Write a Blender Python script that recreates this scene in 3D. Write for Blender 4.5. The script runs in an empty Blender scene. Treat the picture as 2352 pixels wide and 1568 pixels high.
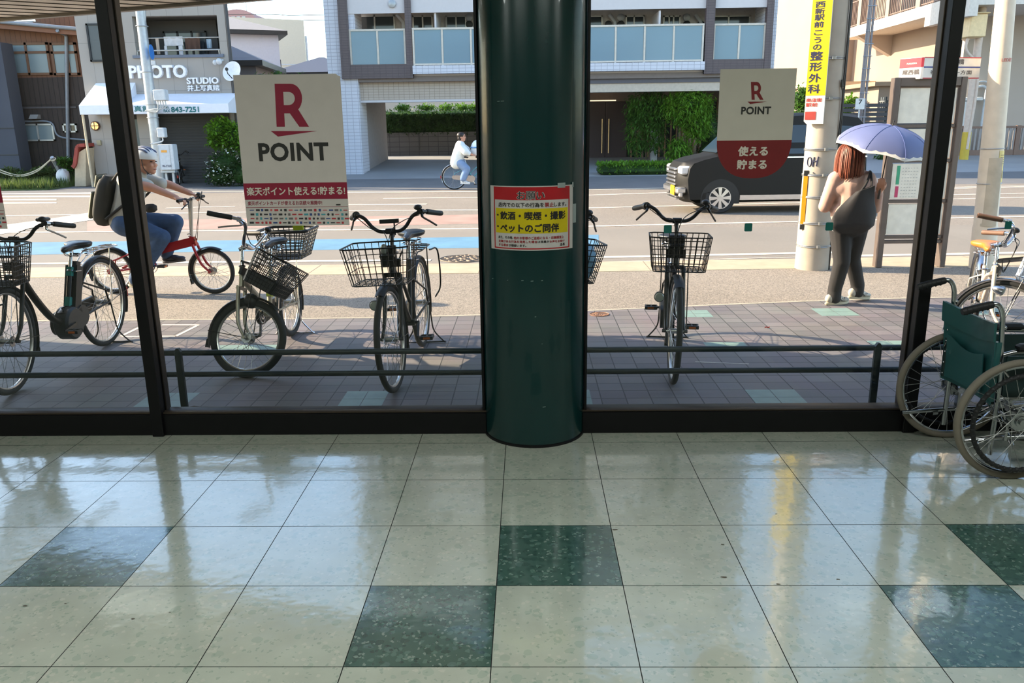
import bpy, bmesh, math, random
from mathutils import Vector as V, Matrix as MX
random.seed(7)
scn = bpy.context.scene
COL = scn.collection
PI = math.pi

# ---------------------------------------------------------------- camera
F_PX, PITCH, YAW, ROLL, EYE = 1868.13, 0.2593, -0.0216, -0.0132, 1.5835
_cp, _sp, _cy, _sy = math.cos(PITCH), math.sin(PITCH), math.cos(YAW), math.sin(YAW)
FWD = V((_sy*_cp, _cy*_cp, -_sp))
_r0 = V((_cy, -_sy, 0)); _u0 = _r0.cross(FWD)
RIGHT = math.cos(ROLL)*_r0 + math.sin(ROLL)*_u0
UP = -math.sin(ROLL)*_r0 + math.cos(ROLL)*_u0
cam_d = bpy.data.cameras.new('camera'); cam = bpy.data.objects.new('camera', cam_d); COL.objects.link(cam)
cam_d.sensor_width = 36.0; cam_d.lens = F_PX*36.0/2352.0; cam_d.clip_end = 500; cam_d.clip_start = 0.05
_m = MX((RIGHT, UP, -FWD)).transposed().to_4x4(); _m.translation = V((0, 0, EYE)); cam.matrix_world = _m
scn.camera = cam

def ray(u, v): return FWD + RIGHT*((u-1176)/F_PX) - UP*((v-784)/F_PX)
def G(u, v, z=0.0):
    """point of the ground (height z) that the photograph shows at u, v"""
    d = ray(u, v); t = (z-EYE)/d.z; return V((d.x*t, d.y*t, z))
def P(u, v, Y):
    """point of the upright plane at depth Y"""
    d = ray(u, v); t = Y/d.y; return V((d.x*t, Y, EYE+d.z*t))
def PX(u, v, X):
    d = ray(u, v); t = X/d.x; return V((X, d.y*t, EYE+d.z*t))

# ---------------------------------------------------------------- sky, sun, exposure, ceiling lamps
SUN_EL, SUN_AZ = math.radians(25.5), math.radians(13.0)
SUN_DIR = V((-math.cos(SUN_EL)*math.cos(SUN_AZ), math.cos(SUN_EL)*math.sin(SUN_AZ), math.sin(SUN_EL)))
w = bpy.data.worlds.new('world'); scn.world = w; w.use_nodes = True
nt = w.node_tree; nt.nodes.clear()
sky = nt.nodes.new('ShaderNodeTexSky'); sky.sky_type = 'NISHITA'; sky.sun_disc = False
sky.sun_elevation = SUN_EL; sky.sun_rotation = math.atan2(SUN_DIR.x, SUN_DIR.y)
sky.air_density = 1.0; sky.dust_density = 0.8; sky.ozone_density = 1.0
bg = nt.nodes.new('ShaderNodeBackground'); bg.inputs[1].default_value = 0.60
wo = nt.nodes.new('ShaderNodeOutputWorld')
nt.links.new(sky.outputs[0], bg.inputs[0]); nt.links.new(bg.outputs[0], wo.inputs[0])
sd = bpy.data.lights.new('sun', 'SUN'); so = bpy.data.objects.new('sun', sd); COL.objects.link(so)
sd.energy = 15.0; sd.angle = math.radians(0.6); sd.color = (1.0, 0.80, 0.58)
so.rotation_euler = (-SUN_DIR).to_track_quat('-Z', 'Y').to_euler(); so.location = (-20, 8, 20)
for i, (x, y) in enumerate([(-3.4, 1.5), (-1.1, 1.5), (1.1, 1.5), (3.4, 1.5)]):
    ld = bpy.data.lights.new('ceiling_lamp', 'AREA'); lo = bpy.data.objects.new('ceiling_lamp', ld); COL.objects.link(lo)
    ld.shape = 'RECTANGLE'; ld.size = 1.2; ld.size_y = 0.3; ld.energy = 30; ld.color = (0.93, 1.0, 0.95); lo.location = (x, y, 2.74)
vs = scn.view_settings
vs.view_transform = 'Standard'; vs.look = 'None'; vs.exposure = 0.0; vs.gamma = 1.0; vs.use_curve_mapping = False
scn.cycles.max_bounces = 6; scn.cycles.diffuse_bounces = 3; scn.cycles.glossy_bounces = 3
scn.cycles.transparent_max_bounces = 16; scn.cycles.transmission_bounces = 4
scn.cycles.caustics_reflective = False; scn.cycles.caustics_refractive = False
scn.cycles.sample_clamp_indirect = 4.0; scn.cycles.use_denoising = True

# ---------------------------------------------------------------- materials
def lin(c):
    def f(x):
        x /= 255.0
        return x/12.92 if x <= 0.04045 else ((x+0.055)/1.055)**2.4
    return (f(c[0]), f(c[1]), f(c[2]), 1.0)
_mats = {}
def mat(name, rgb, rough=0.5, metal=0.0, var=0.08, scale=12.0, spec=0.5, coat=0.0, bump=0.0, emit=0.0, trans=0.0):
    """Principled material whose colour is broken up by a little procedural noise"""
    if name in _mats: return _mats[name]
    m = bpy.data.materials.new(name); m.use_nodes = True; t = m.node_tree; b = t.nodes['Principled BSDF']
    tc = t.nodes.new('ShaderNodeTexCoord'); nz = t.nodes.new('ShaderNodeTexNoise'); nz.inputs['Scale'].default_value = scale
    nz.inputs['Detail'].default_value = 4.0
    t.links.new(tc.outputs['Object'], nz.inputs['Vector'])
    rp = t.nodes.new('ShaderNodeValToRGB'); c = lin(rgb)
    rp.color_ramp.elements[0].color = tuple(max(0, x*(1-var)) for x in c[:3])+(1,); rp.color_ramp.elements[0].position = 0.3
    rp.color_ramp.elements[1].color = tuple(min(1, x*(1+var)) for x in c[:3])+(1,); rp.color_ramp.elements[1].position = 0.7
    t.links.new(nz.outputs['Fac'], rp.inputs['Fac']); t.links.new(rp.outputs['Color'], b.inputs['Base Color'])
    b.inputs['Roughness'].default_value = rough; b.inputs['Metallic'].default_value = metal
    b.inputs['Specular IOR Level'].default_value = spec; b.inputs['Coat Weight'].default_value = coat
    if bump:
        bp = t.nodes.new('ShaderNodeBump'); bp.inputs['Strength'].default_value = bump; bp.inputs['Distance'].default_value = 0.01
        t.links.new(nz.outputs['Fac'], bp.inputs['Height']); t.links.new(bp.outputs['Normal'], b.inputs['Normal'])
    if emit:
        b.inputs['Emission Color'].default_value = c; b.inputs['Emission Strength'].default_value = emit
    if trans: b.inputs['Transmission Weight'].default_value = trans
    _mats[name] = m; return m
def nodes_of(m): return m.node_tree, m.node_tree.nodes['Principled BSDF']
def grid_mat(name, rgb, joint, bw, bh, mortar=0.02, var=0.06, rough=0.6, axis='XZ', offset=0.0, bump=0.0):
    """tiles or boards: a brick texture laid over the object's own coordinates"""
    if name in _mats: return _mats[name]
    m = mat(name, rgb, rough, var=var); t, b = nodes_of(m)
    tc = t.nodes.new('ShaderNodeTexCoord'); sp = t.nodes.new('ShaderNodeSeparateXYZ'); cb = t.nodes.new('ShaderNodeCombineXYZ')
    t.links.new(tc.outputs['Object'], sp.inputs[0])
    t.links.new(sp.outputs[axis[0]], cb.inputs[0]); t.links.new(sp.outputs[axis[1]], cb.inputs[1])
    br = t.nodes.new('ShaderNodeTexBrick'); br.offset = offset; br.squash = 1.0
    br.inputs['Scale'].default_value = 1.0; br.inputs['Brick Width'].default_value = bw; br.inputs['Row Height'].default_value = bh
    br.inputs['Mortar Size'].default_value = mortar; br.inputs['Mortar Smooth'].default_value = 0.1; br.inputs['Bias'].default_value = 0.0
    c = lin(rgb)
    br.inputs['Color1'].default_value = tuple(x*(1-var) for x in c[:3])+(1,)
    br.inputs['Color2'].default_value = tuple(min(1, x*(1+var)) for x in c[:3])+(1,)
    br.inputs['Mortar'].default_value = lin(joint)
    t.links.new(cb.outputs[0], br.inputs['Vector']); t.links.new(br.outputs['Color'], b.inputs['Base Color'])
    if bump:
        bp = t.nodes.new('ShaderNodeBump'); bp.inputs['Strength'].default_value = bump; bp.inputs['Distance'].default_value = 0.003; bp.invert = True
        t.links.new(br.outputs['Fac'], bp.inputs['Height']); t.links.new(bp.outputs['Normal'], b.inputs['Normal'])
    return m
def glass_mat(name, tint=(255, 255, 255), ior=1.45, gloss_rough=0.0, alpha_spec=1.0):
    """clear pane: see-through with a Fresnel reflection, so that daylight passes"""
    if name in _mats: return _mats[name]
    m = bpy.data.materials.new(name); m.use_nodes = True; t = m.node_tree; t.nodes.clear()
    tr = t.nodes.new('ShaderNodeBsdfTransparent'); tr.inputs[0].default_value = lin(tint)
    gl = t.nodes.new('ShaderNodeBsdfGlossy'); gl.inputs['Roughness'].default_value = gloss_rough
    fr = t.nodes.new('ShaderNodeFresnel'); fr.inputs[0].default_value = ior
    ml = t.nodes.new('ShaderNodeMath'); ml.operation = 'MULTIPLY'; ml.inputs[1].default_value = alpha_spec
    mx = t.nodes.new('ShaderNodeMixShader'); ou = t.nodes.new('ShaderNodeOutputMaterial')
    t.links.new(fr.outputs[0], ml.inputs[0]); t.links.new(ml.outputs[0], mx.inputs[0])
    t.links.new(tr.outputs[0], mx.inputs[1]); t.links.new(gl.outputs[0], mx.inputs[2]); t.links.new(mx.outputs[0], ou.inputs[0])
    _mats[name] = m; return m
def leaf_mat(name, rgb, rgb2):
    if name in _mats: return _mats[name]
    m = mat(name, rgb, 0.55, scale=3.0, spec=0.3); t, b = nodes_of(m)
    rp = [n for n in t.nodes if n.type == 'VALTORGB'][0]
    rp.color_ramp.elements[0].color = lin(rgb); rp.color_ramp.elements[1].color = lin(rgb2)
    tl = t.nodes.new('ShaderNodeBsdfTranslucent'); mx = t.nodes.new('ShaderNodeMixShader'); mx.inputs[0].default_value = 0.35
    ou = [n for n in t.nodes if n.type == 'OUTPUT_MATERIAL'][0]
    t.links.new(rp.outputs[0], tl.inputs[0]); t.links.new(b.outputs[0], mx.inputs[1]); t.links.new(tl.outputs[0], mx.inputs[2])
    t.links.new(mx.outputs[0], ou.inputs[0]); return m

# ---------------------------------------------------------------- mesh builder
def frame_of(d):
    d = d.normalized(); a = V((0, 0, 1)) if abs(d.z) < 0.95 else V((1, 0, 0))
    x = a.cross(d).normalized(); y = d.cross(x); return x, y
class MB:
    def __init__(s): s.v = []; s.f = []; s.m = []; s.M = None
    def add(s, vs, fs, mi=0):
        o = len(s.v); M = s.M
        s.v += [tuple(M @ V(p)) if M is not None else tuple(p) for p in vs]
        s.f += [tuple(i+o for i in f) for f in fs]; s.m += [mi]*len(fs); return s
    def box(s, lo, hi, mi=0):
        x0, y0, z0 = lo; x1, y1, z1 = hi
        return s.add([(x0,y0,z0),(x1,y0,z0),(x1,y1,z0),(x0,y1,z0),(x0,y0,z1),(x1,y0,z1),(x1,y1,z1),(x0,y1,z1)],
                     [(3,2,1,0),(4,5,6,7),(0,1,5,4),(1,2,6,5),(2,3,7,6),(3,0,4,7)], mi)
    def bbox(s, lo, hi, b=0.004, mi=0):
        """box with chamfered edges"""
        x0, y0, z0 = lo; x1, y1, z1 = hi
        b = min(b, (x1-x0)*.45, (y1-y0)*.45, (z1-z0)*.45)
        def ring(z, i):
            return [(x0+i+b,y0+i,z),(x1-i-b,y0+i,z),(x1-i,y0+i+b,z),(x1-i,y1-i-b,z),(x1-i-b,y1-i,z),(x0+i+b,y1-i,z),(x0+i,y1-i-b,z),(x0+i,y0+i+b,z)]
        R = [ring(z0, b), ring(z0+b, 0), ring(z1-b, 0), ring(z1, b)]
        vs = [p for r in R for p in r]; fs = [tuple(range(7, -1, -1)), tuple(range(24, 32))]
        for k in range(3):
            for i in range(8): j = (i+1) % 8; fs.append((k*8+i, k*8+j, k*8+8+j, k*8+8+i))
        return s.add(vs, fs, mi)
    def beam(s, p, q, wx, wy, mi=0, upv=None):
        """square bar from p to q"""
        p = V(p); q = V(q); d = (q-p)
        if upv is not None: y = V(upv); x = y.cross(d).normalized(); y = d.normalized().cross(x)
        else: x, y = frame_of(d)
        vs = [c+x*(wx/2*a)+y*(wy/2*b) for c in (p, q) for a, b in ((-1,-1),(1,-1),(1,1),(-1,1))]
        return s.add(vs, [(3,2,1,0),(4,5,6,7),(0,1,5,4),(1,2,6,5),(2,3,7,6),(3,0,4,7)], mi)
    def tube(s, pts, r, n=8, mi=0, closed=False, caps=True):
        pts = [V(p) for p in pts]; k = len(pts); rs = r if isinstance(r, (list, tuple)) else [r]*k
        tg = []
        for i in range(k):
            a = pts[i-1] if (i or closed) else pts[i]; b = pts[(i+1) % k] if (i < k-1 or closed) else pts[i]
            t = (b-a); tg.append(t.normalized() if t.length > 1e-9 else V((0,0,1)))
        x, y = frame_of(tg[0]); vs = []
        for i in range(k):
            x = (x - tg[i]*x.dot(tg[i])); x = x.normalized() if x.length > 1e-6 else frame_of(tg[i])[0]
            y = tg[i].cross(x)
            for j in range(n):
                a = 2*PI*j/n; vs.append(pts[i]+(x*math.cos(a)+y*math.sin(a))*rs[i])
        fs = []
        for i in range(k if closed else k-1):
            i2 = (i+1) % k
            for j in range(n): j2 = (j+1) % n; fs.append((i*n+j, i*n+j2, i2*n+j2, i2*n+j))
        if caps and not closed: fs += [tuple(range(n-1, -1, -1)), tuple((k-1)*n+j for j in range(n))]
        return s.add(vs, fs, mi)
    def lathe(s, prof, n=24, o=(0,0,0), ax=(0,0,1), mi=0, a0=0.0, a1=2*PI):
        """prof: list of (radius, height along ax)"""
        o = V(o); d = V(ax).normalized(); x, y = frame_of(d); full = abs(a1-a0-2*PI) < 1e-6
        m = n if full else n+1; vs = []
        for (r, h) in prof:
            for j in range(m):
                a = a0+(a1-a0)*j/n; vs.append(o+d*h+(x*math.cos(a)+y*math.sin(a))*r)
        fs = []
        for i in range(len(prof)-1):
            for j in range(n):
                j2 = (j+1) % m if full else j+1
                fs.append((i*m+j, i*m+j2, (i+1)*m+j2, (i+1)*m+j))
        if full:
            if prof[0][0] > 1e-6: fs.append(tuple(range(m-1, -1, -1)))
            if prof[-1][0] > 1e-6: fs.append(tuple((len(prof)-1)*m+j for j in range(m)))
        return s.add(vs, fs, mi)
    def cyl(s, p, q, r, n=16, mi=0, r2=None):
        p = V(p); q = V(q); return s.lathe([(r, 0), (r if r2 is None else r2, (q-p).length)], n, p, q-p, mi)
    def sphere(s, c, r, n=16, m=10, mi=0, M=None):
        r = (r, r, r) if not isinstance(r, (list, tuple)) else r; c = V(c); vs = []; fs = []
        for i in range(m+1):
            th = PI*i/m
            for j in range(n):
                a = 2*PI*j/n; p = V((r[0]*math.sin(th)*math.cos(a), r[1]*math.sin(th)*math.sin(a), r[2]*math.cos(th)))
                vs.append(c+(M @ p if M is not None else p))
        for i in range(m):
            for j in range(n):
                j2 = (j+1) % n
                if i == 0: fs.append((j, n+j, n+j2))
                elif i == m-1: fs.append((i*n+j, (i+1)*n+j, i*n+j2))
                else: fs.append((i*n+j, (i+1)*n+j, (i+1)*n+j2, i*n+j2))
        return s.add(vs, fs, mi)
    def torus(s, c, R, r, ax=(0,1,0), n=40, m=8, mi=0, ry=None):
        c = V(c); d = V(ax).normalized(); x, y = frame_of(d); ry = ry or r; vs = []; fs = []
        for i in range(n):
            a = 2*PI*i/n; e = x*math.cos(a)+y*math.sin(a)
            for j in range(m):
                b = 2*PI*j/m; vs.append(c+e*(R+r*math.cos(b))+d*(ry*math.sin(b)))
        for i in range(n):
            for j in range(m):
                fs.append((i*m+j, ((i+1) % n)*m+j, ((i+1) % n)*m+(j+1) % m, i*m+(j+1) % m))
        return s.add(vs, fs, mi)
    def prism(s, poly, d, o=(0,0,0), U=(1,0,0), W=(0,0,1), mi=0):
        """polygon (a, b) -> o + U a + W b, pushed along d"""
        o = V(o); U = V(U); W = V(W); d = V(d); n = len(poly)
        A = [o+U*a+W*b for a, b in poly]
        return s.add(A+[p+d for p in A], [tuple(range(n-1, -1, -1)), tuple(range(n, 2*n))]+[(i, (i+1) % n, n+(i+1) % n, n+i) for i in range(n)], mi)
    def quad(s, a, b, c, d, mi=0): return s.add([a, b, c, d], [(0,1,2,3)], mi)
    def grid(s, rows, mi=0, closed=False):
        n = len(rows[0]); vs = [p for r in rows for p in r]; fs = []
        for i in range(len(rows)-1):
            for j in range(n if closed else n-1):
                j2 = (j+1) % n; fs.append((i*n+j, i*n+j2, (i+1)*n+j2, (i+1)*n+j))
        return s.add(vs, fs, mi)
    def build(s, name, mats, parent=None, smooth=40, fix=False):
        me = bpy.data.meshes.new(name); me.from_pydata([tuple(p) for p in s.v], [], s.f)
        for m in (mats if isinstance(mats, (list, tuple)) else [mats]): me.materials.append(m)
        me.polygons.foreach_set('material_index', s.m); me.update()
        if fix:
            bm = bmesh.new(); bm.from_mesh(me); bmesh.ops.recalc_face_normals(bm, faces=bm.faces); bm.to_mesh(me); bm.free()
        if smooth:
            me.polygons.foreach_set('use_smooth', [True]*len(me.polygons)); me.set_sharp_from_angle(angle=math.radians(smooth))
        o = bpy.data.objects.new(name, me); COL.objects.link(o)
        if parent is not None: o.parent = parent
        return o
def tag(o, label=None, cat=None, group=None, kind=None):
    if label: o['label'] = label
    if cat: o['category'] = cat
    if group: o['group'] = group
    if kind: o['kind'] = kind
    return o
def thing(name, label, cat, loc=(0,0,0), rz=0.0, group=None):
    o = bpy.data.objects.new(name, None); COL.objects.link(o); o.location = loc; o.rotation_euler = (0, 0, rz); o.empty_display_size = 0.1
    bpy.context.view_layer.update()
    return tag(o, label, cat, group)
def struct(mb, name, mats, label=None, **k): return tag(mb.build(name, mats, **k), label, None, None, 'structure')
def wpart(mb, name, mats, parent, **k):
    """part given in world coordinates: keep it where it is under its thing"""
    M = MX.Translation(V(parent.location)) @ MX.Rotation(parent.rotation_euler.z, 4, 'Z'); Mi = M.inverted()
    mb.v = [tuple(Mi @ V(p)) for p in mb.v]
    return mb.build(name, mats, parent, **k)
def sstep(a, b, x):
    t = max(0.0, min(1.0, (x-a)/(b-a))); return t*t*(3-2*t)
def spline(pts, n=6, closed=False):
    """Catmull-Rom through the points"""
    pts = [V(p) for p in pts]; k = len(pts); out = []
    for i in range(k if closed else k-1):
        if closed: a, b, c, d = pts[i-1], pts[i], pts[(i+1) % k], pts[(i+2) % k]
        else: b, c = pts[i], pts[i+1]; a = pts[i-1] if i else b*2-c; d = pts[i+2] if i < k-2 else c*2-b
        for j in range(n):
            t = j/n; out.append(0.5*((2*b)+(c-a)*t+(2*a-5*b+4*c-d)*t*t+(3*b-a-3*c+d)*t**3))
    if not closed: out.append(pts[-1])
    return out

# ---------------------------------------------------------------- lettering
_tc = {}
def letters(body, bold=0.0, spacing=1.0, extrude=0.0, shear=0.0):
    key = (body, bold, spacing, extrude, shear)
    if key in _tc: return _tc[key]
    c = bpy.data.curves.new('lettering', 'FONT'); c.body = body; c.size = 1.0; c.offset = bold; c.space_character = spacing
    c.extrude = extrude; c.resolution_u = 3; c.shear = shear
    o = bpy.data.objects.new('lettering', c); COL.objects.link(o); bpy.context.view_layer.update()
    dg = bpy.context.evaluated_depsgraph_get(); me = bpy.data.meshes.new_from_object(o.evaluated_get(dg))
    vs = [tuple(v.co) for v in me.vertices]; fs = [tuple(p.vertices) for p in me.polygons]
    bpy.data.objects.remove(o); bpy.data.curves.remove(c); bpy.data.meshes.remove(me)
    x0 = min(p[0] for p in vs); x1 = max(p[0] for p in vs); y0 = min(p[1] for p in vs); y1 = max(p[1] for p in vs)
    _tc[key] = (vs, fs, x0, x1, y0, y1); return _tc[key]
def write(mb, body, x0, x1, z0, z1, fn, mi=0, bold=0.02, spacing=1.0, depth=0.0):
    """set lettering into the box x0..x1, z0..z1 of a surface; fn(a, b, h) maps to the world. Heavy lettering: shifted strikes"""
    plain = all(ord(ch) < 0x250 for ch in body)
    vs, fs, a0, a1, b0, b1 = letters(body, bold if plain else 0.0, spacing, 0.05 if depth else 0.0)
    e = 0.0 if plain else bold*(z1-z0)*0.9
    shifts = [(0, 0)] if e == 0 else [(-e, 0), (e, 0), (0, -e), (0, e), (-e*.7, -e*.7), (e*.7, e*.7)]
    sx = (x1-x0-2*e)/(a1-a0); sz = (z1-z0-2*e)/(b1-b0)
    for k, (dx, dz) in enumerate(shifts):
        mb.add([fn(x0+e+dx+(a-a0)*sx, z0+e+dz+(b-b0)*sz, ((c+0.05)/0.1*depth if depth else 0.0)+k*(.00002 if not depth else .0008)) for (a, b, c) in vs], fs, mi)
# ================================================================ the shop: floor, glazing, pillar
TX0, TY0, TS = -0.1224, 2.1269, 0.45
def floor_mat(name, base, chips, rough, pale):
    m = mat(name, base, rough, var=0.07, scale=7.0, spec=1.0, coat=1.0); t, b = nodes_of(m)
    b.inputs['Coat Roughness'].default_value = 0.07
    tc = t.nodes.new('ShaderNodeTexCoord')
    rp = [n for n in t.nodes if n.type == 'VALTORGB'][0]; last = rp.outputs['Color']
    for k, (sc, th, col) in enumerate(chips):
        vo = t.nodes.new('ShaderNodeTexVoronoi'); vo.inputs['Scale'].default_value = sc
        wp = t.nodes.new('ShaderNodeTexNoise'); wp.inputs['Scale'].default_value = sc*0.8
        ad = t.nodes.new('ShaderNodeMixRGB'); ad.blend_type = 'ADD'; ad.inputs[0].default_value = 0.02
        t.links.new(tc.outputs['Object'], wp.inputs['Vector']); t.links.new(tc.outputs['Object'], ad.inputs[1]); t.links.new(wp.outputs['Color'], ad.inputs[2])
        t.links.new(ad.outputs[0], vo.inputs['Vector'])
        sx = t.nodes.new('ShaderNodeSeparateColor'); t.links.new(vo.outputs['Color'], sx.inputs[0])
        g1 = t.nodes.new('ShaderNodeMath'); g1.operation = 'GREATER_THAN'; g1.inputs[1].default_value = th; t.links.new(sx.outputs[0], g1.inputs[0])
        g2 = t.nodes.new('ShaderNodeMath'); g2.operation = 'LESS_THAN'; g2.inputs[1].default_value = 0.52; t.links.new(vo.outputs['Distance'], g2.inputs[0])
        ml = t.nodes.new('ShaderNodeMath'); ml.operation = 'MULTIPLY'; t.links.new(g1.outputs[0], ml.inputs[0]); t.links.new(g2.outputs[0], ml.inputs[1])
        m2 = t.nodes.new('ShaderNodeMath'); m2.operation = 'MULTIPLY'; m2.inputs[1].default_value = pale; t.links.new(ml.outputs[0], m2.inputs[0])
        mx = t.nodes.new('ShaderNodeMixRGB'); t.links.new(m2.outputs[0], mx.inputs[0]); t.links.new(last, mx.inputs[1]); mx.inputs[2].default_value = lin(col)
        last = mx.outputs[0]
    t.links.new(last, b.inputs['Base Color'])
    n2 = t.nodes.new('ShaderNodeTexNoise'); n2.inputs['Scale'].default_value = 9.0; n2.inputs['Detail'].default_value = 5.0
    t.links.new(tc.outputs['Object'], n2.inputs['Vector'])
    mr = t.nodes.new('ShaderNodeMapRange'); mr.inputs['To Min'].default_value = rough*0.75; mr.inputs['To Max'].default_value = rough*1.5
    t.links.new(n2.outputs['Fac'], mr.inputs['Value']); t.links.new(mr.outputs[0], b.inputs['Roughness'])
    n3 = t.nodes.new('ShaderNodeTexNoise'); n3.inputs['Scale'].default_value = 14.0; n3.inputs['Detail'].default_value = 2.0
    t.links.new(tc.outputs['Object'], n3.inputs['Vector'])
    bp = t.nodes.new('ShaderNodeBump'); bp.inputs['Strength'].default_value = 0.04; bp.inputs['Distance'].default_value = 0.02
    t.links.new(n3.outputs['Fac'], bp.inputs['Height']); t.links.new(bp.outputs['Normal'], b.inputs['Normal'])
    t.links.new(bp.outputs['Normal'], b.inputs['Coat Normal'])
    return m
M_CREAM = floor_mat('cream_floor_tile', (182, 186, 172), [(30, .84, (154, 170, 154)), (62, .86, (204, 200, 186)), (95, .9, (138, 158, 142))], 0.15, 0.5)
M_GREEN = floor_mat('green_floor_tile', (62, 92, 82), [(36, .66, (44, 74, 66)), (48, .80, (92, 120, 108)), (90, .90, (134, 150, 140)), (30, .88, (84, 110, 104)), (70, .86, (36, 62, 56))], 0.16, 0.7)
M_JOINT = mat('floor_joint', (18, 22, 20), 0.8)
fl = MB(); fl.quad((-6, -5, -0.0015), (6, -5, -0.0015), (6, 4.12, -0.0015), (-6, 4.12, -0.0015), 2)
g = 0.0016
for i in range(-14, 14):
    for j in range(-16, 6):
        x0 = max(-6, TX0+TS*i+g); x1 = min(6, TX0+TS*(i+1)-g); y0 = max(-5, TY0+TS*j+g); y1 = min(4.12, TY0+TS*(j+1)-g)
        if x1 <= x0 or y1 <= y0: continue
        dark = (j % 8 == 0 and i % 4 == 3) or (j % 8 == 1 and i % 4 == 0)
        fl.quad((x0, y0, 0), (x1, y0, 0), (x1, y1, 0), (x0, y1, 0), 1 if dark else 0)
struct(fl, 'floor', [M_CREAM, M_GREEN, M_JOINT], 'polished cream and green chip floor tiles inside the shop', smooth=0)
mk = MB()
for (u, v, s) in [(305, 1421, .012), (1412, 1216, .016), (58, 1391, .012), (150, 1386, .006), (390, 1406, .006), (1660, 1250, .012), (1662, 1325, .016), (1783, 1180, .006), (1925, 1330, .009), (2172, 1321, .007), (1787, 1341, .01)]:
    c = G(u, v); pts = [(c.x+s*math.cos(a)*random.uniform(.5, 1), c.y+s*.5*math.sin(a)*random.uniform(.4, 1), 0.0006) for a in [k*PI/4 for k in range(8)]]
    mk.add(pts, [tuple(range(8))])
tag(mk.build('scuff_marks', mat('scuff', (84, 76, 64), .8), smooth=0), 'small dark scuffs and grit scattered on the cream tiles', 'scuff marks', None, 'stuff')

M_FRAME = mat('bronze_frame', (70, 60, 50), 0.42, 0.35, var=0.1, spec=0.5)
M_BLACK_SHADE = mat('black_shaded_frame', (13, 13, 15), 0.45, 0.0, var=0.15, spec=0.3)
M_WALL = mat('shop_wall_paint', (206, 204, 194), 0.85)
M_CEIL = mat('shop_ceiling', (222, 222, 214), 0.9)
M_GLASS = glass_mat('window_glass', (252, 254, 253), 1.5, 0.0, 0.8)
CX, CY, CR = 0.025, 4.122, 0.262          # the pillar
sill = MB()
for a, b in ((-6, CX-CR+.01), (CX+CR-.01, 6)):
    sill.bbox((a, 4.055, 0), (b, 4.165, .118), .004, 0); sill.bbox((a, 4.062, .118), (b, 4.158, .128), .003, 1)
struct(sill, 'trim_1', [M_BLACK_SHADE, M_FRAME], 'black window sill rail along the floor under the panes')
def mullion(x, nm):
    b = MB()
    b.bbox((x-.03, 4.035, 0), (x+.03, 4.085, 2.62), .003, 1); b.box((x-.022, 4.085, 0), (x+.022, 4.112, 2.62), 1); b.bbox((x-.03, 4.112, 0), (x+.03, 4.165, 2.62), .003, 0)  # same bronze throughout; room-side half coloured black to stand for indoor shade
    struct(b, nm, [M_FRAME, M_BLACK_SHADE], 'dark upright window mullion beside the pane')
XL, XR = -1.985, 1.985
mullion(XL, 'trim_2'); mullion(XR, 'trim_3')
jm = MB()
for x in (CX-CR-.012, CX+CR+.002): jm.box((x, 4.07, .0), (x+.012, 4.15, 2.62))
struct(jm, 'trim_4', M_BLACK_SHADE, 'thin black jambs where the panes meet the pillar')
hd = MB(); hd.box((-6, 4.04, 2.60), (6, 4.18, 2.80)); struct(hd, 'trim_5', M_BLACK_SHADE)
def pane(nm, a, b):
    p = MB(); p.box((a, 4.096, .126), (b, 4.104, 2.61)); o = p.build(nm, M_GLASS, smooth=0); tag(o, 'clear shop window pane', None, None, 'structure')
pane('window_1', -6, XL-.02); pane('window_2', XL+.02, CX-CR-.002); pane('window_3', CX+CR+.004, XR-.02); pane('window_4', XR+.02, 6)
wl = MB(); wl.box((-6.15, -5, 0), (-6, 4.17, 2.8)); struct(wl, 'wall_left', M_WALL)
wl = MB(); wl.box((6, -5, 0), (6.15, 4.17, 2.8)); struct(wl, 'wall_right', M_WALL)
wl = MB(); wl.box((-6, -5.15, 0), (6, -5, 2.8)); struct(wl, 'wall_back', M_WALL)
cl = MB(); cl.box((-6.15, -5.15, 2.8), (6.15, 4.18, 2.95)); struct(cl, 'ceiling', M_CEIL)
up = MB(); up.box((-6.15, 4.05, 2.95), (6.15, 4.2, 6.5)); struct(up, 'wall_front', mat('shop_render', (190, 184, 172), .85))
# unseen wall, added on the left to shade the pavement, and the canopy over it
ew = MB(); ew.box((-6.3, 4.05, 0), (-6.15, 6.62, 3.6)); struct(ew, 'wall_shade', mat('shop_render', (190, 184, 172), .85))
cn = MB(); zc = 2.5
E0, E1 = V((-5.0, 7.38, zc)), V((6.15, 3.3, zc))
cn.prism([(-5.0, 4.2), (3.4, 4.28), (-5.0, 7.38)], (0, 0, .22), o=(0, 0, zc), U=(1,0,0), W=(0,1,0))
dr = V((.84, .54, 0)).normalized(); nn = V((-dr.y, dr.x, 0))
# board joints of the soffit, as thin grooves hanging just under it
ed = (E1-E0).normalized()
k = 0
for s in [i*0.26 for i in range(1, 26)]:
    q = E0+ed*s
    t1 = (q.x-(-5.0))/dr.x; t2 = (q.y-4.3)/dr.y; t = min(t1, t2)
    if t < .05 or q.x > 3.3: continue
    a = q-dr*t; cn.beam((a.x, a.y, zc-.003), (q.x, q.y, zc-.003), .006, .006, 1)
cn.beam(E0+V((0, 0, .06)), E0+ed*8.95+V((0, 0, .06)), .05, .17, 2, upv=(0, 0, 1)); cn.beam(E0+V((0,0,-.012)), E0+ed*8.95+V((0,0,-.012)), .035, .02, 1, upv=(0,0,1))
struct(cn, 'canopy', [mat('soffit', (244, 236, 224), .8), mat('soffit_groove', (84, 76, 68), .8), mat('canopy_edge', (120, 112, 100), .5)], 'cream boarded canopy soffit at the top left', smooth=0)

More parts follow.
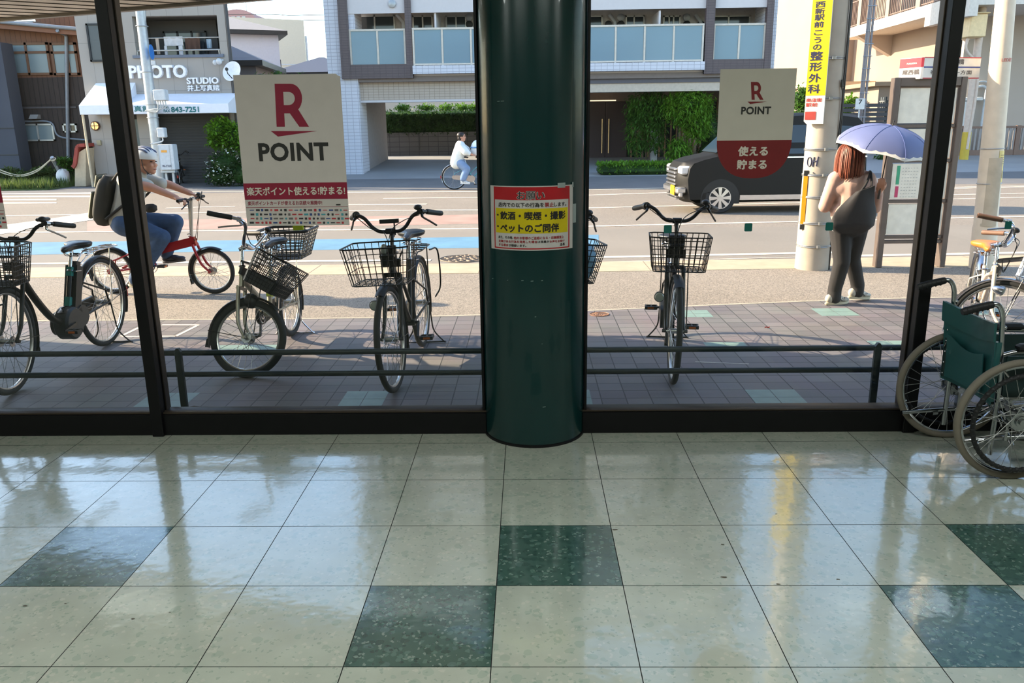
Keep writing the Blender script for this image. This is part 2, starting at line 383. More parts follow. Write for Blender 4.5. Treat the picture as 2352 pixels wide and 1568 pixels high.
# ---------------------------------------------------------------- pillar
M_PIL = mat('pillar_green', (0, 46, 46), 0.24, 0.0, var=0.10, scale=2.5, spec=0.55, coat=0.3)
pi_ = thing('pillar', 'round glossy dark green pillar standing between the window panes', 'pillar', (CX, CY, 0))
b = MB(); b.lathe([(CR, 0.012), (CR, 2.8)], 72); b.build('shaft', M_PIL, pi_)
b = MB(); b.lathe([(CR+.006, 0), (CR+.006, .010), (CR, .014)], 72); b.build('base_ring', M_BLACK_SHADE, pi_)
sc = MB()
for u, v, du in [(1150, 233, 18), (1166, 644, 3), (1200, 645, 5), (1222, 646, 6), (1245, 645, 4), (1132, 640, 4), (1250, 935, 7), (1230, 728, 3), (1345-100, 790, 2)]:
    d = ray(u, v); a_ = d.x*d.x+d.y*d.y; b_ = -2*(d.x*CX+d.y*CY); c_ = CX*CX+CY*CY-CR*CR; t = (-b_-math.sqrt(b_*b_-4*a_*c_))/(2*a_)
    p = V((d.x*t-CX, d.y*t-CY, EYE+d.z*t)); an = math.atan2(p.x, -p.y); w_ = du*.0022/CR
    q = [((CR+.0006)*math.sin(an+w_*s), -(CR+.0006)*math.cos(an+w_*s), p.z+h) for s, h in ((-.5, 0), (.5, .0008), (.5, .003), (-.5, .002))]
    sc.add(q, [(0, 1, 2, 3)])
sc.build('scratch', mat('pillar_scratch', (150, 164, 158), .6), pi_, smooth=0)

def onpil(x, y):
    u, v = 1120+x/8.709, 410+y/8.709
    d = ray(u, v); a_ = d.x*d.x+d.y*d.y; b_ = -2*(d.x*CX+d.y*CY); c_ = CX*CX+CY*CY-CR*CR; t = (-b_-math.sqrt(b_*b_-4*a_*c_))/(2*a_)
    p = V((d.x*t-CX, d.y*t-CY, EYE+d.z*t)); return math.atan2(p.x, -p.y)*CR, p.z
A = lambda x: onpil(x, 800)[0]
Z = lambda y: onpil(880, y)[1]
def wrap(off):
    def fn(a, z, h=0.0):
        an = a/CR; r = CR+off+h; return (r*math.sin(an), -r*math.cos(an), z)
    return fn
def sheet(mb, x0, x1, y0, y1, off, mi=0, n=24, th=0.0):
    fn = wrap(off); a0, a1, z0, z1 = A(x0), A(x1), Z(y1), Z(y0)
    mb.grid([[fn(a0+(a1-a0)*i/n, z) for i in range(n+1)] for z in (z0, z1)], mi)
M_INK = mat('black_ink', (26, 22, 20), .6); M_RED = mat('notice_red', (172, 24, 32), .35); M_YEL = mat('notice_yellow', (206, 184, 10), .35); M_PAPER = mat('notice_white', (196, 190, 186), .35); M_INKR = mat('red_ink', (150, 26, 34), .6)
nz_ = thing('notice', 'laminated red, white and yellow notice taped around the green pillar', 'notice', (CX, CY, 0))
b = MB(); fn = wrap(.0035); n = 30; a0, a1 = A(78), A(1690); z0, z1 = Z(1440), Z(150)
top = [[wrap(o)(a0+(a1-a0)*i/n, z) for i in range(n+1)] for o, z in ((.001, z0), (.0035, z0), (.0035, z1), (.001, z1))]
b.grid(top); b.build('paper', M_PAPER, nz_)
b = MB(); sheet(b, 145, 1625, 170, 430, .0042); 
for x0, x1, y0, y1 in ((145, 163, 430, 1415), (1605, 1625, 430, 1415), (145, 1625, 1392, 1415)): sheet(b, x0, x1, y0, y1, .0042)
b.build('red_header', M_RED, nz_)
b = MB(); sheet(b, 178, 1590, 600, 1100, .0042); b.build('yellow_panel', M_YEL, nz_)
def pw(mb, s, x0, x1, y0, y1, mi=0, bold=.025, off=.005): write(mb, s, A(x0), A(x1), Z(y1), Z(y0), wrap(off), mi, bold)
b = MB()
pw(b, 'お願い', 590, 1145, 247, 428, 1, .05, .0047); pw(b, 'お願い', 600, 1135, 255, 420, 0, .012, .0054)
pw(b, '店内での以下の行為を', 235, 1125, 482, 575); pw(b, '禁止', 1138, 1315, 480, 575, 2); pw(b, 'します。', 1322, 1560, 485, 570)
pw(b, '飲酒・喫煙・撮影', 265, 1545, 660, 830, 0, .04); pw(b, 'ペットのご同伴', 265, 1420, 905, 1080, 0, .045)
for y in (740, 970): pw(b, '●', 200, 236, y-18, y+18, 0, 0)
pw(b, 'また、その他、', 225, 515, 1155, 1215); pw(b, '他のお客様のご迷惑になる・店舗運営上', 525, 1515, 1160, 1218, 2)
pw(b, '支障がある行為を発見した場合', 225, 990, 1238, 1292, 2); pw(b, 'は係員が', 1000, 1228, 1240, 1292); pw(b, 'お声をお掛け', 1236, 1530, 1242, 1292, 2)
pw(b, 'する場合', 228, 418, 1312, 1368, 2); pw(b, 'が御座います。', 425, 770, 1314, 1368); pw(b, '店長', 1440, 1535, 1310, 1366)
b.build('lettering', [M_INK, M_PAPER, M_INKR], nz_, smooth=0)
for q in ((1690, 1752, 545, 930), (1672, 1700, 100, 200), (1390, 1540, 100, 200)):
    b = MB(); sheet(b, *q, .0046, n=4); b.build('tape', mat('clear_tape', (150, 160, 158), .15), nz_)

# ---------------------------------------------------------------- posters on the glass
YP = 4.0935
M_PP = mat('poster_paper', (202, 192, 186), .7, var=.03); M_CRIM = mat('poster_crimson', (140, 12, 48), .6); M_PINK = mat('poster_ink', (36, 34, 30), .6)
LOGO = [mat('logo_%s' % n, c, .6) for n, c in (('red', (178, 50, 58)), ('teal', (70, 150, 160)), ('navy', (52, 74, 128)), ('grey', (104, 96, 96)), ('dark', (50, 46, 50)), ('rose', (196, 92, 96)))]
def flat(Y): return lambda a, z, h=0.0: (a, Y-h, z)
class Sheet:
    """flat print on the glass, laid out from a crop of the photograph (x, y scaled by k)"""
    def __init__(s, u0, v0, k, Y, dx=0.0): s.u0, s.v0, s.k, s.Y, s.dx = u0, v0, k, Y, dx
    def p(s, x, y): q = P(s.u0+x/s.k, s.v0+y/s.k, s.Y); return q.x+s.dx, q.z
    def box(s, x0, x1, y0, y1): xm, ym = (x0+x1)/2, (y0+y1)/2; return s.p(x0, ym)[0], s.p(x1, ym)[0], s.p(xm, y1)[1], s.p(xm, y0)[1]
    def rect(s, mb, x0, x1, y0, y1, off, mi=0):
        a, b, c, d = s.box(x0, x1, y0, y1); Y = s.Y-off; mb.quad((a, Y, c), (b, Y, c), (b, Y, d), (a, Y, d), mi)
    def text(s, mb, t, x0, x1, y0, y1, off, mi=0, bold=.03, spacing=1.0):
        a, b, c, d = s.box(x0, x1, y0, y1); write(mb, t, a, b, c, d, flat(s.Y-off), mi, bold, spacing)
    def poly(s, mb, pts, off, mi=0):
        q = [s.p(*p) for p in pts]; mb.add([(a, s.Y-off, c) for a, c in q], [tuple(range(len(q)))], mi)
def r_mark(S, mb, x0, y0, w_, h_, off, lean=0.0):
    """the capital R with a straight leg, over a wedge-shaped stroke"""
    f = lambda a, b: (x0+a*w_+lean*(1-b), y0+b*h_)
    S.poly(mb, [f(0, 0), f(.24, 0), f(.30, 1), f(.06, 1)], off)
    N = 14; out = []; inn = []
    for k in range(N+1):
        t = -PI/2+PI*k/N
        out.append(f(.46+.34*math.cos(t), .345+.345*math.sin(t))); inn.append(f(.40+.19*math.cos(t), .345+.155*math.sin(t)))
    out = [f(.2, 0)]+out+[f(.27, .69)]; inn = [f(.23, .19)]+inn+[f(.25, .50)]
    for k in range(len(out)-1): S.poly(mb, [out[k], out[k+1], inn[k+1], inn[k]], off+.0002)
    S.poly(mb, [f(.42, .66), f(.69, .60), f(1.0, 1), f(.72, 1)], off+.0004)
def big_poster(label, dx):
    S = Sheet(520, 160, 4.127, YP, dx); x0, x1, zb, zt = S.p(130, 760)[0], S.p(1122, 760)[0], S.p(640, 1478)[1], S.p(620, 43)[1]
    t = thing('poster', label, 'poster', ((x0+x1)/2, YP, zb), 0, 'point posters stuck on the window')
    L = lambda mb: setattr(mb, 'M', MX.Translation(-V(t.location)))
    b = MB(); L(b); r = .05
    b.prism([(x0, zb), (x1, zb), (x1, zt-.012), (x1-.012, zt-.008), (x1-.02, zt), (x0, zt)], (0, .0015, 0), o=(0, YP, 0)); b.build('sheet', M_PP, t, smooth=0)
    b = MB(); L(b); r_mark(S, b, 457, 133, 326, 407, .0008); S.poly(b, [(421, 581), (489, 634), (862, 581)], .0008); b.build('emblem', M_CRIM, t, smooth=0)
    b = MB(); L(b); S.text(b, 'POINT', 305, 970, 690, 866, .0008, 0, .035, 1.06); b.build('word_mark', M_PINK, t, smooth=0)
    b = MB(); L(b); q = [S.p(640, 1072)[1], S.p(640, 1228)[1]]
    b.quad((x0, YP-.0006, q[1]), (x1, YP-.0006, q[1]), (x1, YP-.0006, q[0]), (x0, YP-.0006, q[0])); b.build('crimson_band', M_CRIM, t, smooth=0)
    b = MB(); L(b); S.rect(b, 186, 1152, 1300, 1304, .0006); b.build('rule_line', M_CRIM, t, smooth=0)
    b = MB(); L(b); S.text(b, '楽天ポイント使える!貯まる!', 192, 1126, 1108, 1190, .0012, 0, .03); b.build('headline', mat('poster_white', (214, 204, 190), .6), t, smooth=0)
    b = MB(); L(b); S.text(b, '楽天ポイントカードが使えるお店続々展開中!', 202, 908, 1243, 1284, .0008, 0, .02); b.build('subheading', M_CRIM, t, smooth=0)
    b = MB(); L(b); S.rect(b, 1040, 1082, 1272, 1286, .0008); b.build('small_label', M_PINK, t, smooth=0)
    rnd = random.Random(3)
    b = MB(); L(b)
    for ry in (1331, 1371, 1410, 1450):
        x = 218+rnd.uniform(0, 14)
        while x < 1128:
            w_ = rnd.choice((20, 22, 24, 36, 40)); h_ = rnd.choice((20, 22, 24)) if w_ < 30 else rnd.choice((9, 14, 18))
            c = rnd.randrange(6)
            if w_ < 30 and rnd.random() < .3:
                S.poly(b, [(x+w_/2+w_/2*math.cos(k*PI/5), ry+w_/2*math.sin(k*PI/5)) for k in range(10)], .0008, c)
            else: S.rect(b, x, x+w_, ry-h_/2, ry+h_/2, .0008, c)
            x += w_+rnd.uniform(12, 20)
    b.build('logo_rows', LOGO, t, smooth=0)
    return t
big_poster('tall beige poster with crimson letter and black word mark, left of the pillar', 0.0)
xr = Sheet(520, 160, 4.127, YP).p(1122, 760)[0]
big_poster('beige poster cut off by the left edge of the view', P(8, 470, YP).x-xr)
# rounded one on the right
S = Sheet(1630, 150, 5.81, YP)
t = thing('poster', 'small beige and red round-ended poster on the window right of the pillar', 'poster', (S.p(600, 700)[0], YP, S.p(600, 1505)[1]), 0, 'point posters stuck on the window')
L = lambda mb: setattr(mb, 'M', MX.Translation(-V(t.location)))
xa, xb = S.p(112, 700)[0], S.p(1118, 700)[0]; zt, zm, zb = S.p(640, 45)[1], S.p(585, 1000)[1], S.p(560, 1507)[1]; xc = (xa+xb)/2; rx = (xb-xa)/2; rz_ = zm-zb
arc = [(xc+rx*math.copysign(abs(math.cos(a))**.82, math.cos(a)), zm-rz_*abs(math.sin(a))**.92) for a in [PI*k/28 for k in range(29)]]
b = MB(); L(b); b.prism([(xb, zm), (xb, zt), (xa, zt), (xa, zm)], (0, .0015, 0), o=(0, YP, 0)); b.build('sheet', mat('poster_paper_pale', (198, 190, 178), .7, var=.03), t, smooth=0)
b = MB(); L(b); b.prism(arc[::-1], (0, .0015, 0), o=(0, YP, 0)); b.build('red_half', mat('poster_red', (118, 12, 16), .6), t, smooth=0)
b = MB(); L(b); r_mark(S, b, 550, 222, 168, 238, .0008, lean=0); S.poly(b, [(505, 484), (540, 517), (765, 484)], .0008); b.build('emblem', mat('poster_red', (118, 12, 16)), t, smooth=0)
b = MB(); L(b); S.text(b, 'POINT', 420, 818, 550, 655, .0008, 0, .035, 1.06); b.build('word_mark', M_PINK, t, smooth=0)
b = MB(); L(b); S.text(b, '使える', 378, 778, 1078, 1212, .0008, 0, .045); S.text(b, '貯まる', 362, 762, 1256, 1388, .0008, 0, .045); b.build('headline', mat('poster_white', (214, 204, 190)), t, smooth=0)
# green marker squares on the glass
M_DOT = mat('marker_green', (0, 96, 88), .5)
for u, v, s, lb in [(1534, 526, 9.5, 'in front of the parked bicycle basket'), (1719, 522, 9.5, 'over the empty road lane'), (1905, 520, 9.5, 'beside the utility pole and person'), (2316, 517, 9, 'over the pale bicycle stem')]:
    a = P(u-s, v+s, YP); c = P(u+s, v-s, YP); t = thing('window_marker', 'small dark green square sticker on the glass '+lb, 'sticker', ((a.x+c.x)/2, YP, a.z), 0, 'green squares on the glass')
    b = MB(); w_ = (c.x-a.x)/2; h = c.z-a.z; r = .004
    b.prism([(-w_+r, 0), (w_-r, 0), (w_, r), (w_, h-r), (w_-r, h), (-w_+r, h), (-w_, h-r), (-w_, r)], (0, .0012, 0)); b.build('film', M_DOT, t, smooth=0)

# ---------------------------------------------------------------- low double rail outside the glass
M_RAIL = mat('rail_paint', (38, 50, 54), .45, .2, var=.15)
t = thing('guard_rail', 'low dark green double rail standing just outside the windows', 'rail', (0, 4.41, 0))
for z, nm in ((.358, 'upper_rail'), (.231, 'lower_rail')):
    b = MB(); b.tube([(-5.95, .012, z), (5.95, .012, z)], .0165, 14); b.build(nm, M_RAIL, t)
for x in (-5.90, -1.988, 1.942, 5.87):
    b = MB(); b.bbox((x-.019, -.019, .004), (x+.019, .005, .372), .003); b.prism([(x-.019, .372), (x+.019, .372), (x+.006, .392), (x-.006, .392)], (0, .024, 0), o=(0, -.019, 0))
    b.bbox((x-.04, -.035, 0), (x+.04, .035, .006), .002); b.build('post', M_RAIL, t)
# ================================================================ pavement, road and far side
M_PAVE = mat('paver', (112, 100, 100), .62, var=.1, spec=.4); 
def pave_mat():
    m = M_PAVE; t, bs = nodes_of(m)
    tc = t.nodes.new('ShaderNodeTexCoord'); mp = t.nodes.new('ShaderNodeMapping'); mp.inputs['Location'].default_value = (-1.32+.1485*20, -4.48+.1455*40, 0)
    br = t.nodes.new('ShaderNodeTexBrick'); br.offset = 0.0; br.squash = 1.0
    for k, v in (('Scale', 1.0), ('Brick Width', .1485), ('Row Height', .1455), ('Mortar Size', .004), ('Mortar Smooth', .2), ('Bias', 0.0)): br.inputs[k].default_value = v
    br.inputs['Color1'].default_value = lin((122, 114, 113)); br.inputs['Color2'].default_value = lin((106, 99, 100)); br.inputs['Mortar'].default_value = lin((64, 60, 58))
    t.links.new(tc.outputs['Object'], mp.inputs[0]); t.links.new(mp.outputs[0], br.inputs['Vector'])
    nz = t.nodes.new('ShaderNodeTexNoise'); nz.inputs['Scale'].default_value = 2.2; nz.inputs['Detail'].default_value = 6.0; t.links.new(tc.outputs['Object'], nz.inputs['Vector'])
    mx = t.nodes.new('ShaderNodeMixRGB'); mx.blend_type = 'MULTIPLY'; mx.inputs[0].default_value = .35
    t.links.new(br.outputs['Color'], mx.inputs[1]); t.links.new(nz.outputs['Color'], mx.inputs[2]); 
    hs = t.nodes.new('ShaderNodeHueSaturation'); hs.inputs['Saturation'].default_value = .75; hs.inputs['Value'].default_value = 1.15; t.links.new(mx.outputs[0], hs.inputs['Color'])
    t.links.new(hs.outputs[0], bs.inputs['Base Color'])
    bp = t.nodes.new('ShaderNodeBump'); bp.inputs['Strength'].default_value = .5; bp.inputs['Distance'].default_value = .004; bp.invert = True
    t.links.new(br.outputs['Fac'], bp.inputs['Height']); t.links.new(bp.outputs['Normal'], bs.inputs['Normal'])
pave_mat()
def aggregate(name, c1, c2, sc, rough=.85):
    m = mat(name, c1, rough, spec=.3); t, bs = nodes_of(m)
    tc = t.nodes.new('ShaderNodeTexCoord'); vo = t.nodes.new('ShaderNodeTexVoronoi'); vo.inputs['Scale'].default_value = sc
    t.links.new(tc.outputs['Object'], vo.inputs['Vector'])
    sp = t.nodes.new('ShaderNodeSeparateColor'); t.links.new(vo.outputs['Color'], sp.inputs[0])
    rp = t.nodes.new('ShaderNodeValToRGB'); rp.color_ramp.elements[0].color = lin(c2); rp.color_ramp.elements[1].color = lin(c1); t.links.new(sp.outputs[0], rp.inputs[0])
    nz = t.nodes.new('ShaderNodeTexNoise'); nz.inputs['Scale'].default_value = .5; nz.inputs['Detail'].default_value = 5.0; t.links.new(tc.outputs['Object'], nz.inputs['Vector'])
    mr = t.nodes.new('ShaderNodeMapRange'); mr.inputs['To Min'].default_value = .8; mr.inputs['To Max'].default_value = 1.2; t.links.new(nz.outputs['Fac'], mr.inputs['Value'])
    mx = t.nodes.new('ShaderNodeVectorMath'); mx.operation = 'SCALE'; t.links.new(rp.outputs[0], mx.inputs[0]); t.links.new(mr.outputs[0], mx.inputs['Scale'])
    t.links.new(mx.outputs[0], bs.inputs['Base Color'])
    bp = t.nodes.new('ShaderNodeBump'); bp.inputs['Strength'].default_value = .35; bp.inputs['Distance'].default_value = .006
    t.links.new(vo.outputs['Distance'], bp.inputs['Height']); t.links.new(bp.outputs['Normal'], bs.inputs['Normal'])
    return m
M_ASPH = aggregate('pavement_asphalt', (164, 152, 138), (104, 97, 89), 110)
M_ROAD = aggregate('road_asphalt', (146, 136, 124), (120, 112, 104), 60)
M_LANE = aggregate('near_lane_asphalt', (140, 132, 122), (126, 119, 111), 200)
M_KERB = mat('kerb_stone', (180, 158, 134), .8, var=.1, scale=5)
M_FAR = mat('far_asphalt', (104, 104, 106), .85, var=.1, scale=1.5)
# edge of the tiles towards the asphalt walk
def edge(x): return 6.77+(0.0 if x < -1 else 0.0)+ (0.66*sstep(-1.8, 4.2, x) if x < 4.2 else .66+(x-4.2)*.1)
def kerb0(x): return 8.93+.035*max(0, x)
def kerb1(x): return 9.60+.035*max(0, x)
xs = [-26+.75*i for i in range(75)]
def strip(mb, f0, f1, z0, z1=None, mi=0, xs=xs):
    z1 = z0 if z1 is None else z1
    mb.grid([[(x, f0(x), z0) for x in xs], [(x, f1(x), z1) for x in xs]], mi)
b = MB(); strip(b, lambda x: 4.12, edge, 0)
for q in [(1.32, 4.48, 1.62, 4.77), (1.27, 6.72, 1.56, 6.99), (2.47, 6.73, 2.79, 7.02), (1.30, 5.72, 1.60, 5.90), (2.51, 5.70, 2.82, 5.90), (-1.13, 4.49, -.87, 4.79), (.1, 4.49, .37, 4.79), (-2.36, 5.72, -1.88, 5.92), (-2.35, 4.5, -2.05, 4.78), (3.75, 6.72, 4.05, 7.0), (3.75, 5.7, 4.05, 5.9)]:
    mx, my = (q[0]+q[2])/2, (q[1]+q[3])/2
    for (x0, x1) in ((q[0], mx-.002), (mx+.002, q[2])):
        for (y0, y1) in ((q[1], my-.002), (my+.002, q[3])): b.quad((x0, y0, .0012), (x1, y0, .0012), (x1, y1, .0012), (x0, y1, .0012), 1)
struct(b, 'pavement', [M_PAVE, mat('teal_paver', (122, 146, 138), .5, var=.08)], 'brown tiled pavement with a few pale green tiles', smooth=0)
pl = MB()
def line(mb, a, b_, w_, z, mi=0):
    a = V((a[0], a[1], z)); b_ = V((b_[0], b_[1], z)); n = V((-(b_-a).y, (b_-a).x, 0)).normalized()*w_/2; mb.quad(a-n, b_-n, b_+n, a+n, mi)
p0, p1, p2, p3 = G(345, 773), G(400, 773), G(455, 746), G(390, 745)
for a, b_ in ((G(280, 773), G(404, 772)), (G(404, 772), G(456, 746)), (G(372, 746), G(456, 746)), (G(278, 772), G(326, 749))): line(pl, a, b_, .03, .0016)
line(pl, G(1597, 831), G(1720, 836), .012, .0016)
struct(pl, 'pavement_markings', mat('worn_white_paint', (214, 204, 190), .7), smooth=0)
b = MB(); strip(b, edge, kerb0, 0); strip(b, edge, lambda x: edge(x)+.035, .0015, mi=1)
struct(b, 'asphalt_walk', [M_ASPH, mat('edge_kerb', (176, 164, 146), .8)], 'strip of coarse asphalt between the tiles and the kerb', smooth=0)
b = MB(); strip(b, kerb0, kerb1, .004); strip(b, kerb1, kerb1, .004, -.05)
for x in [-14+.6*i*3.2 for i in range(16)]: b.box((x, kerb0(x)+.002, .0038), (x+.006, kerb1(x)-.002, .0052), 1)
struct(b, 'kerb', [M_KERB, mat('kerb_joint', (110, 98, 84), .9)], smooth=0)
b = MB(); strip(b, kerb1, lambda x: 13.1, -.03); struct(b, 'near_lane', M_LANE, smooth=0)
b = MB(); strip(b, lambda x: 13.1, lambda x: 21.6+.0*x, -.03, xs=[-60+2*i for i in range(70)]); struct(b, 'road', M_ROAD, 'sunlit asphalt road with white lines', smooth=0)
b = MB(); strip(b, lambda x: 21.6, lambda x: 26.2, -.03, 0, xs=[-60+2*i for i in range(70)]); struct(b, 'far_lane', M_FAR, smooth=0)
b = MB(); XS = [-120+4*i for i in range(70)]
b.grid([[(x, y, z) for x in XS] for y, z in ((26.2, 0), (28, .06), (33, .32), (37, .4), (140, .4))])
struct(b, 'far_ground', mat('far_paving', (150, 150, 150), .8, var=.08, scale=.8), smooth=0)
# painted lines
ln = MB(); zl = -.026
def gl(u0, v0, u1, v1, w_, mi=0, z=zl): a = G(u0, v0, -.03); c = G(u1, v1, -.03); line(ln, a, c, w_, z, mi)
gl(-600, 612, 990, 597.5, .13); gl(1100, 597, 1960, 579, .14); gl(1300, 604, 1870, 590, .035); gl(1960, 588, 3000, 568, .14)
gl(-600, 539, 1150, 525, .13); gl(1150, 524.5, 2400, 496, .13)
gl(-600, 505, 520, 488, .12); gl(520, 488, 800, 483, .12); gl(800, 507, 950, 501, .1); gl(560, 512, 940, 505, .1)
gl(800, 484, 1140, 482, .13); gl(1140, 483, 2400, 452, .13)
gl(800, 470, 980, 469, .18); gl(880, 456, 1140, 453, .14); gl(1140, 455, 1580, 441, .16); gl(1900, 440, 2400, 428, .16)
gl(560, 443, 1140, 440, .22); gl(1140, 441, 1560, 431, .16); gl(2150, 431, 2500, 424, .16); gl(2150, 448, 2500, 441, .14)
gl(800, 420, 1560, 417, .1); gl(800, 410, 855, 409, .3); gl(800, 414, 852, 414, .14); gl(-200, 443, 560, 440, .12); gl(380, 478, 540, 474, .12)
for v0, v1 in ((446, 442.6), (453.5, 450), (460.5, 457.3), (468, 465)):   # crossing
    u0, u1 = -260, 226 if v0 < 460 else 130
    a, c, d, e = G(u0, v0+1, -.03), G(u1, v0-.5, -.03), G(u1, v1-.5, -.03), G(u0, v1+1, -.03); ln.quad(*[V((p.x, p.y, zl)) for p in (a, c, d, e)])
q = [G(*p, -.03) for p in ((-300, 585), (120, 520), (330, 486), (330, 469), (120, 502), (-300, 560))]
ln.add([(p.x, p.y, zl+.001) for p in q], [(0, 1, 4, 5), (1, 2, 3, 4)])
struct(ln, 'road_markings', mat('road_paint', (222, 206, 184), .75, var=.06, scale=4), 'white lines and crossing stripes painted on the road', smooth=0)
cb = MB()
a, c, d, e = G(-500, 607, -.03), G(1140, 567, -.03), G(1140, 542, -.03), G(-500, 562, -.03)
cb.quad(*[V((p.x, p.y, -.0285)) for p in (G(-600, 596, -.03), G(800, 573, -.03), G(800, 549, -.03), G(-600, 563, -.03))])
cb.quad(*[V((p.x, p.y, -.0285)) for p in (G(800, 573, -.03), G(1375, 566, -.03), G(1375, 539, -.03), G(800, 549, -.03))])
struct(cb, 'cycle_lane_paint', mat('blue_paint', (92, 134, 160), .75, var=.12, scale=3), 'pale blue painted cycle band on the road', smooth=0)
rb = MB(); rb.quad(*[V((p.x, p.y, -.0287)) for p in (G(200, 531, -.03), G(1130, 513, -.03), G(1130, 492, -.03), G(200, 508, -.03))])
struct(rb, 'bus_lane_paint', mat('red_paint', (160, 130, 118), .8, var=.15, scale=2), smooth=0)
def manhole(label, c, r, rgb, patt):
    t = thing('manhole_cover', label, 'manhole cover', (c.x, c.y, c.z)); b = MB()
    b.lathe([(r, 0), (r, .004), (r*.95, .006), (r*.93, .003), (0, .003)], 40)
    b.build('lid', mat('manhole_%d' % patt, rgb, .6, .4, var=.2), t)
    b = MB(); rnd = random.Random(patt)
    for i in range(26 if patt else 14):
        a = rnd.uniform(0, 2*PI); q = r*.86*math.sqrt(rnd.random()); s = r*.11
        b.torus((q*math.cos(a), q*math.sin(a), .004), s, s*.35, (0, 0, 1), 10, 4)
    b.torus((0, 0, .004), r*.97, r*.02, (0, 0, 1), 40, 4)
    b.build('relief', mat('manhole_relief_%d' % patt, tuple(min(255, x*1.35) for x in rgb), .6, .3), t)
p = G(1062, 598, -.03); manhole('large round patterned manhole cover in the road left of the pillar', V((p.x, p.y+.12, -.03)), .30, (96, 84, 72), 1)
p = G(1377, 722); manhole('small round brown drain cover in the tiles right of the pillar', V((p.x, p.y, 0)), .085, (120, 88, 68), 0)
# ================================================================ bicycles
M_TYRE = mat('tyre_rubber', (34, 34, 36), .8, var=.1); M_RIM = mat('rim_alloy', (196, 194, 188), .28, .9); M_SPOKE = mat('spoke_steel', (170, 170, 168), .35, .8)
M_CHROME = mat('chrome', (205, 205, 208), .18, 1.0, var=.03); M_BLKMET = mat('black_metal', (24, 24, 26), .35, .3); M_RUB = mat('grip_rubber', (34, 33, 34), .6)
M_BLKPL = mat('black_plastic', (28, 28, 30), .45); M_CABLE = mat('cable', (30, 30, 30), .5); M_ORANGE = mat('orange_reflector', (220, 110, 30), .3)
M_LENS = mat('lamp_lens', (190, 195, 185), .15); M_SADBLK = mat('saddle_black', (26, 27, 31), .42, coat=.15); M_REDREF = mat('red_reflector', (170, 24, 24), .3)
def arc_strip(mb, c, R, w_, a0, a1, th=.0025, n=22, mi=0):
    """mudguard: a shallow curved band about the axle"""
    rows = []
    for k in range(n+1):
        a = math.radians(a0+(a1-a0)*k/n); e = V((math.cos(a), 0, math.sin(a))); r = []
        for j in range(7):
            s = -1+2*j/6; r.append(c+e*(R-.012*s*s)+V((0, w_/2*s, 0)))
        for j in range(6, -1, -1):
            s = -1+2*j/6; r.append(c+e*(R-.012*s*s-th)+V((0, w_/2*s*.96, 0)))
        rows.append(r)
    mb.grid(rows, mi, closed=True); mb.add(rows[0], [tuple(range(14))], mi); mb.add(rows[-1], [tuple(range(13, -1, -1))], mi)
def wheel(nm, parent, c, R, M=None, tw=.019, spokes=28, disc=.034, tyre=None, hub=.018):
    c = V(c); b = MB(); b.M = M
    b.torus(c, R-tw*2.0, .010, (0, 1, 0), 48, 8, ry=.011); b.cyl(c+V((0, -.042, 0)), c+V((0, .042, 0)), hub, 14); b.cyl(c+V((0, -.035, 0)), c+V((0, -.031, 0)), disc, 16); b.cyl(c+V((0, .031, 0)), c+V((0, .035, 0)), disc, 16)
    b.cyl(c+V((0, -.07, 0)), c+V((0, .07, 0)), .006, 8)
    wh = b.build(nm, M_RIM, parent)
    b = MB(); b.M = M; b.torus(c, R-tw, tw, (0, 1, 0), 56, 10); b.build('tyre', tyre or M_TYRE, wh)
    b = MB(); b.M = M
    for k in range(spokes):
        a = 2*PI*k/spokes; s = 1 if k % 2 else -1; o = (1 if (k//2) % 2 else -1)*1.15
        p = c+V((disc*.9*math.cos(a+o), s*.033, disc*.9*math.sin(a+o))); q = c+V(((R-tw*2.3)*math.cos(a), 0, (R-tw*2.3)*math.sin(a)))
        b.tube([p, q], .0015, 4, caps=False)
    b.build('spokes', M_SPOKE, wh); return wh
def saddle(parent, c, M, mt, l=.27, w_=.2, tilt=0.0):
    """wide city saddle: nose towards +x"""
    b = MB(); rows = []
    for k in range(13):
        t = k/12; x = -l*.5+l*t; hw = w_/2*(1-sstep(.18, .62, t))+.026*sstep(.1, .6, t); hw *= math.sqrt(max(.02, 1-((t-.5)/.5)**8)); 
        th = .045*(1-.35*t); zt = .018*(1-t)+.006*math.sin(t*PI)
        r = []
        for j in range(14):
            a = 2*PI*j/14; ca, sa = math.cos(a), math.sin(a); e = .75
            r.append(M @ V((c[0]+x, c[1]+hw*math.copysign(abs(ca)**e, ca), c[2]+zt+(th*.45 if sa > 0 else th*.85)*math.copysign(abs(sa)**.8, sa)*min(1, 1.2*math.sqrt(max(.05, 1-((t-.5)/.5)**6)))+tilt*x)))
        rows.append(r)
    b.grid(rows, closed=True); b.add(rows[0], [tuple(range(13, -1, -1))]); b.add(rows[-1], [tuple(range(14))])
    s = b.build('saddle', mt, parent, smooth=60)
    b = MB(); b.M = M
    for sx in (-1, 1):
        b.tube(spline([(c[0]-.09, c[1]+sx*.05, c[2]-.02), (c[0]-.03, c[1]+sx*.025, c[2]-.055), (c[0]+.06, c[1]+sx*.018, c[2]-.05), (c[0]+.12, c[1], c[2]-.02)], 4), .0035, 6)
        pts = [(c[0]-.07+.016*math.cos(k), c[1]+sx*.055+.016*math.sin(k), c[2]-.068+.0028*k) for k in range(19)]
        b.tube(pts, .003, 5)
    b.cyl((c[0]-.02, c[1]-.03, c[2]-.055), (c[0]-.02, c[1]+.03, c[2]-.055), .014, 10)
    b.build('springs', M_CHROME, s); return s
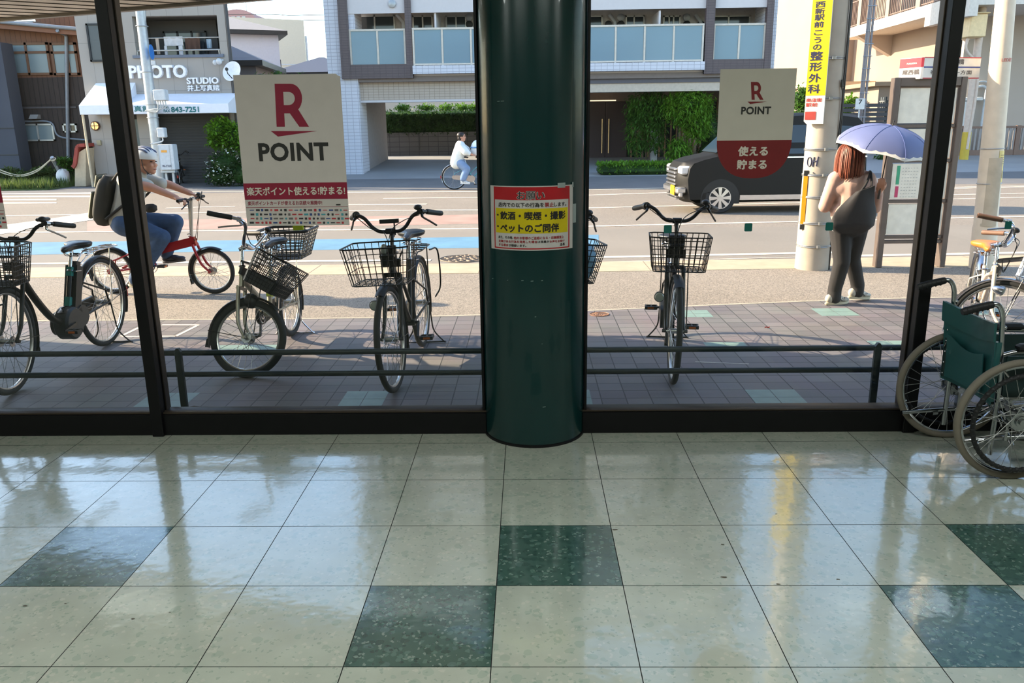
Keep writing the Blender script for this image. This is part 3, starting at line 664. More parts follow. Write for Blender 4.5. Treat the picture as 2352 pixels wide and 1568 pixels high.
def wire_basket(parent, M, c, wt, wb, lt, lb, h, r=.0022, nx=9, ny=7, nz=5, mt=None, name='basket', solid=0.0, rim=None, hx=0.0):
    """open wire basket; c = middle of its floor; x along the bike; hx = forward shift of the top"""
    b = MB(); b.M = M; c = V(c)
    def pt(sx, sy, t): return c+V((sx*(lb+(lt-lb)*t)/2+hx*t, sy*(wb+(wt-wb)*t)/2, h*t))
    def ring(t, rr):
        q = .82; pts = [(q, 1), (1, q), (1, -q), (q, -1), (-q, -1), (-1, -q), (-1, q), (-q, 1)]
        b.tube([pt(x, y, t) for x, y in pts], rr, 6, closed=True)
    for k in range(nz+1): ring(k/nz, r if k < nz else (rim or r*2))
    for k in range(ny):
        s = -1+2*(k+.5)/ny
        for e in (1, -1): b.tube([pt(e, s, 0), pt(e, s, 1)], r, 5, caps=False)
    for k in range(nx):
        s = -1+2*(k+.5)/nx
        for e in (1, -1): b.tube([pt(s, e, 0), pt(s, e, 1)], r, 5, caps=False)
        b.tube([pt(s, -1, 0), pt(s, 1, 0)], r, 5, caps=False)
    for k in range(ny): s = -1+2*(k+.5)/ny; b.tube([pt(-1, s, 0), pt(1, s, 0)], r, 5, caps=False)
    o = b.build(name, mt or M_BLKMET, parent)
    if solid:
        b = MB(); b.M = M; q = .9
        def band(t): return [pt(x*1.01, y*1.01, t) for x, y in [(q, 1), (1, q), (1, -q), (q, -1), (-q, -1), (-1, -q), (-1, q), (-q, 1)]]
        b.grid([band(0), band(solid)], closed=True); b.add(band(0), [tuple(range(8))]); b.build('basket_tray', M_BLKPL, o)
    return o
def bicycle(name, label, rear, front, R=.33, Rf=None, frame='step', col=None, steer=0.0, lean=0.0, basket=None, rear_basket=False, carrier=True, stand='loop', bars='city', seat=.80,
            headz=.80, stemz=.97, sad=None, guard=True, tw=.019, fend=None, motor=False, lamp=True, group=None, cranks=60.0, lever=None, tyre=None, barz=0.0, barw=1.0, barx=0.0, fork=None, seatx=0.0, grips=None, z0=0.0, tags=None):
    Rf = Rf or R; rear = V((rear[0], rear[1], 0)); front = V((front[0], front[1], 0)); d = front-rear; WB = d.length; rz = math.atan2(d.y, d.x)
    col = col or M_BLKMET; fend = fend or M_BLKMET; sad = sad or M_SADBLK; fork = fork or col; lever = lever or M_BLKMET; grips = grips or M_RUB
    t = thing(name, label, 'bicycle', (rear.x, rear.y, z0), rz, group)
    LM = MX.Rotation(lean, 4, 'X')
    ha = math.radians(70); hd = V((-math.cos(ha), 0, math.sin(ha))); S0 = V((WB-.055, 0, Rf)); S = lambda z: S0+hd*((z-Rf)/hd.z)
    SM = LM @ MX.Translation(S0) @ MX.Rotation(steer, 4, hd) @ MX.Translation(-S0)
    Ar, Af = V((0, 0, R)), V((WB, 0, Rf)); BB = V((WB*.42, 0, .285)); zc = Rf*2+.035
    sa = math.radians(69); sdr = V((-math.cos(sa), 0, math.sin(sa))); ST = lambda z: BB+sdr*((z-BB.z)/sdr.z)+V((seatx*(z-BB.z)/(seat-BB.z), 0, 0))
    # frame
    b = MB(); b.M = LM; r1 = .0165
    hz0 = zc+.012; b.tube([S(hz0), S(headz)], .019, 14)
    if frame == 'step':
        b.tube(spline([S(hz0+.04), S(hz0+.03)+V((-.14, 0, -.12)), BB+V((.16, 0, .16)), BB+V((.02, 0, .03)), BB], 6), .017, 12)
        b.tube(spline([S(headz-.03), S(headz-.03)+V((-.13, 0, -.14)), BB+V((.14, 0, .30)), ST(.42)], 6), .013, 12)
        b.tube([BB, ST(seat-.16)], r1, 12)
    elif frame == 'loop':
        b.tube(spline([S(hz0+.05), S(hz0+.02)+V((-.12, 0, -.16)), BB+V((.19, 0, .10)), BB+V((.06, 0, .02)), BB], 7), .024, 14)
        b.tube([BB, ST(seat-.16)], .018, 12)
    elif frame == 'mini':
        b.tube([S(hz0+.05), BB+V((.05, 0, .06)), BB], .021, 12); b.tube([BB, ST(seat-.16)], .019, 12); b.tube([S(headz-.03), ST(.52)], .014, 12)
    elif frame == 'fold':
        q = S(headz-.05); e = ST(.40)
        b.beam(q+V((.03, 0, 0)), e+V((.08, 0, .03)), .05, .085); b.beam(e+V((.09, 0, .034)), e+V((-.03, 0, 0)), .05, .07); b.tube([BB, ST(.52)], .019, 12); b.tube([e, BB+V((.02, 0, .0))], .016, 10)
        b.tube([e+V((-.02, 0, -.01)), BB+V((-.13, 0, .04)), Ar+V((.10, .03, .03))], .018, 10)
    elif frame == 'twin':
        for s in (-.022, .022): b.tube(spline([S(headz-.05)+V((0, s, 0)), BB+V((.22, s, .24)), BB+V((.02, s, .05))], 6), .012, 10)
        b.tube([S(hz0+.03), BB], .015, 12); b.tube([BB, ST(seat-.14)], .016, 12)
    for s in (-1, 1):
        b.tube([BB+V((-.02, s*.025, 0)), Ar+V((.05, s*.055, 0)), Ar+V((0, s*.058, 0))], .0085, 8)
        b.tube([ST(min(seat-.2, .58))+V((0, s*.012, 0)), Ar+V((.03, s*.052, R+.0-.02)) if frame in ('x',) else Ar+V((.02, s*.05, .1)), Ar+V((0, s*.058, 0))], .007, 8)
        b.box((-.016, s*.058-.003, R-.02), (.016, s*.058+.003, R+.02))
    b.cyl(BB+V((0, -.036, 0)), BB+V((0, .036, 0)), .023, 16)
    fr = b.build('frame', col, t)
    # seat post and saddle
    b = MB(); b.M = LM; b.tube([ST(seat-.17), ST(seat-.045)], .0125, 12); b.torus(ST(seat-.165), .02, .006, sdr, 16, 6); b.tube([ST(seat-.165)+V((0, .02, 0)), ST(seat-.165)+V((.02, .05, 0)), ST(seat-.165)+V((-.04, .055, -.005))], .004, 6)
    b.build('seat_post', M_CHROME, t)
    saddle(t, tuple(ST(seat-.01)+V((-.01, 0, 0))), LM, sad)
    # wheels, mudguards
    wheel('rear_wheel', t, Ar, R, LM, tw, tyre=tyre); wf = wheel('front_wheel', t, Af, Rf, SM, tw, tyre=tyre, hub=.016)
    if guard:
        b = MB(); b.M = LM; arc_strip(b, Ar, R+.018, .058, 40, 205)
        for s in (-1, 1): b.tube([Ar+V((0, s*.062, 0)), Ar+V(((R+.012)*math.cos(math.radians(175)), s*.028, (R+.012)*math.sin(math.radians(175))))], .0025, 5)
        b.box((-(R+.034), -.02, R-.03), (-(R+.016), .02, R+.045), 1); b.build('rear_mudguard', [fend, M_REDREF], t)
        b = MB(); b.M = SM; arc_strip(b, Af, Rf+.018, .058, 62, 208, n=26)
        for s in (-1, 1): b.tube([Af+V((0, s*.06, 0)), Af+V(((Rf+.012)*math.cos(math.radians(188)), s*.028, (Rf+.012)*math.sin(math.radians(188))))], .0025, 5)
        e = V((math.cos(math.radians(207)), 0, math.sin(math.radians(207)))); f_ = Af+e*(Rf+.017)
        b.prism([(-.03, .035), (.03, .035), (.034, -.02), (-.034, -.02)], (-.003, 0, 0), o=f_, U=(0, 1, 0), W=(-.2, 0, 1)); b.build('front_mudguard', fend, t)
    # fork
    b = MB(); b.M = SM; cr = S(zc)
    b.tube([cr, S(hz0)], .016, 12); b.beam(cr+V((0, -.055, 0)), cr+V((0, .055, 0)), .028, .024)
    for s in (-1, 1): b.tube(spline([cr+V((0, s*.05, .004)), S(Rf+.16)+V((0, s*.052, 0)), S(Rf+.07)+V((.008, s*.054, 0)), Af+V((0, s*.056, 0))], 5), [.0135]*6+[.0125]*5+[.0105]*4+[.0095], 10)
    for s in (-1, 1): b.cyl(Af+V((0, s*.052, 0)), Af+V((0, s*.078, 0)), .011, 8)
    b.build('fork', fork, t)
    # stem, bars
    b = MB(); b.M = SM; st = S(stemz); b.tube([S(headz-.02), st+V((barx, 0, 0))], .0125, 12); b.torus(S(headz), .019, .005, hd, 18, 6)
    b.tube([st+V((-.01+barx, 0, -.03)), st+V((.035+barx, 0, .005))], .015, 10); hb = st+V((.035+barx, 0, .005)); b.cyl(hb+V((0, -.028, 0)), hb+V((0, .028, 0)), .018, 14)
    b.build('stem', M_CHROME if bars in ('chrome', 'fold') else M_BLKMET, t)
    if bars == 'fold':
        half = [(0, 0, 0), (0, .10, 0), (0, .16, .006), (-.01, .28, .004)]; gi = (.62, 1.0)
    else:
        half = [(0, 0, 0), (.004, .06, .0), (.012, .105, .028+barz*.3), (.016, .150, .085+barz), (0, .195, .107+barz), (-.05, .228, .103+barz), (-.11, .258, .090+barz), (-.185, .295, .075+barz)]; gi = (.62, 1.0)
    hbo = None
    for s in (-1, 1):
        pts = spline([hb+V((x, s*y*barw, z)) for x, y, z in half], 6)
        b = MB(); b.M = SM; b.tube(pts, .0115, 12); o = b.build('handlebar', M_CHROME if bars in ('chrome',) else M_BLKMET, t)
        n0 = int(len(pts)*.70); gp = pts[n0:]
        b = MB(); b.M = SM; b.tube(gp, [.0155]+[.0165]*(len(gp)-2)+[.015], 12); b.build('grip', grips, o)
        c = pts[int(len(pts)*.62)]; q = pts[-1]; ax = (pts[-1]-c).normalized(); dn = V((0, 0, -1))
        b = MB(); b.M = SM; b.cyl(c-ax*.012, c+ax*.012, .017, 10); 
        b.tube(spline([c+V((.012, 0, -.012)), c+V((.038, s*.012, -.03)), c+ax*.06+V((.032, s*.012, -.052)), c+ax*.13+V((.036, s*.01, -.075))], 5), [.009]*5+[.006]*11, 8)
        b.build('brake_lever', lever, o)
        b = MB(); b.M = SM
        b.tube(spline([c+V((.03, -s*.01, -.015)), hb+V((.06, s*.10, .045+.02*s)), hb+V((.075, s*.02, .0)), S(headz-.02)+V((.05, -s*.02, 0)), S(zc+.06)+V((.035, -s*.03, 0))], 7), .0027, 6)
        b.build('cable', M_CABLE, t)
        if s == 1:
            b = MB(); b.M = SM; e = pts[int(len(pts)*.55)]; b.sphere(e+V((.0, 0, .032)), (.026, .026, .018), 14, 8); b.cyl(e+V((0, 0, .008)), e+V((0, 0, .026)), .008, 8); b.build('bell', M_BLKPL, o)
        elif bars == 'city': 
            b = MB(); b.M = SM; e = pts[int(len(pts)*.66)]; b.cyl(e-ax*.012, e+ax*.016, .024, 14); b.build('shifter', M_BLKPL, o)
    # crank and chain
    b = MB(); b.M = LM; cy = -.062; a = math.radians(cranks)
    b.cyl(BB+V((0, -.065, 0)), BB+V((0, .065, 0)), .012, 10); b.torus(BB+V((0, -.05, 0)), .068, .004, (0, 1, 0), 32, 6); b.torus(BB+V((0, -.05, 0)), .04, .006, (0, 1, 0), 24, 6)
    for k in range(4): e = V((math.cos(k*PI/2), 0, math.sin(k*PI/2))); b.beam(BB+V((0, -.05, 0)), BB+V((0, -.05, 0))+e*.07, .008, .006)
    pe = []
    for s, q in ((-1, 0), (1, PI)):
        e = V((math.cos(a+q), 0, math.sin(a+q)))*.165; b.beam(BB+V((0, s*.06, 0)), BB+e+V((0, s*.075, 0)), .014, .02); pe.append(BB+e+V((0, s*.075, 0)))
    cr_ = b.build('crank', M_CHROME if bars in ('chrome', 'fold') else M_BLKMET, t)
    for s, p in zip((-1, 1), pe):
        b = MB(); b.M = LM
        for x in (-.034, .028): b.bbox((p.x+x, p.y+(s*.02 if s > 0 else -.105), p.z-.012), (p.x+x+.008, p.y+(.105 if s > 0 else -.02), p.z+.012), .002)
        for y in (.02, .06, .098): yy = p.y+s*y; b.box((p.x-.03, yy-.005, p.z-.010), (p.x+.032, yy+.005, p.z+.010))
        b.cyl(p, p+V((0, s*.1, 0)), .008, 8)
        for x in (-.036, .0345): b.box((p.x+x, p.y+min(s*.04, s*.085), p.z-.007), (p.x+x+.002, p.y+max(s*.04, s*.085), p.z+.007), 1)
        b.build('pedal', [M_BLKPL, M_ORANGE], t)
    b = MB(); b.M = LM; n = 18; R1, R2 = .082, .05
    pl_ = [(BB.x+R1*math.cos(x), BB.z+R1*math.sin(x)) for x in [-PI/2+PI*k/n for k in range(n+1)]]+[(R2*math.cos(x), R+R2*math.sin(x)) for x in [PI/2+PI*k/n for k in range(n+1)]]
    if frame != 'fold': b.prism(pl_, (0, -.022, 0), o=(0, -.052, 0)); b.build('chain_guard', fend, t)
    else:
        for dz in (-.03, .03): b.tube([(BB.x, -.05, BB.z+dz*2.2), (0, -.05, R+dz)], .004, 6)
        b.build('chain', M_BLKMET, t)
    # stand
    if stand == 'loop':
        b = MB(); b.M = LM; h = -z0
        b.tube(spline([(0, .066, R), (-.02, .07, R*.6), (-.035, .082, .10), (-.06, .145, .012), (-.075, .15, .006), (-.07, .08, .006), (-.07, -.08, .006), (-.075, -.15, .006), (-.06, -.145, .012), (-.035, -.082, .10), (-.02, -.07, R*.6), (0, -.066, R)], 4), .0055, 8)
        b.build('kickstand', M_BLKMET if bars == 'city' else M_CHROME, t)
    if carrier:
        b = MB(); b.M = LM; zz = 2*R+.065
        for s in (-1, 1):
            b.tube([(.12, s*.03, zz-.005), (.08, s*.055, zz), (-.22, s*.062, zz), (-.25, s*.04, zz), (-.26, 0, zz)], .005, 7)
            b.tube([(-.10, s*.06, zz), (-.03, s*.066, R)], .0045, 7)
        for x in (.02, -.08, -.18): b.tube([(x, -.058, zz), (x, .058, zz)], .0045, 7)
        b.tube([(.10, 0, zz-.004), (-.25, 0, zz+.004)], .0045, 7); b.tube([(.12, .03, zz-.005), tuple(ST(.60))], .0045, 7); b.tube([(.12, -.03, zz-.005), tuple(ST(.60))], .0045, 7)
        b.build('carrier', M_CHROME if (bars != 'city' or motor) else M_BLKMET, t)
    if rear_basket: wire_basket(t, LM, (-.10, 0, 2*R+.07), .40, .28, .36, .30, .21, .0042, 8, 9, 8, M_BLKPL, 'rear_basket', rim=.011, hx=-.03)
    if basket:
        bk = dict(w=.37, wb=.30, l=.26, lb=.21, h=.22, z=.70, r=.0024, x=.20, solid=0, rim=.005, mt=M_BLKMET, nx=6, ny=8, nz=4, tilt=0.0); bk.update(basket)
        o = S(bk['z'])+V((bk['x'], 0, 0)); BM = SM @ MX.Translation(o) @ MX.Rotation(bk['tilt'], 4, 'Y')
        wire_basket(t, BM, (0, 0, 0), bk['w'], bk['wb'], bk['l'], bk['lb'], bk['h'], bk['r'], bk['nx'], bk['ny'], bk['nz'], bk['mt'], solid=bk['solid'], rim=bk['rim'], hx=.02)
        b = MB(); b.M = SM
        b.beam(S(headz+.03)+V((.01, 0, 0)), o+V((-bk['lb']/2, 0, bk['h']*.6)), .09, .012); b.beam(S(headz-.03)+V((.02, -.06, 0)), S(headz-.03)+V((.02, .06, 0)), .02, .05)
        for s in (-1, 1): b.tube([o+V((-bk['lb']*.3, s*.07, 0)), Af+V((0, s*.07, 0))], .0035, 6)
        b.build('basket_stay', M_BLKMET, t)
    if lamp:
        b = MB(); b.M = SM; c = S(Rf+.20)+V((.05, -.10, 0)); b.lathe([(.012, -.05), (.026, -.03), (.032, 0), (.033, .012)], 16, c, (1, 0, -.05)); b.tube([c+V((-.02, 0, 0)), c+V((-.035, .05, .01))], .006, 6)
        b.lathe([(.030, .012), (.024, .02), (0, .024)], 16, c, (1, 0, -.05), 1); b.build('headlamp', [M_BLKPL if bars == 'city' else M_CHROME, M_LENS], t)
    return t, LM, SM, S, ST, BB
# ---- the parked ones
# black electric bicycle, far left
M_EGREY = mat('motor_grey', (52, 56, 60), .4, .4); M_TEALTAG = mat('teal_label', (60, 150, 140), .5); M_GOLD = mat('gold_decal', (190, 160, 60), .4)
t, LM, SM, S, ST, BB = bicycle('electric_bicycle', 'black electric bicycle with a battery and wire basket, cut by the left edge', (-3.225, 5.96), (-3.23, 4.80), R=.335, frame='loop', steer=.10, basket=dict(w=.36, wb=.28, z=.70, h=.24, nx=10, ny=12, nz=8, r=.0028), seat=.80, stemz=.93, headz=.80, carrier=True, motor=True, lever=M_RIM, barz=-.01, cranks=175)
b = MB(); b.M = LM
b.lathe([(.10, -.055), (.115, -.04), (.115, .04), (.10, .055)], 26, BB+V((-.02, 0, .0)), (0, 1, 0)); b.lathe([(.07, -.07), (.075, -.05), (.075, .05)], 22, BB+V((-.13, 0, .03)), (0, 1, 0)); b.bbox(tuple(BB+V((-.15, -.05, .0))), tuple(BB+V((.06, .05, .12))), .03)
b.build('motor', M_EGREY, t)
b = MB(); b.M = LM; q = ST(.34)+V((-.055, 0, 0)); e = ST(.66)+V((-.05, 0, 0)); b.beam(q, e, .075, .085, upv=(0, 1, 0)); b.beam(e, e+V((-.01, 0, .03)), .06, .05); b.build('battery', M_BLKPL, t)
for z in (.40, .60):
    b = MB(); b.M = LM; a = ST(z); b.beam(a, a+(ST(z+.06)-a), .038, .038); b.build('frame_label', M_TEALTAG, t)
b = MB(); b.M = LM; b.prism([(0, 0), (.06, .01), (.07, .03), (.01, .05)], (0, .002, 0), o=BB+V((-.06, .052, .05))); b.build('decal', M_GOLD, t)
b = MB(); b.M = SM; c = S(.93)+V((.0, .17, .115)); b.bbox((c.x-.05, c.y-.03, c.z), (c.x+.03, c.y+.03, c.z+.022), .006); b.build('display', M_BLKPL, t)
# pale small-wheeled bicycle, steered to the side
M_PALE = mat('champagne_paint', (176, 168, 148), .35, .4)
t, LM, SM, S, ST, BB = bicycle('bicycle', 'pale small-wheeled bicycle with front and rear black baskets, wheel turned sideways', (-1.87, 6.20), (-1.905, 5.13), R=.272, Rf=.262, frame='mini', col=M_PALE, fork=M_PALE, steer=1.52, lean=.02, bars='chrome', lever=M_CHROME, rear_basket=True, basket=dict(w=.36, wb=.27, l=.26, lb=.21, h=.225, z=.60, x=.17, solid=.34, nx=9, ny=12, nz=8, r=.0030, tilt=.16), seat=.775, headz=.70, stemz=.83, tw=.024, barz=.03, group=None, cranks=-80, lamp=False)
b = MB(); b.M = LM
b.beam(ST(.40), ST(.46), .04, .04); b.build('reflective_band', mat('neon_yellow', (200, 220, 40), .4), t)
b = MB(); b.M = LM; b.box((-.305, .0, .795), (-.275, .08, .835)); b.build('basket_band', mat('neon_yellow', (200, 220, 40)), t)
b = MB(); b.M = SM; c = S(.50)+V((.07, 0, 0)); b.sphere(c, (.06, .04, .05), 12, 8); b.build('headlamp', M_BLKPL, t)
# black one left of the pillar
t, LM, SM, S, ST, BB = bicycle('bicycle', 'black bicycle with an empty wire basket standing left of the pillar', (-.79, 5.88), (-.83, 4.80), R=.33, frame='step', steer=-.05, lean=.035, basket=dict(w=.40, wb=.33, l=.30, lb=.24, h=.225, z=.69, x=.21, nx=6, ny=9, nz=3), seat=.86, headz=.80, stemz=.955, cranks=155, group=None)
b = MB(); b.M = SM; c = S(.955); b.box((c.x+.03, c.y-.06, c.z+.055), (c.x+.05, c.y+.06, c.z+.08)); b.tube([c+V((.04, .03, -.02)), c+V((.04, .03, .06))], .005, 6); b.build('bar_bracket', M_BLKPL, t)
b = MB(); b.M = SM; c = S(.84)+V((.04, -.02, 0)); b.bbox((c.x, c.y-.035, c.z-.05), (c.x+.03, c.y+.06, c.z+.04), .005); b.sphere(c+V((.035, -.01, .02)), (.018, .022, .034), 12, 8, 1); b.build('reflector', [M_BLKPL, M_LENS], t)
b = MB(); b.M = LM; b.tube(spline([(.02, -.10, .72), (.0, -.14, .62), (.0, -.15, .42), (.03, -.12, .36)], 5), .006, 8); b.build('rack_hook', M_BLKMET, t); b = MB(); b.M = LM; b.tube(spline([(.02, .10, .72), (-.06, .145, .70), (-.06, .15, .45), (-.03, .11, .36)], 5), .006, 8); b.build('rack_hook', M_BLKMET, t)
# one mostly hidden by the pillar
t, LM, SM, S, ST, BB = bicycle('bicycle', 'black bicycle mostly hidden by the pillar, basket holding something pale blue', (.19, 5.90), (.17, 4.82), R=.33, frame='step', steer=.24, basket=dict(w=.40, wb=.31, l=.28, lb=.22, h=.235, z=.69, nx=8, ny=11, nz=7, r=.0025), seat=.84, stemz=.93, cranks=10)
b = MB(); q = S(.69)+V((.22, .07, .115))
bt = thing('shopping_bag', 'pale blue bag lying in the basket beside the pillar', 'bag', (0, 0, 0))
TM = MX.Translation(V((.19, 5.90, 0))) @ MX.Rotation(math.atan2(-1.08, -.02), 4, 'Z'); wq = TM @ SM @ q; bt.location = wq; b2 = MB()
rows = []
for k in range(9):
    th = PI*k/8; rows.append([(.105*math.sin(th)**.7*math.cos(a)*(1+.12*math.sin(3*a+k)), .115*math.sin(th)**.7*math.sin(a)*(1+.1*math.cos(4*a-k)), .11*math.cos(th)+.012*math.sin(5*a+k)) for a in [2*PI*j/16 for j in range(16)]])
b2.grid(rows, closed=True); b2.build('bag_body', mat('pale_blue_bag', (130, 176, 206), .5), bt, smooth=60)
# black one right of the pillar, head on
t, LM, SM, S, ST, BB = bicycle('bicycle', 'black bicycle with an empty wire basket, seen head-on right of the pillar', (1.05, 5.98), (.905, 4.93), R=.335, frame='step', steer=.05, basket=dict(w=.36, wb=.31, l=.24, lb=.22, h=.21, z=.72, x=.17, nx=5, ny=10, nz=4, r=.0028, rim=.0042), seat=.80, headz=.82, stemz=.985, barw=.90, cranks=170, barz=-.02)
b = MB(); b.M = SM; c = S(.86)+V((.035, 0, 0)); b.bbox((c.x-.02, -.05, c.z-.045), (c.x+.01, .05, c.z+.045), .006); b.build('basket_clamp', M_BLKPL, t)
# pale one at the right edge, behind the wheelchair
M_PINK2 = mat('pearl_paint', (226, 212, 198), .3, .2); M_TAN = mat('tan_leather', (196, 120, 46), .4, coat=.2)
p = G(2238, 756)
t, LM, SM, S, ST, BB = bicycle('bicycle', 'pale bicycle with a tan saddle parked at the right, behind the wheelchair', (p.x-.02, p.y+.02), (2.985, 5.16), R=.302, frame='twin', col=M_PINK2, fork=M_PINK2, steer=1.40, bars='chrome', lever=M_CHROME, basket=dict(w=.36, wb=.28, l=.28, lb=.22, h=.24, z=.62, x=.24, mt=M_CHROME, nx=6, ny=8, nz=5), seat=.70, headz=.66, stemz=.80, barw=.8, sad=M_TAN, fend=M_CHROME, carrier=False, grips=mat('brown_grip', (120, 88, 70), .6), barz=.0, cranks=30)
# ================================================================ wheelchair by the window (faces +x)
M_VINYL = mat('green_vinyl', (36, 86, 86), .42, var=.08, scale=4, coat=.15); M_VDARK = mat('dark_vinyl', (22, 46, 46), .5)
M_STEEL = mat('chair_chrome', (190, 192, 196), .15, 1.0, var=.02); M_GTYRE = mat('grey_tyre', (120, 112, 100), .75); M_GRIPW = mat('black_grip', (20, 20, 22), .55)
wc = thing('wheelchair', 'green vinyl wheelchair parked against the window at the right', 'wheelchair', (2.15, 3.72, 0))
YN, YF = 3.535-3.72, 3.925-3.72       # near and far side frames, local y
WN, WF = 3.47-3.72, 3.975-3.72
X = lambda x: x-2.15
def wcwheel(y, x, out):
    c = V((x, y, .282)); b = MB(); b.torus(c, .252, .010, (0, 1, 0), 64, 8, ry=.012); b.cyl(c+V((0, -.035, 0)), c+V((0, .035, 0)), .026, 20)
    for s in (-1, 1): b.lathe([(.045, 0), (.045, .004)], 20, c+V((0, s*.026, 0)), (0, 1, 0)); b.cyl(c+V((0, s*.035, 0)), c+V((0, s*.046, 0)), .016, 12)
    w = b.build('drive_wheel', M_STEEL, wc)
    b = MB(); b.torus(c, .267, .0165, (0, 1, 0), 72, 10); b.build('tyre', M_GTYRE, w)
    b = MB()
    for k in range(32):
        a = 2*PI*k/32; s = 1 if k % 2 else -1; o = 1.2 if (k//2) % 2 else -1.2
        b.tube([c+V((.04*math.cos(a+o), s*.026, .04*math.sin(a+o))), c+V((.245*math.cos(a), 0, .245*math.sin(a)))], .0014, 4, caps=False)
    b.build('spokes', M_SPOKE, w)
    b = MB(); yy = out*.045; pts = []
    b.torus(c+V((0, yy, 0)), .222, .0105, (0, 1, 0), 72, 8)
    for k in range(48): a = 2*PI*k/48; b.sphere(c+V((.222*math.cos(a), yy, .222*math.sin(a))), .0125, 8, 5)
    b.build('hand_rim', M_GRIPW, w)
    for k in range(4):
        a = 2*PI*k/4+.4
        b = MB(); b.tube([c+V((.222*math.cos(a), yy, .222*math.sin(a))), c+V((.25*math.cos(a), out*.01, .25*math.sin(a)))], .005, 6); b.build('rim_bracket', M_STEEL, w)
wcwheel(WN, X(2.185), -1); wcwheel(WF, X(2.15), 1)
for y, hx, hz, nm in ((YN, 2.075, .80, 'near'), (YF, 2.055, .835, 'far')):
    b = MB(); o = X(hx)
    b.tube(spline([(o+.045, y, .09), (o+.045, y, .40), (o+.02, y, hz-.12), (o+.012, y, hz-.045), (o-.012, y, hz-.006), (o-.055, y, hz-.004), (o-.10, y, hz-.018)], 7), .0115, 12)
    b.tube(spline([(o+.045, y, .17), (o-.17 if y == YF else o-.10, y, .155)], 2), .010, 10)
    b.tube([(o+.04, y, .36), (o+.45, y, .36)], .011, 10); b.tube([(o+.45, y, .43), (o+.45, y, .14)], .011, 10); b.tube([(o+.05, y, .17), (o+.45, y, .19)], .010, 10)
    b.tube(spline([(o+.04, y, .565), (o+.12, y, .58), (o+.36, y, .58), (o+.42, y, .56), (o+.44, y, .44)], 5), .0105, 10)
    b.cyl((o+.10, y-.03, .282), (o+.10, y+.03, .282), .02, 14); b.beam((o+.10, y, .16), (o+.10, y, .36), .03, .012); b.cyl((o-.02, y, .155), (o+.005, y, .158), .016, 10)
    b.tube(spline([(o+.45, y, .36), (o+.56, y, .28), (o+.62, y, .10)], 5), .010, 10)
    b.build('side_frame', M_STEEL, wc)
    b = MB(); b.tube(spline([(o-.035, y, hz-.003), (o-.10, y, hz-.018), (o-.165, y, hz-.036)], 6), [.0155]+[.0175]*11+[.015], 14)
    for k in range(5): p = V((o-.06-.022*k, y, hz-.010-.0055*k)); b.torus(p, .0172, .0022, (1, 0, .2), 14, 5)
    b.build('push_grip', M_GRIPW, wc)
    b = MB(); b.bbox((o+.10, y-.03, .585), (o+.37, y+.03, .615), .010); b.build('arm_pad', M_GRIPW, wc)
    b = MB(); b.box((o+.06, y-.005, .37), (o+.40, y+.003, .56)); b.build('skirt_guard', M_VDARK, wc)
    b = MB(); b.torus((o+.47, y, .075), .058, .017, (0, 1, 0), 28, 8); b.cyl((o+.47, y-.02, .075), (o+.47, y+.02, .075), .045, 18); b.build('caster_wheel', mat('caster_grey', (90, 90, 88), .7), wc)
    b = MB()
    for s in (-.026, .026): b.beam((o+.47, y+s, .075), (o+.45, y+s, .155), .02, .005)
    b.beam((o+.45, y-.03, .157), (o+.45, y+.03, .157), .03, .012); b.build('caster_fork', M_STEEL, wc)
    b = MB(); s = 1 if y < 0 else -1; b.bbox((o+.58, min(y, y+s*.14), .09), (o+.72, max(y, y+s*.14), .105), .006); b.build('footplate', M_VDARK, wc)
    b = MB(); b.tube([(o+.02, y, .55), (o-.005, y-.012, .50)], .004, 6); b.sphere((o+.028, y, hz-.11), .013, 10, 6); b.build('clamp', M_STEEL, wc)
# cross brace, seat, back
b = MB()
b.tube([(X(2.22), YN, .13), (X(2.22), YF, .40)], .010, 10); b.tube([(X(2.245), YF, .13), (X(2.245), YN, .40)], .010, 10); b.cyl((X(2.20), 0.01, .265), (X(2.265), .01, .265), .014, 10); b.build('cross_brace', M_STEEL, wc)
b = MB(); rows = []
for k in range(9):
    t = k/8; y = YN+(YF-YN)*t; s = -.045*math.sin(PI*t); rows.append([(X(2.11), y, .405+s), (X(2.50), y, .415+s), (X(2.50), y, .400+s), (X(2.11), y, .390+s)])
b.grid(rows, closed=True); b.add(rows[0], [(3, 2, 1, 0)]); b.add(rows[-1], [(0, 1, 2, 3)]); b.build('seat', M_VDARK, wc)
def back_sheet(z0f, z1f, off, th, sag, mtl, nm, y0=YN, y1=YF, lean=True):
    """hanging vinyl panel between the back posts; z limits are functions of 0..1 across"""
    b = MB(); n, m = 14, 10; A_, B_ = [], []
    for i in range(m+1):
        ra, rb = [], []
        for j in range(n+1):
            t = j/n; y = y0+(y1-y0)*t; z = z0f(t)+(z1f(t)-z0f(t))*i/m; tt = (y-YN)/(YF-YN)
            bx = X(2.10)+(.0-.022*sstep(.4, .75, z))-.012*tt*0+ (-.018)*tt
            x = bx+sag*math.sin(PI*tt)*(.6+.4*sstep(.35, .7, z))-off
            ra.append((x-th, y, z)); rb.append((x, y, z))
        A_.append(ra); B_.append(rb)
    b.grid(A_); b.grid([r[::-1] for r in B_]); 
    b.grid([A_[0], B_[0]]); b.grid([B_[-1], A_[-1]]); b.grid([[r[0] for r in A_], [r[0] for r in B_]][::-1]); b.grid([[r[-1] for r in A_], [r[-1] for r in B_]])
    return b.build(nm, mtl, wc, smooth=50, fix=True)
top = lambda t: .715-.02*math.sin(PI*t)+.012*t
bk = back_sheet(lambda t: .335, top, 0.012, .006, .030, M_VINYL, 'backrest', YN-.012, YF+.012)
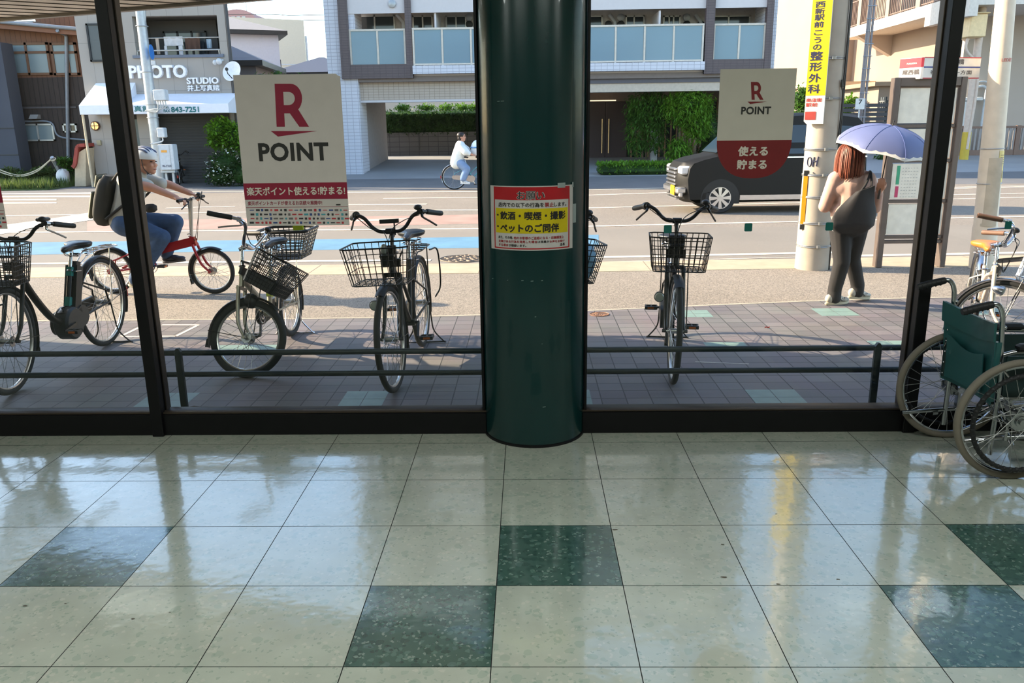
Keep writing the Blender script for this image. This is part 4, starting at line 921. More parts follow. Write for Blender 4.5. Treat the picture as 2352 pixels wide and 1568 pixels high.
back_sheet(lambda t: .63-.028*math.sin(PI*t), top, .0195, .006, .030, M_VINYL, 'backrest_flap', YN-.017, YF+.017).parent = bk
back_sheet(lambda t: .36, lambda t: .555-.035*math.sin(PI*min(1, t*1.05))+.02*t, .030, .004, .018, M_VINYL, 'pocket', YN+.06, YF-.035).parent = bk
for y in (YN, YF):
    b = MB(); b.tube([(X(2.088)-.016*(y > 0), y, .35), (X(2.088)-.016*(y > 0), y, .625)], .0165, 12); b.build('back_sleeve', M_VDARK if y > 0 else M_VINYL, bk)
for k in range(5):
    b = MB(); b.sphere((X(2.052), YF-.018, .37+.055*k), (.004, .005, .005), 8, 5); b.build('stud', M_STEEL, bk)
# ================================================================ people
M_SKIN = mat('skin', (196, 142, 116), .5, var=.05, scale=20); M_HAIRB = mat('brown_hair', (104, 50, 34), .55, var=.25, scale=60); M_HAIRK = mat('dark_hair', (34, 24, 22), .45, var=.25, scale=60)
def blob(name, prims, mt, parent, vox=.009, it=6, taper=None):
    """one continuous skin grown over tapered limbs and rounded masses"""
    b = MB()
    for p in prims:
        if p[0] == 'c':
            _, a, c, ra, rb = p; a = V(a); c = V(c); d = c-a; n = 7; prof = []
            L_ = d.length
            for k in range(n): th = PI/2*k/(n-1); prof.append((max(1e-4, ra*math.sin(th)), -ra*math.cos(th)))
            for k in range(n): th = PI/2*k/(n-1); prof.append((max(1e-4, rb*math.cos(th)), L_+rb*math.sin(th)))
            b.lathe(prof, 14, a, d if L_ > 1e-6 else V((0, 0, 1)))
        else:
            _, c, r = p[:3]; b.sphere(c, r, 20, 14, M=(p[3] if len(p) > 3 else None))
    o = b.build(name, mt, parent, smooth=0)
    m = o.modifiers.new('r', 'REMESH'); m.mode = 'VOXEL'; m.voxel_size = vox; m.use_smooth_shade = True
    if it: s = o.modifiers.new('s', 'SMOOTH'); s.factor = .5; s.iterations = it
    bpy.context.view_layer.update(); dg = bpy.context.evaluated_depsgraph_get(); me = bpy.data.meshes.new_from_object(o.evaluated_get(dg)); o.modifiers.clear(); o.data = me; me.name = name
    me.materials.clear(); me.materials.append(mt); me.polygons.foreach_set('use_smooth', [True]*len(me.polygons)); me.polygons.foreach_set('material_index', [0]*len(me.polygons))
    return o
def chain(pts, rs): return [('c', pts[i], pts[i+1], rs[i], rs[i+1]) for i in range(len(pts)-1)]
def head_prims(c, f, up, s=1.0):
    """skull, jaw, nose, ears about c, looking along f"""
    f = V(f).normalized(); up = V(up).normalized(); l = up.cross(f).normalized(); R_ = MX((f, l, up)).transposed()
    E_ = lambda a, r: ('e', V(c)+R_ @ (V(a)*s), tuple(x*s for x in r), R_)
    return [E_((-.012, 0, .03), (.095, .076, .088)), E_((.03, 0, -.035), (.058, .056, .07)), E_((.052, 0, -.082), (.03, .034, .026)), E_((.088, 0, -.012), (.017, .014, .026)), E_((.079, 0, .012), (.014, .012, .02)),
            E_((.078, 0, -.058), (.014, .024, .009)), E_((-.012, .078, -.01), (.018, .010, .032)), E_((-.012, -.078, -.01), (.018, .010, .032)), E_((.068, .03, -.022), (.022, .022, .02)), E_((.068, -.03, -.022), (.022, .022, .02)), E_((.068, 0, .04), (.026, .05, .018))], R_
def face(parent, c, R_, s=1.0, mouth=(150, 84, 76)):
    for y in (-.030, .030):
        b = MB(); b.sphere(V(c)+R_ @ (V((.080, y, .012))*s), tuple(x*s for x in (.010, .014, .0055)), 10, 6, M=R_); b.build('eye', mat('eye_dark', (30, 22, 20), .3), parent)
        b = MB(); b.tube([V(c)+R_ @ (V((.089, y*.5, .032))*s), V(c)+R_ @ (V((.089, y, .038))*s), V(c)+R_ @ (V((.072, y*1.6, .032))*s)], .0035*s, 6); b.build('eyebrow', M_HAIRK, parent)
    b = MB(); b.sphere(V(c)+R_ @ (V((.090, 0, -.058))*s), tuple(x*s for x in (.006, .019, .005)), 10, 6, M=R_); b.build('mouth', mat('lips', mouth, .5), parent)
def hand(c, fwd, palm, curl=1.0, s=1.0, side=1, splay=.0):
    """palm, four unequal fingers and a thumb closing about something that lies along 'across'"""
    f = V(fwd).normalized(); n = V(palm).normalized(); n = (n-f*n.dot(f)).normalized(); a = f.cross(n)*side; c = V(c); pr = []
    for k in range(4):
        o = (-.027+.018*k)*s; pr.append(('c', c-f*.035*s+a*o*.75, c+f*.032*s+a*o, .0135*s, .0115*s))
    for k, L_ in enumerate((.060, .072, .068, .052)):
        p = c+f*.036*s+a*(-.027+.018*k)*s; d = f; ang = .55*curl
        for seg in (.45, .32, .23):
            d = (d*math.cos(ang)+n*math.sin(ang)).normalized(); e = d.cross(a); n2 = n
            q = p+d*L_*seg*s; pr.append(('c', p, q, .0092*s, .0082*s)); p = q
            n = (n*math.cos(ang)-f*0).normalized() if False else n
            ang2 = .62*curl; axis = f.cross(n2).normalized(); d = MX.Rotation(ang2, 3, axis) @ d; ang = 0.0
    t0 = c-f*.022*s-a*.030*s; t1 = t0+(f*.020-a*.016+n*.020)*s; t2 = t1+(f*.022+a*.004+n*.022)*s
    pr += [('c', t0, t1, .0125*s, .0105*s), ('c', t1, t2, .010*s, .0085*s)]
    return pr

# ---- the walker with the sun umbrella (seen from behind, going away to the right)
wm = thing('person', 'person in beige cardigan and black trousers walking away under a blue parasol', 'person', (2.78, 7.12, 0))
o = V(wm.location); D = lambda u, v, y: P(u, v, y)-o
ft1 = G(1925, 700)-o; ft2 = G(1972, 690)-o
hipL, hipR = V((-.070, 0, .72)), V((.075, .01, .72))
kneeL, kneeR = V((-.045, -.03, .40)), V((.085, .08, .41))
ankL, ankR = V((ft1.x-.035, ft1.y+.02, .085)), V((ft2.x-.03, ft2.y-.02, .10))
sL, sR, ne = V((-.165, 0, 1.115)), V((.150, .03, 1.11)), V((-.015, .0, 1.16))
eL, eR = V((-.215, .02, .875)), V((.205, .0, .865)); hR = D(2022, 432, 6.98); hL = V((-.10, .17, .90)); hd = V((-.035, .02, 1.285))
hp, HR = head_prims(hd, (.55, .83, -.05), (0, 0, 1), .98)
f = (hR-eR).normalized()
blob('body', chain([V((0, 0, .75)), V((0, 0, .92)), V((-.005, 0, 1.06)), ne, hd+V((0, 0, -.05))], [.12, .105, .11, .05, .046])+chain([ne, sL, eL, hL], [.05, .05, .036, .026])+chain([ne, sR, eR, hR-f*.03], [.05, .05, .036, .022])
     +chain([V((0, 0, .76)), hipL, kneeL, ankL], [.11, .085, .052, .036])+chain([V((0, 0, .76)), hipR, kneeR, ankR], [.11, .085, .052, .036])+hp+hand(hR+V((0, 0, .01)), f, (.25, .85, 0), 1.25, .92, 1)+hand(hL, (.2, .9, .1), (1, 0, 0), .8, .9, -1), M_SKIN, wm, .0075, 3)
hb_ = [('e', hd+V((-.005, -.012, .03)), (.108, .112, .100)), ('c', hd+V((-.01, -.022, .02)), hd+V((-.012, -.03, -.10)), .104, .108), ('e', hd+V((-.012, -.03, -.135)), (.118, .100, .055)), ('e', hd+V((-.10, -.01, -.15)), (.036, .05, .03))]
hr_ = blob('hair', hb_, M_HAIRB, wm, .008, 5)
b = MB(); r_ = random.Random(4)
for k in range(64):
    a = 2*PI*k/64+r_.uniform(-.04, .04); ca, sa = math.cos(a), math.sin(a); e = r_.uniform(-.004, .006)
    b.tube(spline([hd+V((-.006+.03*ca, -.014+.03*sa, .132)), hd+V((-.006+.088*ca, -.016+.090*sa, .085)), hd+V((-.01+(.108+e)*ca, -.022+(.110+e)*sa, .01)), hd+V((-.012+(.112+e)*ca, -.028+(.110+e)*sa, -.09)), hd+V((-.012+(.108+e)*ca, -.03+(.098+e)*sa, -.165+r_.uniform(-.02, .015)))], 4), [.003]+[.0065]*14+[.003]*2, 5)
b.build('hair_locks', mat('brown_hair_light', (128, 66, 44), .5, var=.3, scale=50), hr_)
M_CARD = mat('beige_cardigan', (196, 160, 146), .85, var=.06, scale=30); M_TROU = mat('black_trousers', (36, 33, 34), .8, var=.15)
blob('cardigan', chain([V((0, .0, .745)), V((0, 0, .90)), V((-.008, 0, 1.05)), V((-.012, 0, 1.125))], [.140, .132, .132, .085])+[('e', V((-.01, .0, 1.03)), (.185, .105, .12)), ('e', V((0, 0, .82)), (.168, .122, .14))]+chain([V((-.06, 0, 1.12)), sL+V((.015, 0, -.008)), eL, hL+V((-.02, -.05, -.008))], [.06, .068, .055, .042])+chain([V((.05, 0, 1.12)), sR+V((-.015, 0, -.01)), eR, hR-f*.075], [.06, .068, .056, .038]), M_CARD, wm, .0085, 5)
blob('collar', [('e', V((-.018, .005, 1.158)), (.074, .068, .030))], mat('white_shirt', (214, 216, 226), .8), wm, .008, 2)
blob('shirt_hem', [('e', V((-.055, -.02, .685)), (.115, .115, .035))], mat('white_shirt', (214, 216, 226)), wm, .009, 2)
blob('trousers', [('e', V((0, 0, .70)), (.155, .125, .10))]+chain([V((-.05, 0, .70)), hipL+V((0, 0, -.03)), kneeL, ankL+V((0, 0, .05)), ankL+V((0, 0, -.022))], [.105, .098, .072, .060, .062])+chain([V((.06, 0, .70)), hipR+V((0, 0, -.03)), kneeR, ankR+V((0, 0, .05)), ankR+V((0, 0, -.015))], [.105, .096, .070, .060, .060]), M_TROU, wm, .009, 5)
def shoe(parent, a, fdir, pitch, name='shoe', c1=(190, 184, 170), c2=(84, 80, 78), s=1.0, sole=(214, 204, 176)):
    fd = V((fdir[0], fdir[1], 0)).normalized(); R_ = MX((fd*math.cos(pitch)+V((0, 0, math.sin(pitch))), V((-fd.y, fd.x, 0)), V((0, 0, 1))*math.cos(pitch)-fd*math.sin(pitch))).transposed(); a = V(a)
    T = lambda x, y, z: a+R_ @ (V((x, y, z))*s)
    pr = [('e', T(-.045, 0, -.03), tuple(x*s for x in (.045, .036, .042)), R_), ('e', T(.03, 0, -.038), tuple(x*s for x in (.075, .040, .034)), R_), ('e', T(.10, 0, -.048), tuple(x*s for x in (.062, .043, .024)), R_)]
    o_ = blob(name, pr, mat('shoe_%d_%d' % (c1[0], c2[0]), c1, .7, var=.3, scale=40), parent, .006, 3)
    b = MB(); rows = []
    for z, w_ in ((-.085, .96), (-.075, 1.03), (-.064, 1.0)):
        rows.append([T(.035+.125*math.cos(t)*w_, (.040+.006*math.cos(t))*math.sin(t)*w_, z) for t in [2*PI*k/24 for k in range(24)]])
    b.grid(rows, closed=True); b.add(rows[0], [tuple(range(23, -1, -1))]); b.add(rows[-1], [tuple(range(24))]); b.build('sole', mat('sole_%d' % sole[0], sole, .7), o_)
    b = MB()
    for k in range(4): b.tube(spline([T(.02+.024*k, -.034, -.03), T(.022+.024*k, 0, -.005-.007*k), T(.02+.024*k, .034, -.03)], 4), .004*s, 6)
    for sd in (-1, 1): b.tube([T(-.02, sd*.037, -.045), T(.03, sd*.041, -.03), T(.06, sd*.042, -.05)], .005*s, 6)
    b.build('laces', mat('shoe_trim_%d' % c2[0], c2, .6), o_)
shoe(wm, V((ankL.x+.0, ankL.y, .087)), (.82, .3), 0.0); shoe(wm, V((ankR.x, ankR.y, .108)), (.9, .35), -.10)
# tote on the shoulder
tb = thing('tote_bag', 'large black tote bag hanging from the walking person’s shoulder', 'bag', tuple(o+V((-.06, -.20, .69))))
q = V(tb.location)
b = MB(); rows = []
for k in range(13):
    t = k/12; z = .37*t-.02; wd = .19*(1-.10*t-.95*max(0, t-.45))*math.sqrt(min(1, .35+t*4)); tk = .085*(1-.72*t)*math.sqrt(min(1, .25+t*4)); tl = -.01*t
    rows.append([((wd*math.copysign(abs(math.cos(a))**.8, math.cos(a)))*(1+.03*math.sin(5*a+7*t))+.09*t*t, tk*math.sin(a)+.02*math.sin(3*a+5*t)*.4, z+.05*(math.cos(a))*t*.5) for a in [2*PI*j/32 for j in range(32)]])
b.grid(rows, closed=True); b.add(rows[0], [tuple(range(31, -1, -1))]); b.add(rows[-1], [tuple(range(32))]); b.build('bag_body', mat('black_tote', (38, 35, 36), .75, var=.2, scale=10, bump=.3), tb, smooth=70, fix=True)
b = MB()
for dx in (-.05, .05):
    b.tube(spline([V((.09+dx*.7, 0, .33)), V((.12+dx*.5, .02, .38)), V((.155+dx*.2, .09, .435)), V((.195, .20, .478)), V((.20, .29, .425))], 6), [.010]*25, 8)
b.build('handles', mat('black_tote', (38, 35, 36)), tb)
# umbrella
top = P(2052, 283, 7.0); hu = hR+o; ax = (top-hu).normalized()
um = thing('umbrella', 'pale blue sun umbrella with a scalloped white edge held over the walker', 'umbrella', tuple(hu)); q = hu
tilt = (V((.16, -.20, 1))).normalized(); Lr = (top-hu).length
Rr, Hh, N = .415, .20, 8
ux, uy = frame_of(tilt); apex = top-tilt*.02-q
def cv(a, t):
    k = (a/(2*PI)*N) % 1; sag = .05*t*t*math.sin(PI*k); r = Rr*math.sin(t*1.25)/math.sin(1.25)*(1-.075*math.sin(PI*k)*(.4+.6*t)); h = Hh*(1-math.cos(t*1.25))/(1-math.cos(1.25))-sag*.35
    return apex+(ux*math.cos(a)+uy*math.sin(a))*r-tilt*h
def canopy(t0, t1, off, n=64, m=12):
    b = MB(); A_ = [[cv(2*PI*j/n, t0+(t1-t0)*i/m)+tilt*off for j in range(n)] for i in range(m+1)]; B_ = [[p-tilt*.0015 for p in r] for r in A_]
    b.grid(A_, closed=True); b.grid([r[::-1] for r in B_], closed=True); b.grid([A_[-1], B_[-1]], closed=True); b.grid([B_[0], A_[0]], closed=True); return b
M_UMB = mat('blue_parasol', (100, 108, 148), .55, var=.06, scale=8)
cnp = canopy(.02, .96, 0).build('canopy', M_UMB, um, smooth=60)
b = canopy(.955, 1.0, .0005, m=2)
for k in range(32):      # scalloped white edging
    a0, a1 = 2*PI*k/32, 2*PI*(k+1)/32; pts = [cv(a0+(a1-a0)*s/6, .955-.035*abs(math.cos(PI*s/6))*(1) if False else .955-.030*(1-math.sin(PI*s/6)))+tilt*.0025 for s in range(7)]; bt = [cv(a0+(a1-a0)*s/6, .962)+tilt*.0025 for s in range(7)]
    b.grid([pts, bt])
b.build('white_edging', mat('parasol_white', (228, 226, 220), .6), um, smooth=60)
b = MB(); b.tube([apex+tilt*.045, apex-tilt*.0, V((0, 0, 0))+ax*(.0), -ax*.06], [.003, .005, .005, .005], 8); b.sphere(apex+tilt*.04, .006, 8, 6); b.build('shaft', M_BLKMET, um)
b = MB(); b.tube(spline([-ax*.02, -ax*.09], 3), .011, 10); b.build('handle', mat('umbrella_handle', (60, 44, 38), .5), um)
for k in range(N):
    b = MB(); a = 2*PI*k/N; b.tube([cv(a, .05+.95*i/10)-tilt*.006 for i in range(11)], .0022, 5); b.build('rib', M_CHROME, um)
    b = MB(); b.tube([cv(a, .03+.92*i/10)+tilt*.001 for i in range(11)], .0022, 5); b.build('seam', mat('parasol_seam', (92, 102, 150), .6), cnp)
# ---- the rider on the red folding bicycle
rr, fr_ = G(262, 672)+V((.0, .0, 0)), G(490, 676)
M_REDP = mat('red_frame', (168, 26, 36), .3, .2, coat=.4)
fb, LM, SM, S, ST, BB = bicycle('folding_bicycle', 'red folding bicycle ridden along the asphalt walk', (rr.x+.03, 7.98), (fr_.x, 7.92), R=.228, frame='fold', col=M_REDP, fork=M_REDP, bars='fold', seat=.66, headz=.58, stemz=.93, carrier=False, stand=None, lamp=False, tw=.020, cranks=5, lever=M_BLKMET, barz=0, barx=.15, group=None)
b = MB(); b.M = SM; b.tube([S(.56), S(.93)+V((.175, 0, 0))], .0165, 14); b.torus(S(.60), .02, .006, (-.34, 0, .94), 16, 6); b.build('stem_post', mat('pale_stem', (206, 200, 190), .3, .5), fb)
cy = thing('person', 'cyclist in a pale grey shirt, jeans and white helmet with black backpack', 'person', (rr.x, 7.95, 0)); o = V(cy.location)
D = lambda u, v, y=7.95: P(u, v, y)-o
hip = V((.245, 0, .70)); shl = D(302, 412); nk = D(322, 392); hd = D(337, 372); 
kn, kf = D(372, 545, 7.86), D(402, 510, 8.04); an, af = D(312, 640, 7.85), D(382, 580, 8.05); ef, en = D(392, 425, 8.12), D(352, 432, 7.78); hn, hf = D(412, 456, 7.74), D(444, 446, 8.14)
hp, HR = head_prims(hd, (1, -.30, -.10), (0, 0, 1), 1.02)
bd = blob('body', chain([hip, hip*.55+shl*.45, shl+V((.02, 0, -.04)), nk, hd+V((-.02, 0, -.05))], [.12, .105, .11, .055, .05])+chain([shl, shl+V((.02, .15, .0)), ef, hf-V((.03, 0, -.01))], [.07, .056, .040, .027])+chain([shl, shl+V((.02, -.15, 0)), en, hn-V((.03, 0, -.01))], [.07, .056, .040, .027])
     +chain([hip, hip+V((.03, -.08, -.01)), kn, an], [.10, .09, .055, .04])+chain([hip, hip+V((.03, .08, -.01)), kf, af], [.10, .09, .055, .04])+hp+hand(hn, (1, .05, -.25), (-.2, .0, -1), 1.2, .95, 1)+hand(hf, (1, -.05, -.25), (-.2, 0, -1), 1.2, .95, -1), M_SKIN, cy, .008, 3)
face(bd, hd, HR, 1.02)
M_TEE = mat('grey_shirt', (176, 176, 168), .85, var=.05); M_JEAN = mat('blue_denim', (58, 82, 116), .85, var=.15, scale=25)
blob('shirt', chain([hip+V((-.01, 0, .03)), hip*.55+shl*.45, shl+V((.005, 0, -.03)), nk+V((-.025, 0, -.035))], [.142, .135, .138, .08])+[('e', shl+V((-.0, 0, -.02)), (.10, .185, .09))]+chain([shl+V((0, .12, 0)), shl+V((.03, .165, .0)), shl*.25+ef*.75+V((0, .0, .0))], [.08, .078, .062])+chain([shl+V((0, -.12, 0)), shl+V((.03, -.165, 0)), shl*.25+en*.75], [.08, .078, .062]), M_TEE, cy, .009, 5)
blob('jeans', [('e', hip, (.14, .15, .115))]+chain([hip+V((.02, -.07, 0)), kn, an+V((0, 0, .0))], [.115, .082, .068])+chain([hip+V((.02, .07, 0)), kf, af], [.115, .082, .066]), M_JEAN, cy, .009, 5)
shoe(cy, V((an.x+.02, an.y, an.z-.02)), (1, 0), -.35, 'shoe', (176, 172, 166), (110, 108, 104), .95); shoe(cy, V((af.x+.03, af.y, af.z-.02)), (1, 0), .08, 'shoe', (58, 58, 70), (40, 40, 50), .95, (90, 90, 96))
b = MB(); rows = []
for k in range(10):      # helmet
    th = PI/2*(1-k/9)*1.0; rows.append([hd+HR @ (V((-.015+.128*math.cos(th)*math.cos(a), .096*math.cos(th)*math.sin(a), .045+.098*math.sin(th)))) for a in [2*PI*j/28 for j in range(28)]])
rows = rows[::-1]; b.grid([[p+HR @ V((0, 0, -.012)) for p in rows[0]]]+rows, closed=True)
b.build('helmet', mat('helmet_white', (226, 226, 222), .35), cy, fix=True); hel = COL.objects[-1] if False else [c for c in cy.children if c.name.startswith('helmet')][0]
for s in (-.062, -.03, 0, .03, .062):
    b = MB(); pts = []
    for k in range(9):
        t = -.8+1.7*k/8; x = .118*math.sin(t); z = .045+.099*math.cos(t)*math.sqrt(max(.05, 1-(s/.1)**2)); pts.append(hd+HR @ V((-.015+x, s, z)))
    b.tube(pts, [.003]+[.0085]*7+[.003], 6); b.build('vent', mat('helmet_dark', (70, 84, 120), .4), hel)
b = MB(); b.tube(spline([hd+HR @ V((.02, .088, .03)), hd+HR @ V((.02, .07, -.06)), hd+HR @ V((.035, 0, -.115)), hd+HR @ V((.02, -.07, -.06)), hd+HR @ V((.02, -.088, .03))], 5), .004, 6); b.build('chin_strap', M_BLKPL, hel)
blob('hair', [('e', hd+HR @ V((-.05, 0, .0)), (.062, .078, .07))], M_HAIRK, cy, .008, 2)
bp_ = thing('backpack', 'dark grey-green backpack worn by the helmeted cyclist', 'backpack', tuple(o+D(276, 460))); q = V(bp_.location)-o
dv = (shl-hip).normalized(); bx = V((0, 1, 0)); nb = dv.cross(bx)*1.0; nb = nb if nb.x < 0 else -nb
Rb = MX((nb, bx, dv)).transposed(); c0 = hip*.58+shl*.42+nb*.205-q; 
rows = []
b = MB()
for k in range(11):
    t = -1+2*k/10; zz = .245*t; sc = (1-abs(t)**5*.45); rows.append([c0+Rb @ V(((.078 if math.cos(a) < 0 else .085)*math.copysign(abs(math.cos(a))**.55, math.cos(a))*sc*(1-.2*max(0, t)), .15*math.copysign(abs(math.sin(a))**.5, math.sin(a))*sc, zz)) for a in [2*PI*j/32 for j in range(32)]])
b.grid(rows, closed=True); b.add(rows[0], [tuple(range(31, -1, -1))]); b.add(rows[-1], [tuple(range(32))]); b.build('pack_body', mat('pack_fabric', (44, 44, 40), .75, var=.2), bp_, smooth=60, fix=True)
b = MB(); b.bbox((.086, -.11, -.20), (.12, .11, .06), .02); b.v = [tuple(c0+Rb @ V(p)) for p in b.v]; b.build('front_pocket', mat('pack_olive', (112, 112, 92), .75, var=.15), bp_, smooth=50)
b = MB(); b.bbox((.06, -.10, .10), (.10, .10, .235), .015); b.v = [tuple(c0+Rb @ V(p)) for p in b.v]; b.build('top_pocket', mat('pack_olive', (112, 112, 92)), bp_, smooth=50)
for s in (-1, 1):
    b = MB(); b.tube(spline([c0+Rb @ V((-.06, s*.09, .20)), shl-q+V((-.02, s*.105, .10)), shl-q+V((.11, s*.125, .03)), shl-q+V((.10, s*.15, -.12)), c0+Rb @ V((-.07, s*.13, -.16))], 6), .014, 8); b.build('shoulder_strap', mat('strap_black', (26, 26, 26), .7), bp_)
b = MB(); b.bbox((-.05, -.05, -.04), (.05, .05, .04), .02); wp_ = thing('waist_pouch', 'small black pouch at the helmeted cyclist’s waist', 'pouch', tuple(o+D(346, 478, 7.80))); b.build('pouch_body', mat('strap_black', (26, 26, 26)), wp_, smooth=50)
# ---- far rider across the road
M_TEALP = mat('teal_frame', (96, 158, 168), .35, .2)
fb2, LM, SM, S, ST, BB = bicycle('city_bicycle', 'pale teal bicycle ridden along the far side of the road', (-1.93, 21.7), (-.80, 21.7), R=.325, frame='step', col=M_TEALP, fork=M_TEALP, bars='chrome', seat=.84, headz=.82, stemz=.98, fend=M_CHROME, carrier=False, stand=None, basket=dict(mt=mat('cream_basket', (206, 198, 176), .6), w=.36, l=.3, r=.006, nx=8, ny=8, nz=6), cranks=-60, z0=-.029, group=None)
fp = thing('person', 'cyclist in a loose white shirt and pale jeans across the road', 'person', (-1.93, 21.7, -.03)); o = V(fp.location)
D = lambda u, v, y=21.7: P(u, v, y)-o
hip = D(1052, 376)+V((.02, 0, .02)); shl = D(1058, 334); nk = D(1059, 322); hd = D(1061, 315)
kn, kf = D(1072, 388, 21.6), D(1070, 386, 21.8); an, af = D(1064, 414, 21.6), D(1073, 411, 21.8); en, ef = D(1072, 350, 21.5), D(1074, 346, 21.9); hn, hf = D(1085, 355, 21.5), D(1087, 353, 21.9)
hp, HR = head_prims(hd, (1, -.1, .05), (0, 0, 1), 1.0)
bd = blob('body', chain([hip, hip*.5+shl*.5, shl, nk, hd+V((-.02, 0, -.05))], [.12, .11, .10, .055, .05])+chain([shl, shl+V((.02, .15, -.02)), ef, hf], [.06, .055, .04, .03])+chain([shl, shl+V((.02, -.15, -.02)), en, hn], [.06, .055, .04, .03])+chain([hip, kn, an], [.10, .06, .04])+chain([hip, kf, af], [.10, .06, .04])+hp+hand(hn+V((.03, 0, 0)), (1, 0, -.2), (-.1, 0, -1), 1.2, 1, 1)+hand(hf+V((.03, 0, 0)), (1, 0, -.2), (-.1, 0, -1), 1.2, 1, -1), M_SKIN, fp, .012, 3)
face(bd, hd, HR, 1.0)
blob('shirt', chain([hip+V((-.06, 0, .01)), hip*.5+shl*.5+V((-.03, 0, 0)), shl+V((-.01, 0, .0))], [.17, .165, .13])+[('e', shl+V((-.01, 0, -.02)), (.11, .2, .11))]+chain([shl+V((0, -.14, 0)), en+V((-.03, 0, .02)), hn+V((-.09, 0, .03))], [.09, .10, .06])+chain([shl+V((0, .14, 0)), ef+V((-.03, 0, .02)), hf+V((-.09, 0, .03))], [.09, .10, .06]), mat('white_blouse', (226, 230, 228), .85), fp, .012, 5)
blob('jeans', [('e', hip+V((.03, 0, 0)), (.15, .16, .13))]+chain([hip+V((.03, -.07, 0)), kn, an+V((0, 0, .05))], [.12, .10, .09])+chain([hip+V((.03, .07, 0)), kf, af+V((0, 0, .05))], [.12, .10, .09]), mat('pale_denim', (124, 148, 184), .85, var=.1), fp, .012, 5)
blob('hair', [('e', hd+V((-.03, 0, .045)), (.105, .088, .09)), ('e', hd+V((-.06, 0, -.03)), (.06, .08, .08))], M_HAIRK, fp, .01, 3)
shoe(fp, an+V((.02, 0, 0)), (1, 0), -.08, 'shoe', (232, 232, 230), (210, 210, 208), 1.05, (236, 236, 232)); shoe(fp, af+V((.02, 0, 0)), (1, 0), 0, 'shoe', (232, 232, 230), (210, 210, 208), 1.05, (236, 236, 232))
ck = thing('child_seat', 'white hooded carrier on the front of the teal bicycle', 'child seat', tuple(P(1092, 341, 21.7))); b = MB()
rows = [[(.17*math.cos(th)*math.cos(a)+.05, .17*math.cos(th)*math.sin(a), .22*math.sin(th)) for a in [2*PI*j/20 for j in range(20)]] for th in [-PI/2*.9+PI*.95*k/10 for k in range(11)]]
b.grid(rows, closed=True); b.build('hood', mat('white_plastic', (222, 228, 232), .4), ck, fix=True)
b = MB(); b.torus((.05, 0, .03), .172, .018, (0, 0, 1), 28, 6); b.build('blue_trim', mat('trim_blue', (40, 110, 170), .4), ck)
b = MB(); b.bbox((-.0, -.1, -.24), (.14, .1, -.02), .02); b.build('seat_shell', M_BLKPL, ck)
# ================================================================ van, poles, stop sign
M_VAN = mat('van_black', (20, 19, 19), .5, 0, var=.02, spec=.25); M_VGLASS = mat('van_glass', (26, 32, 34), .06, 0, spec=.8); M_SILVER = mat('silver_trim', (206, 206, 208), .2, .85); M_VPL = mat('van_plastic', (24, 24, 25), .6)
vx0 = P(1553, 420, 15.4).x
van = thing('van', 'small black van with a yellow number plate driving left along the road', 'van', (vx0, 15.1, -.03), math.radians(1.2))
# local: x from the nose (0) to the tail (3.45), y 0 (near side) .. 1.48 (far side)
HW = .74
def halfw(z): return HW*(1-.035*sstep(.0, .35, .35-z)*1-.17*sstep(.95, 1.75, z))
prof = [(.16, .20), (.05, .26), (.02, .42), (.0, .62), (.03, .82), (.10, .92), (.28, .985), (.62, 1.05), (.74, 1.10), (1.06, 1.46), (1.30, 1.66), (1.55, 1.735), (2.2, 1.775), (2.9, 1.765), (3.25, 1.72), (3.36, 1.60), (3.42, 1.10), (3.45, .70), (3.43, .35), (3.36, .22)]
b = MB(); rows = []; ns = 18
for k in range(ns+1):
    s = -1+2*k/ns; e = abs(s); r = []
    for x, z in prof:
        y = .74+math.copysign(min(e*1.0, 1), s)*halfw(z); fx = x+.16*sstep(.55, 1.0, e)*(1-sstep(.2, 1.2, x))-.06*sstep(.6, 1, e)*sstep(3.0, 3.4, x)
        zz = z-.05*sstep(.7, 1, e)*sstep(1.45, 1.75, z)-.02*sstep(.7, 1, e)*sstep(.7, 1.05, z)*(1-sstep(1.05, 1.3, z)); r.append((fx, y, zz))
    rows.append(r)
b.grid(rows); b.grid([[r[0] for r in rows], [r[-1] for r in rows]])
for q in (0, -1):          # flat sides, cut into level bands so that they follow the tumblehome
    R_ = rows[q]; zs = [.20+.06*i for i in range(27)]; A_ = []
    up_ = R_[:13]; dn = R_[12:]
    def at_z(seq, z):
        for (x0, y0, z0), (x1, y1, z1) in zip(seq, seq[1:]):
            if min(z0, z1)-1e-6 <= z <= max(z0, z1)+1e-6: t = 0 if abs(z1-z0) < 1e-6 else (z-z0)/(z1-z0); return x0+(x1-x0)*t, y0+(y1-y0)*t
        return None
    band = []
    for z in zs:
        a, c = at_z(up_, z), at_z(dn, z)
        if a and c: band.append([(a[0]+(c[0]-a[0])*i/8, .74+math.copysign(halfw(z), -1 if q == 0 else 1), z) for i in range(9)])
    b.grid(band); top_ = R_[10:16]; b.add([tuple(p) for p in top_]+[band[-1][-1], band[-1][0]], [tuple(range(len(top_)+2))])
b.build('body', M_VAN, van, smooth=35, fix=True)
def sidepoly(pts, off, mt, nm, th=.01, far=False):
    b = MB(); A_ = [(x, .74+(1 if far else -1)*(halfw(z)+off), z) for x, z in pts]; n = len(A_); B_ = [(x, y+(-th if far else th), z) for x, y, z in A_]
    b.add(A_+B_, [tuple(range(n)), tuple(range(2*n-1, n-1, -1))]+[(i, n+i, n+(i+1) % n, (i+1) % n) for i in range(n)]); return b.build(nm, mt, van, smooth=0, fix=True)
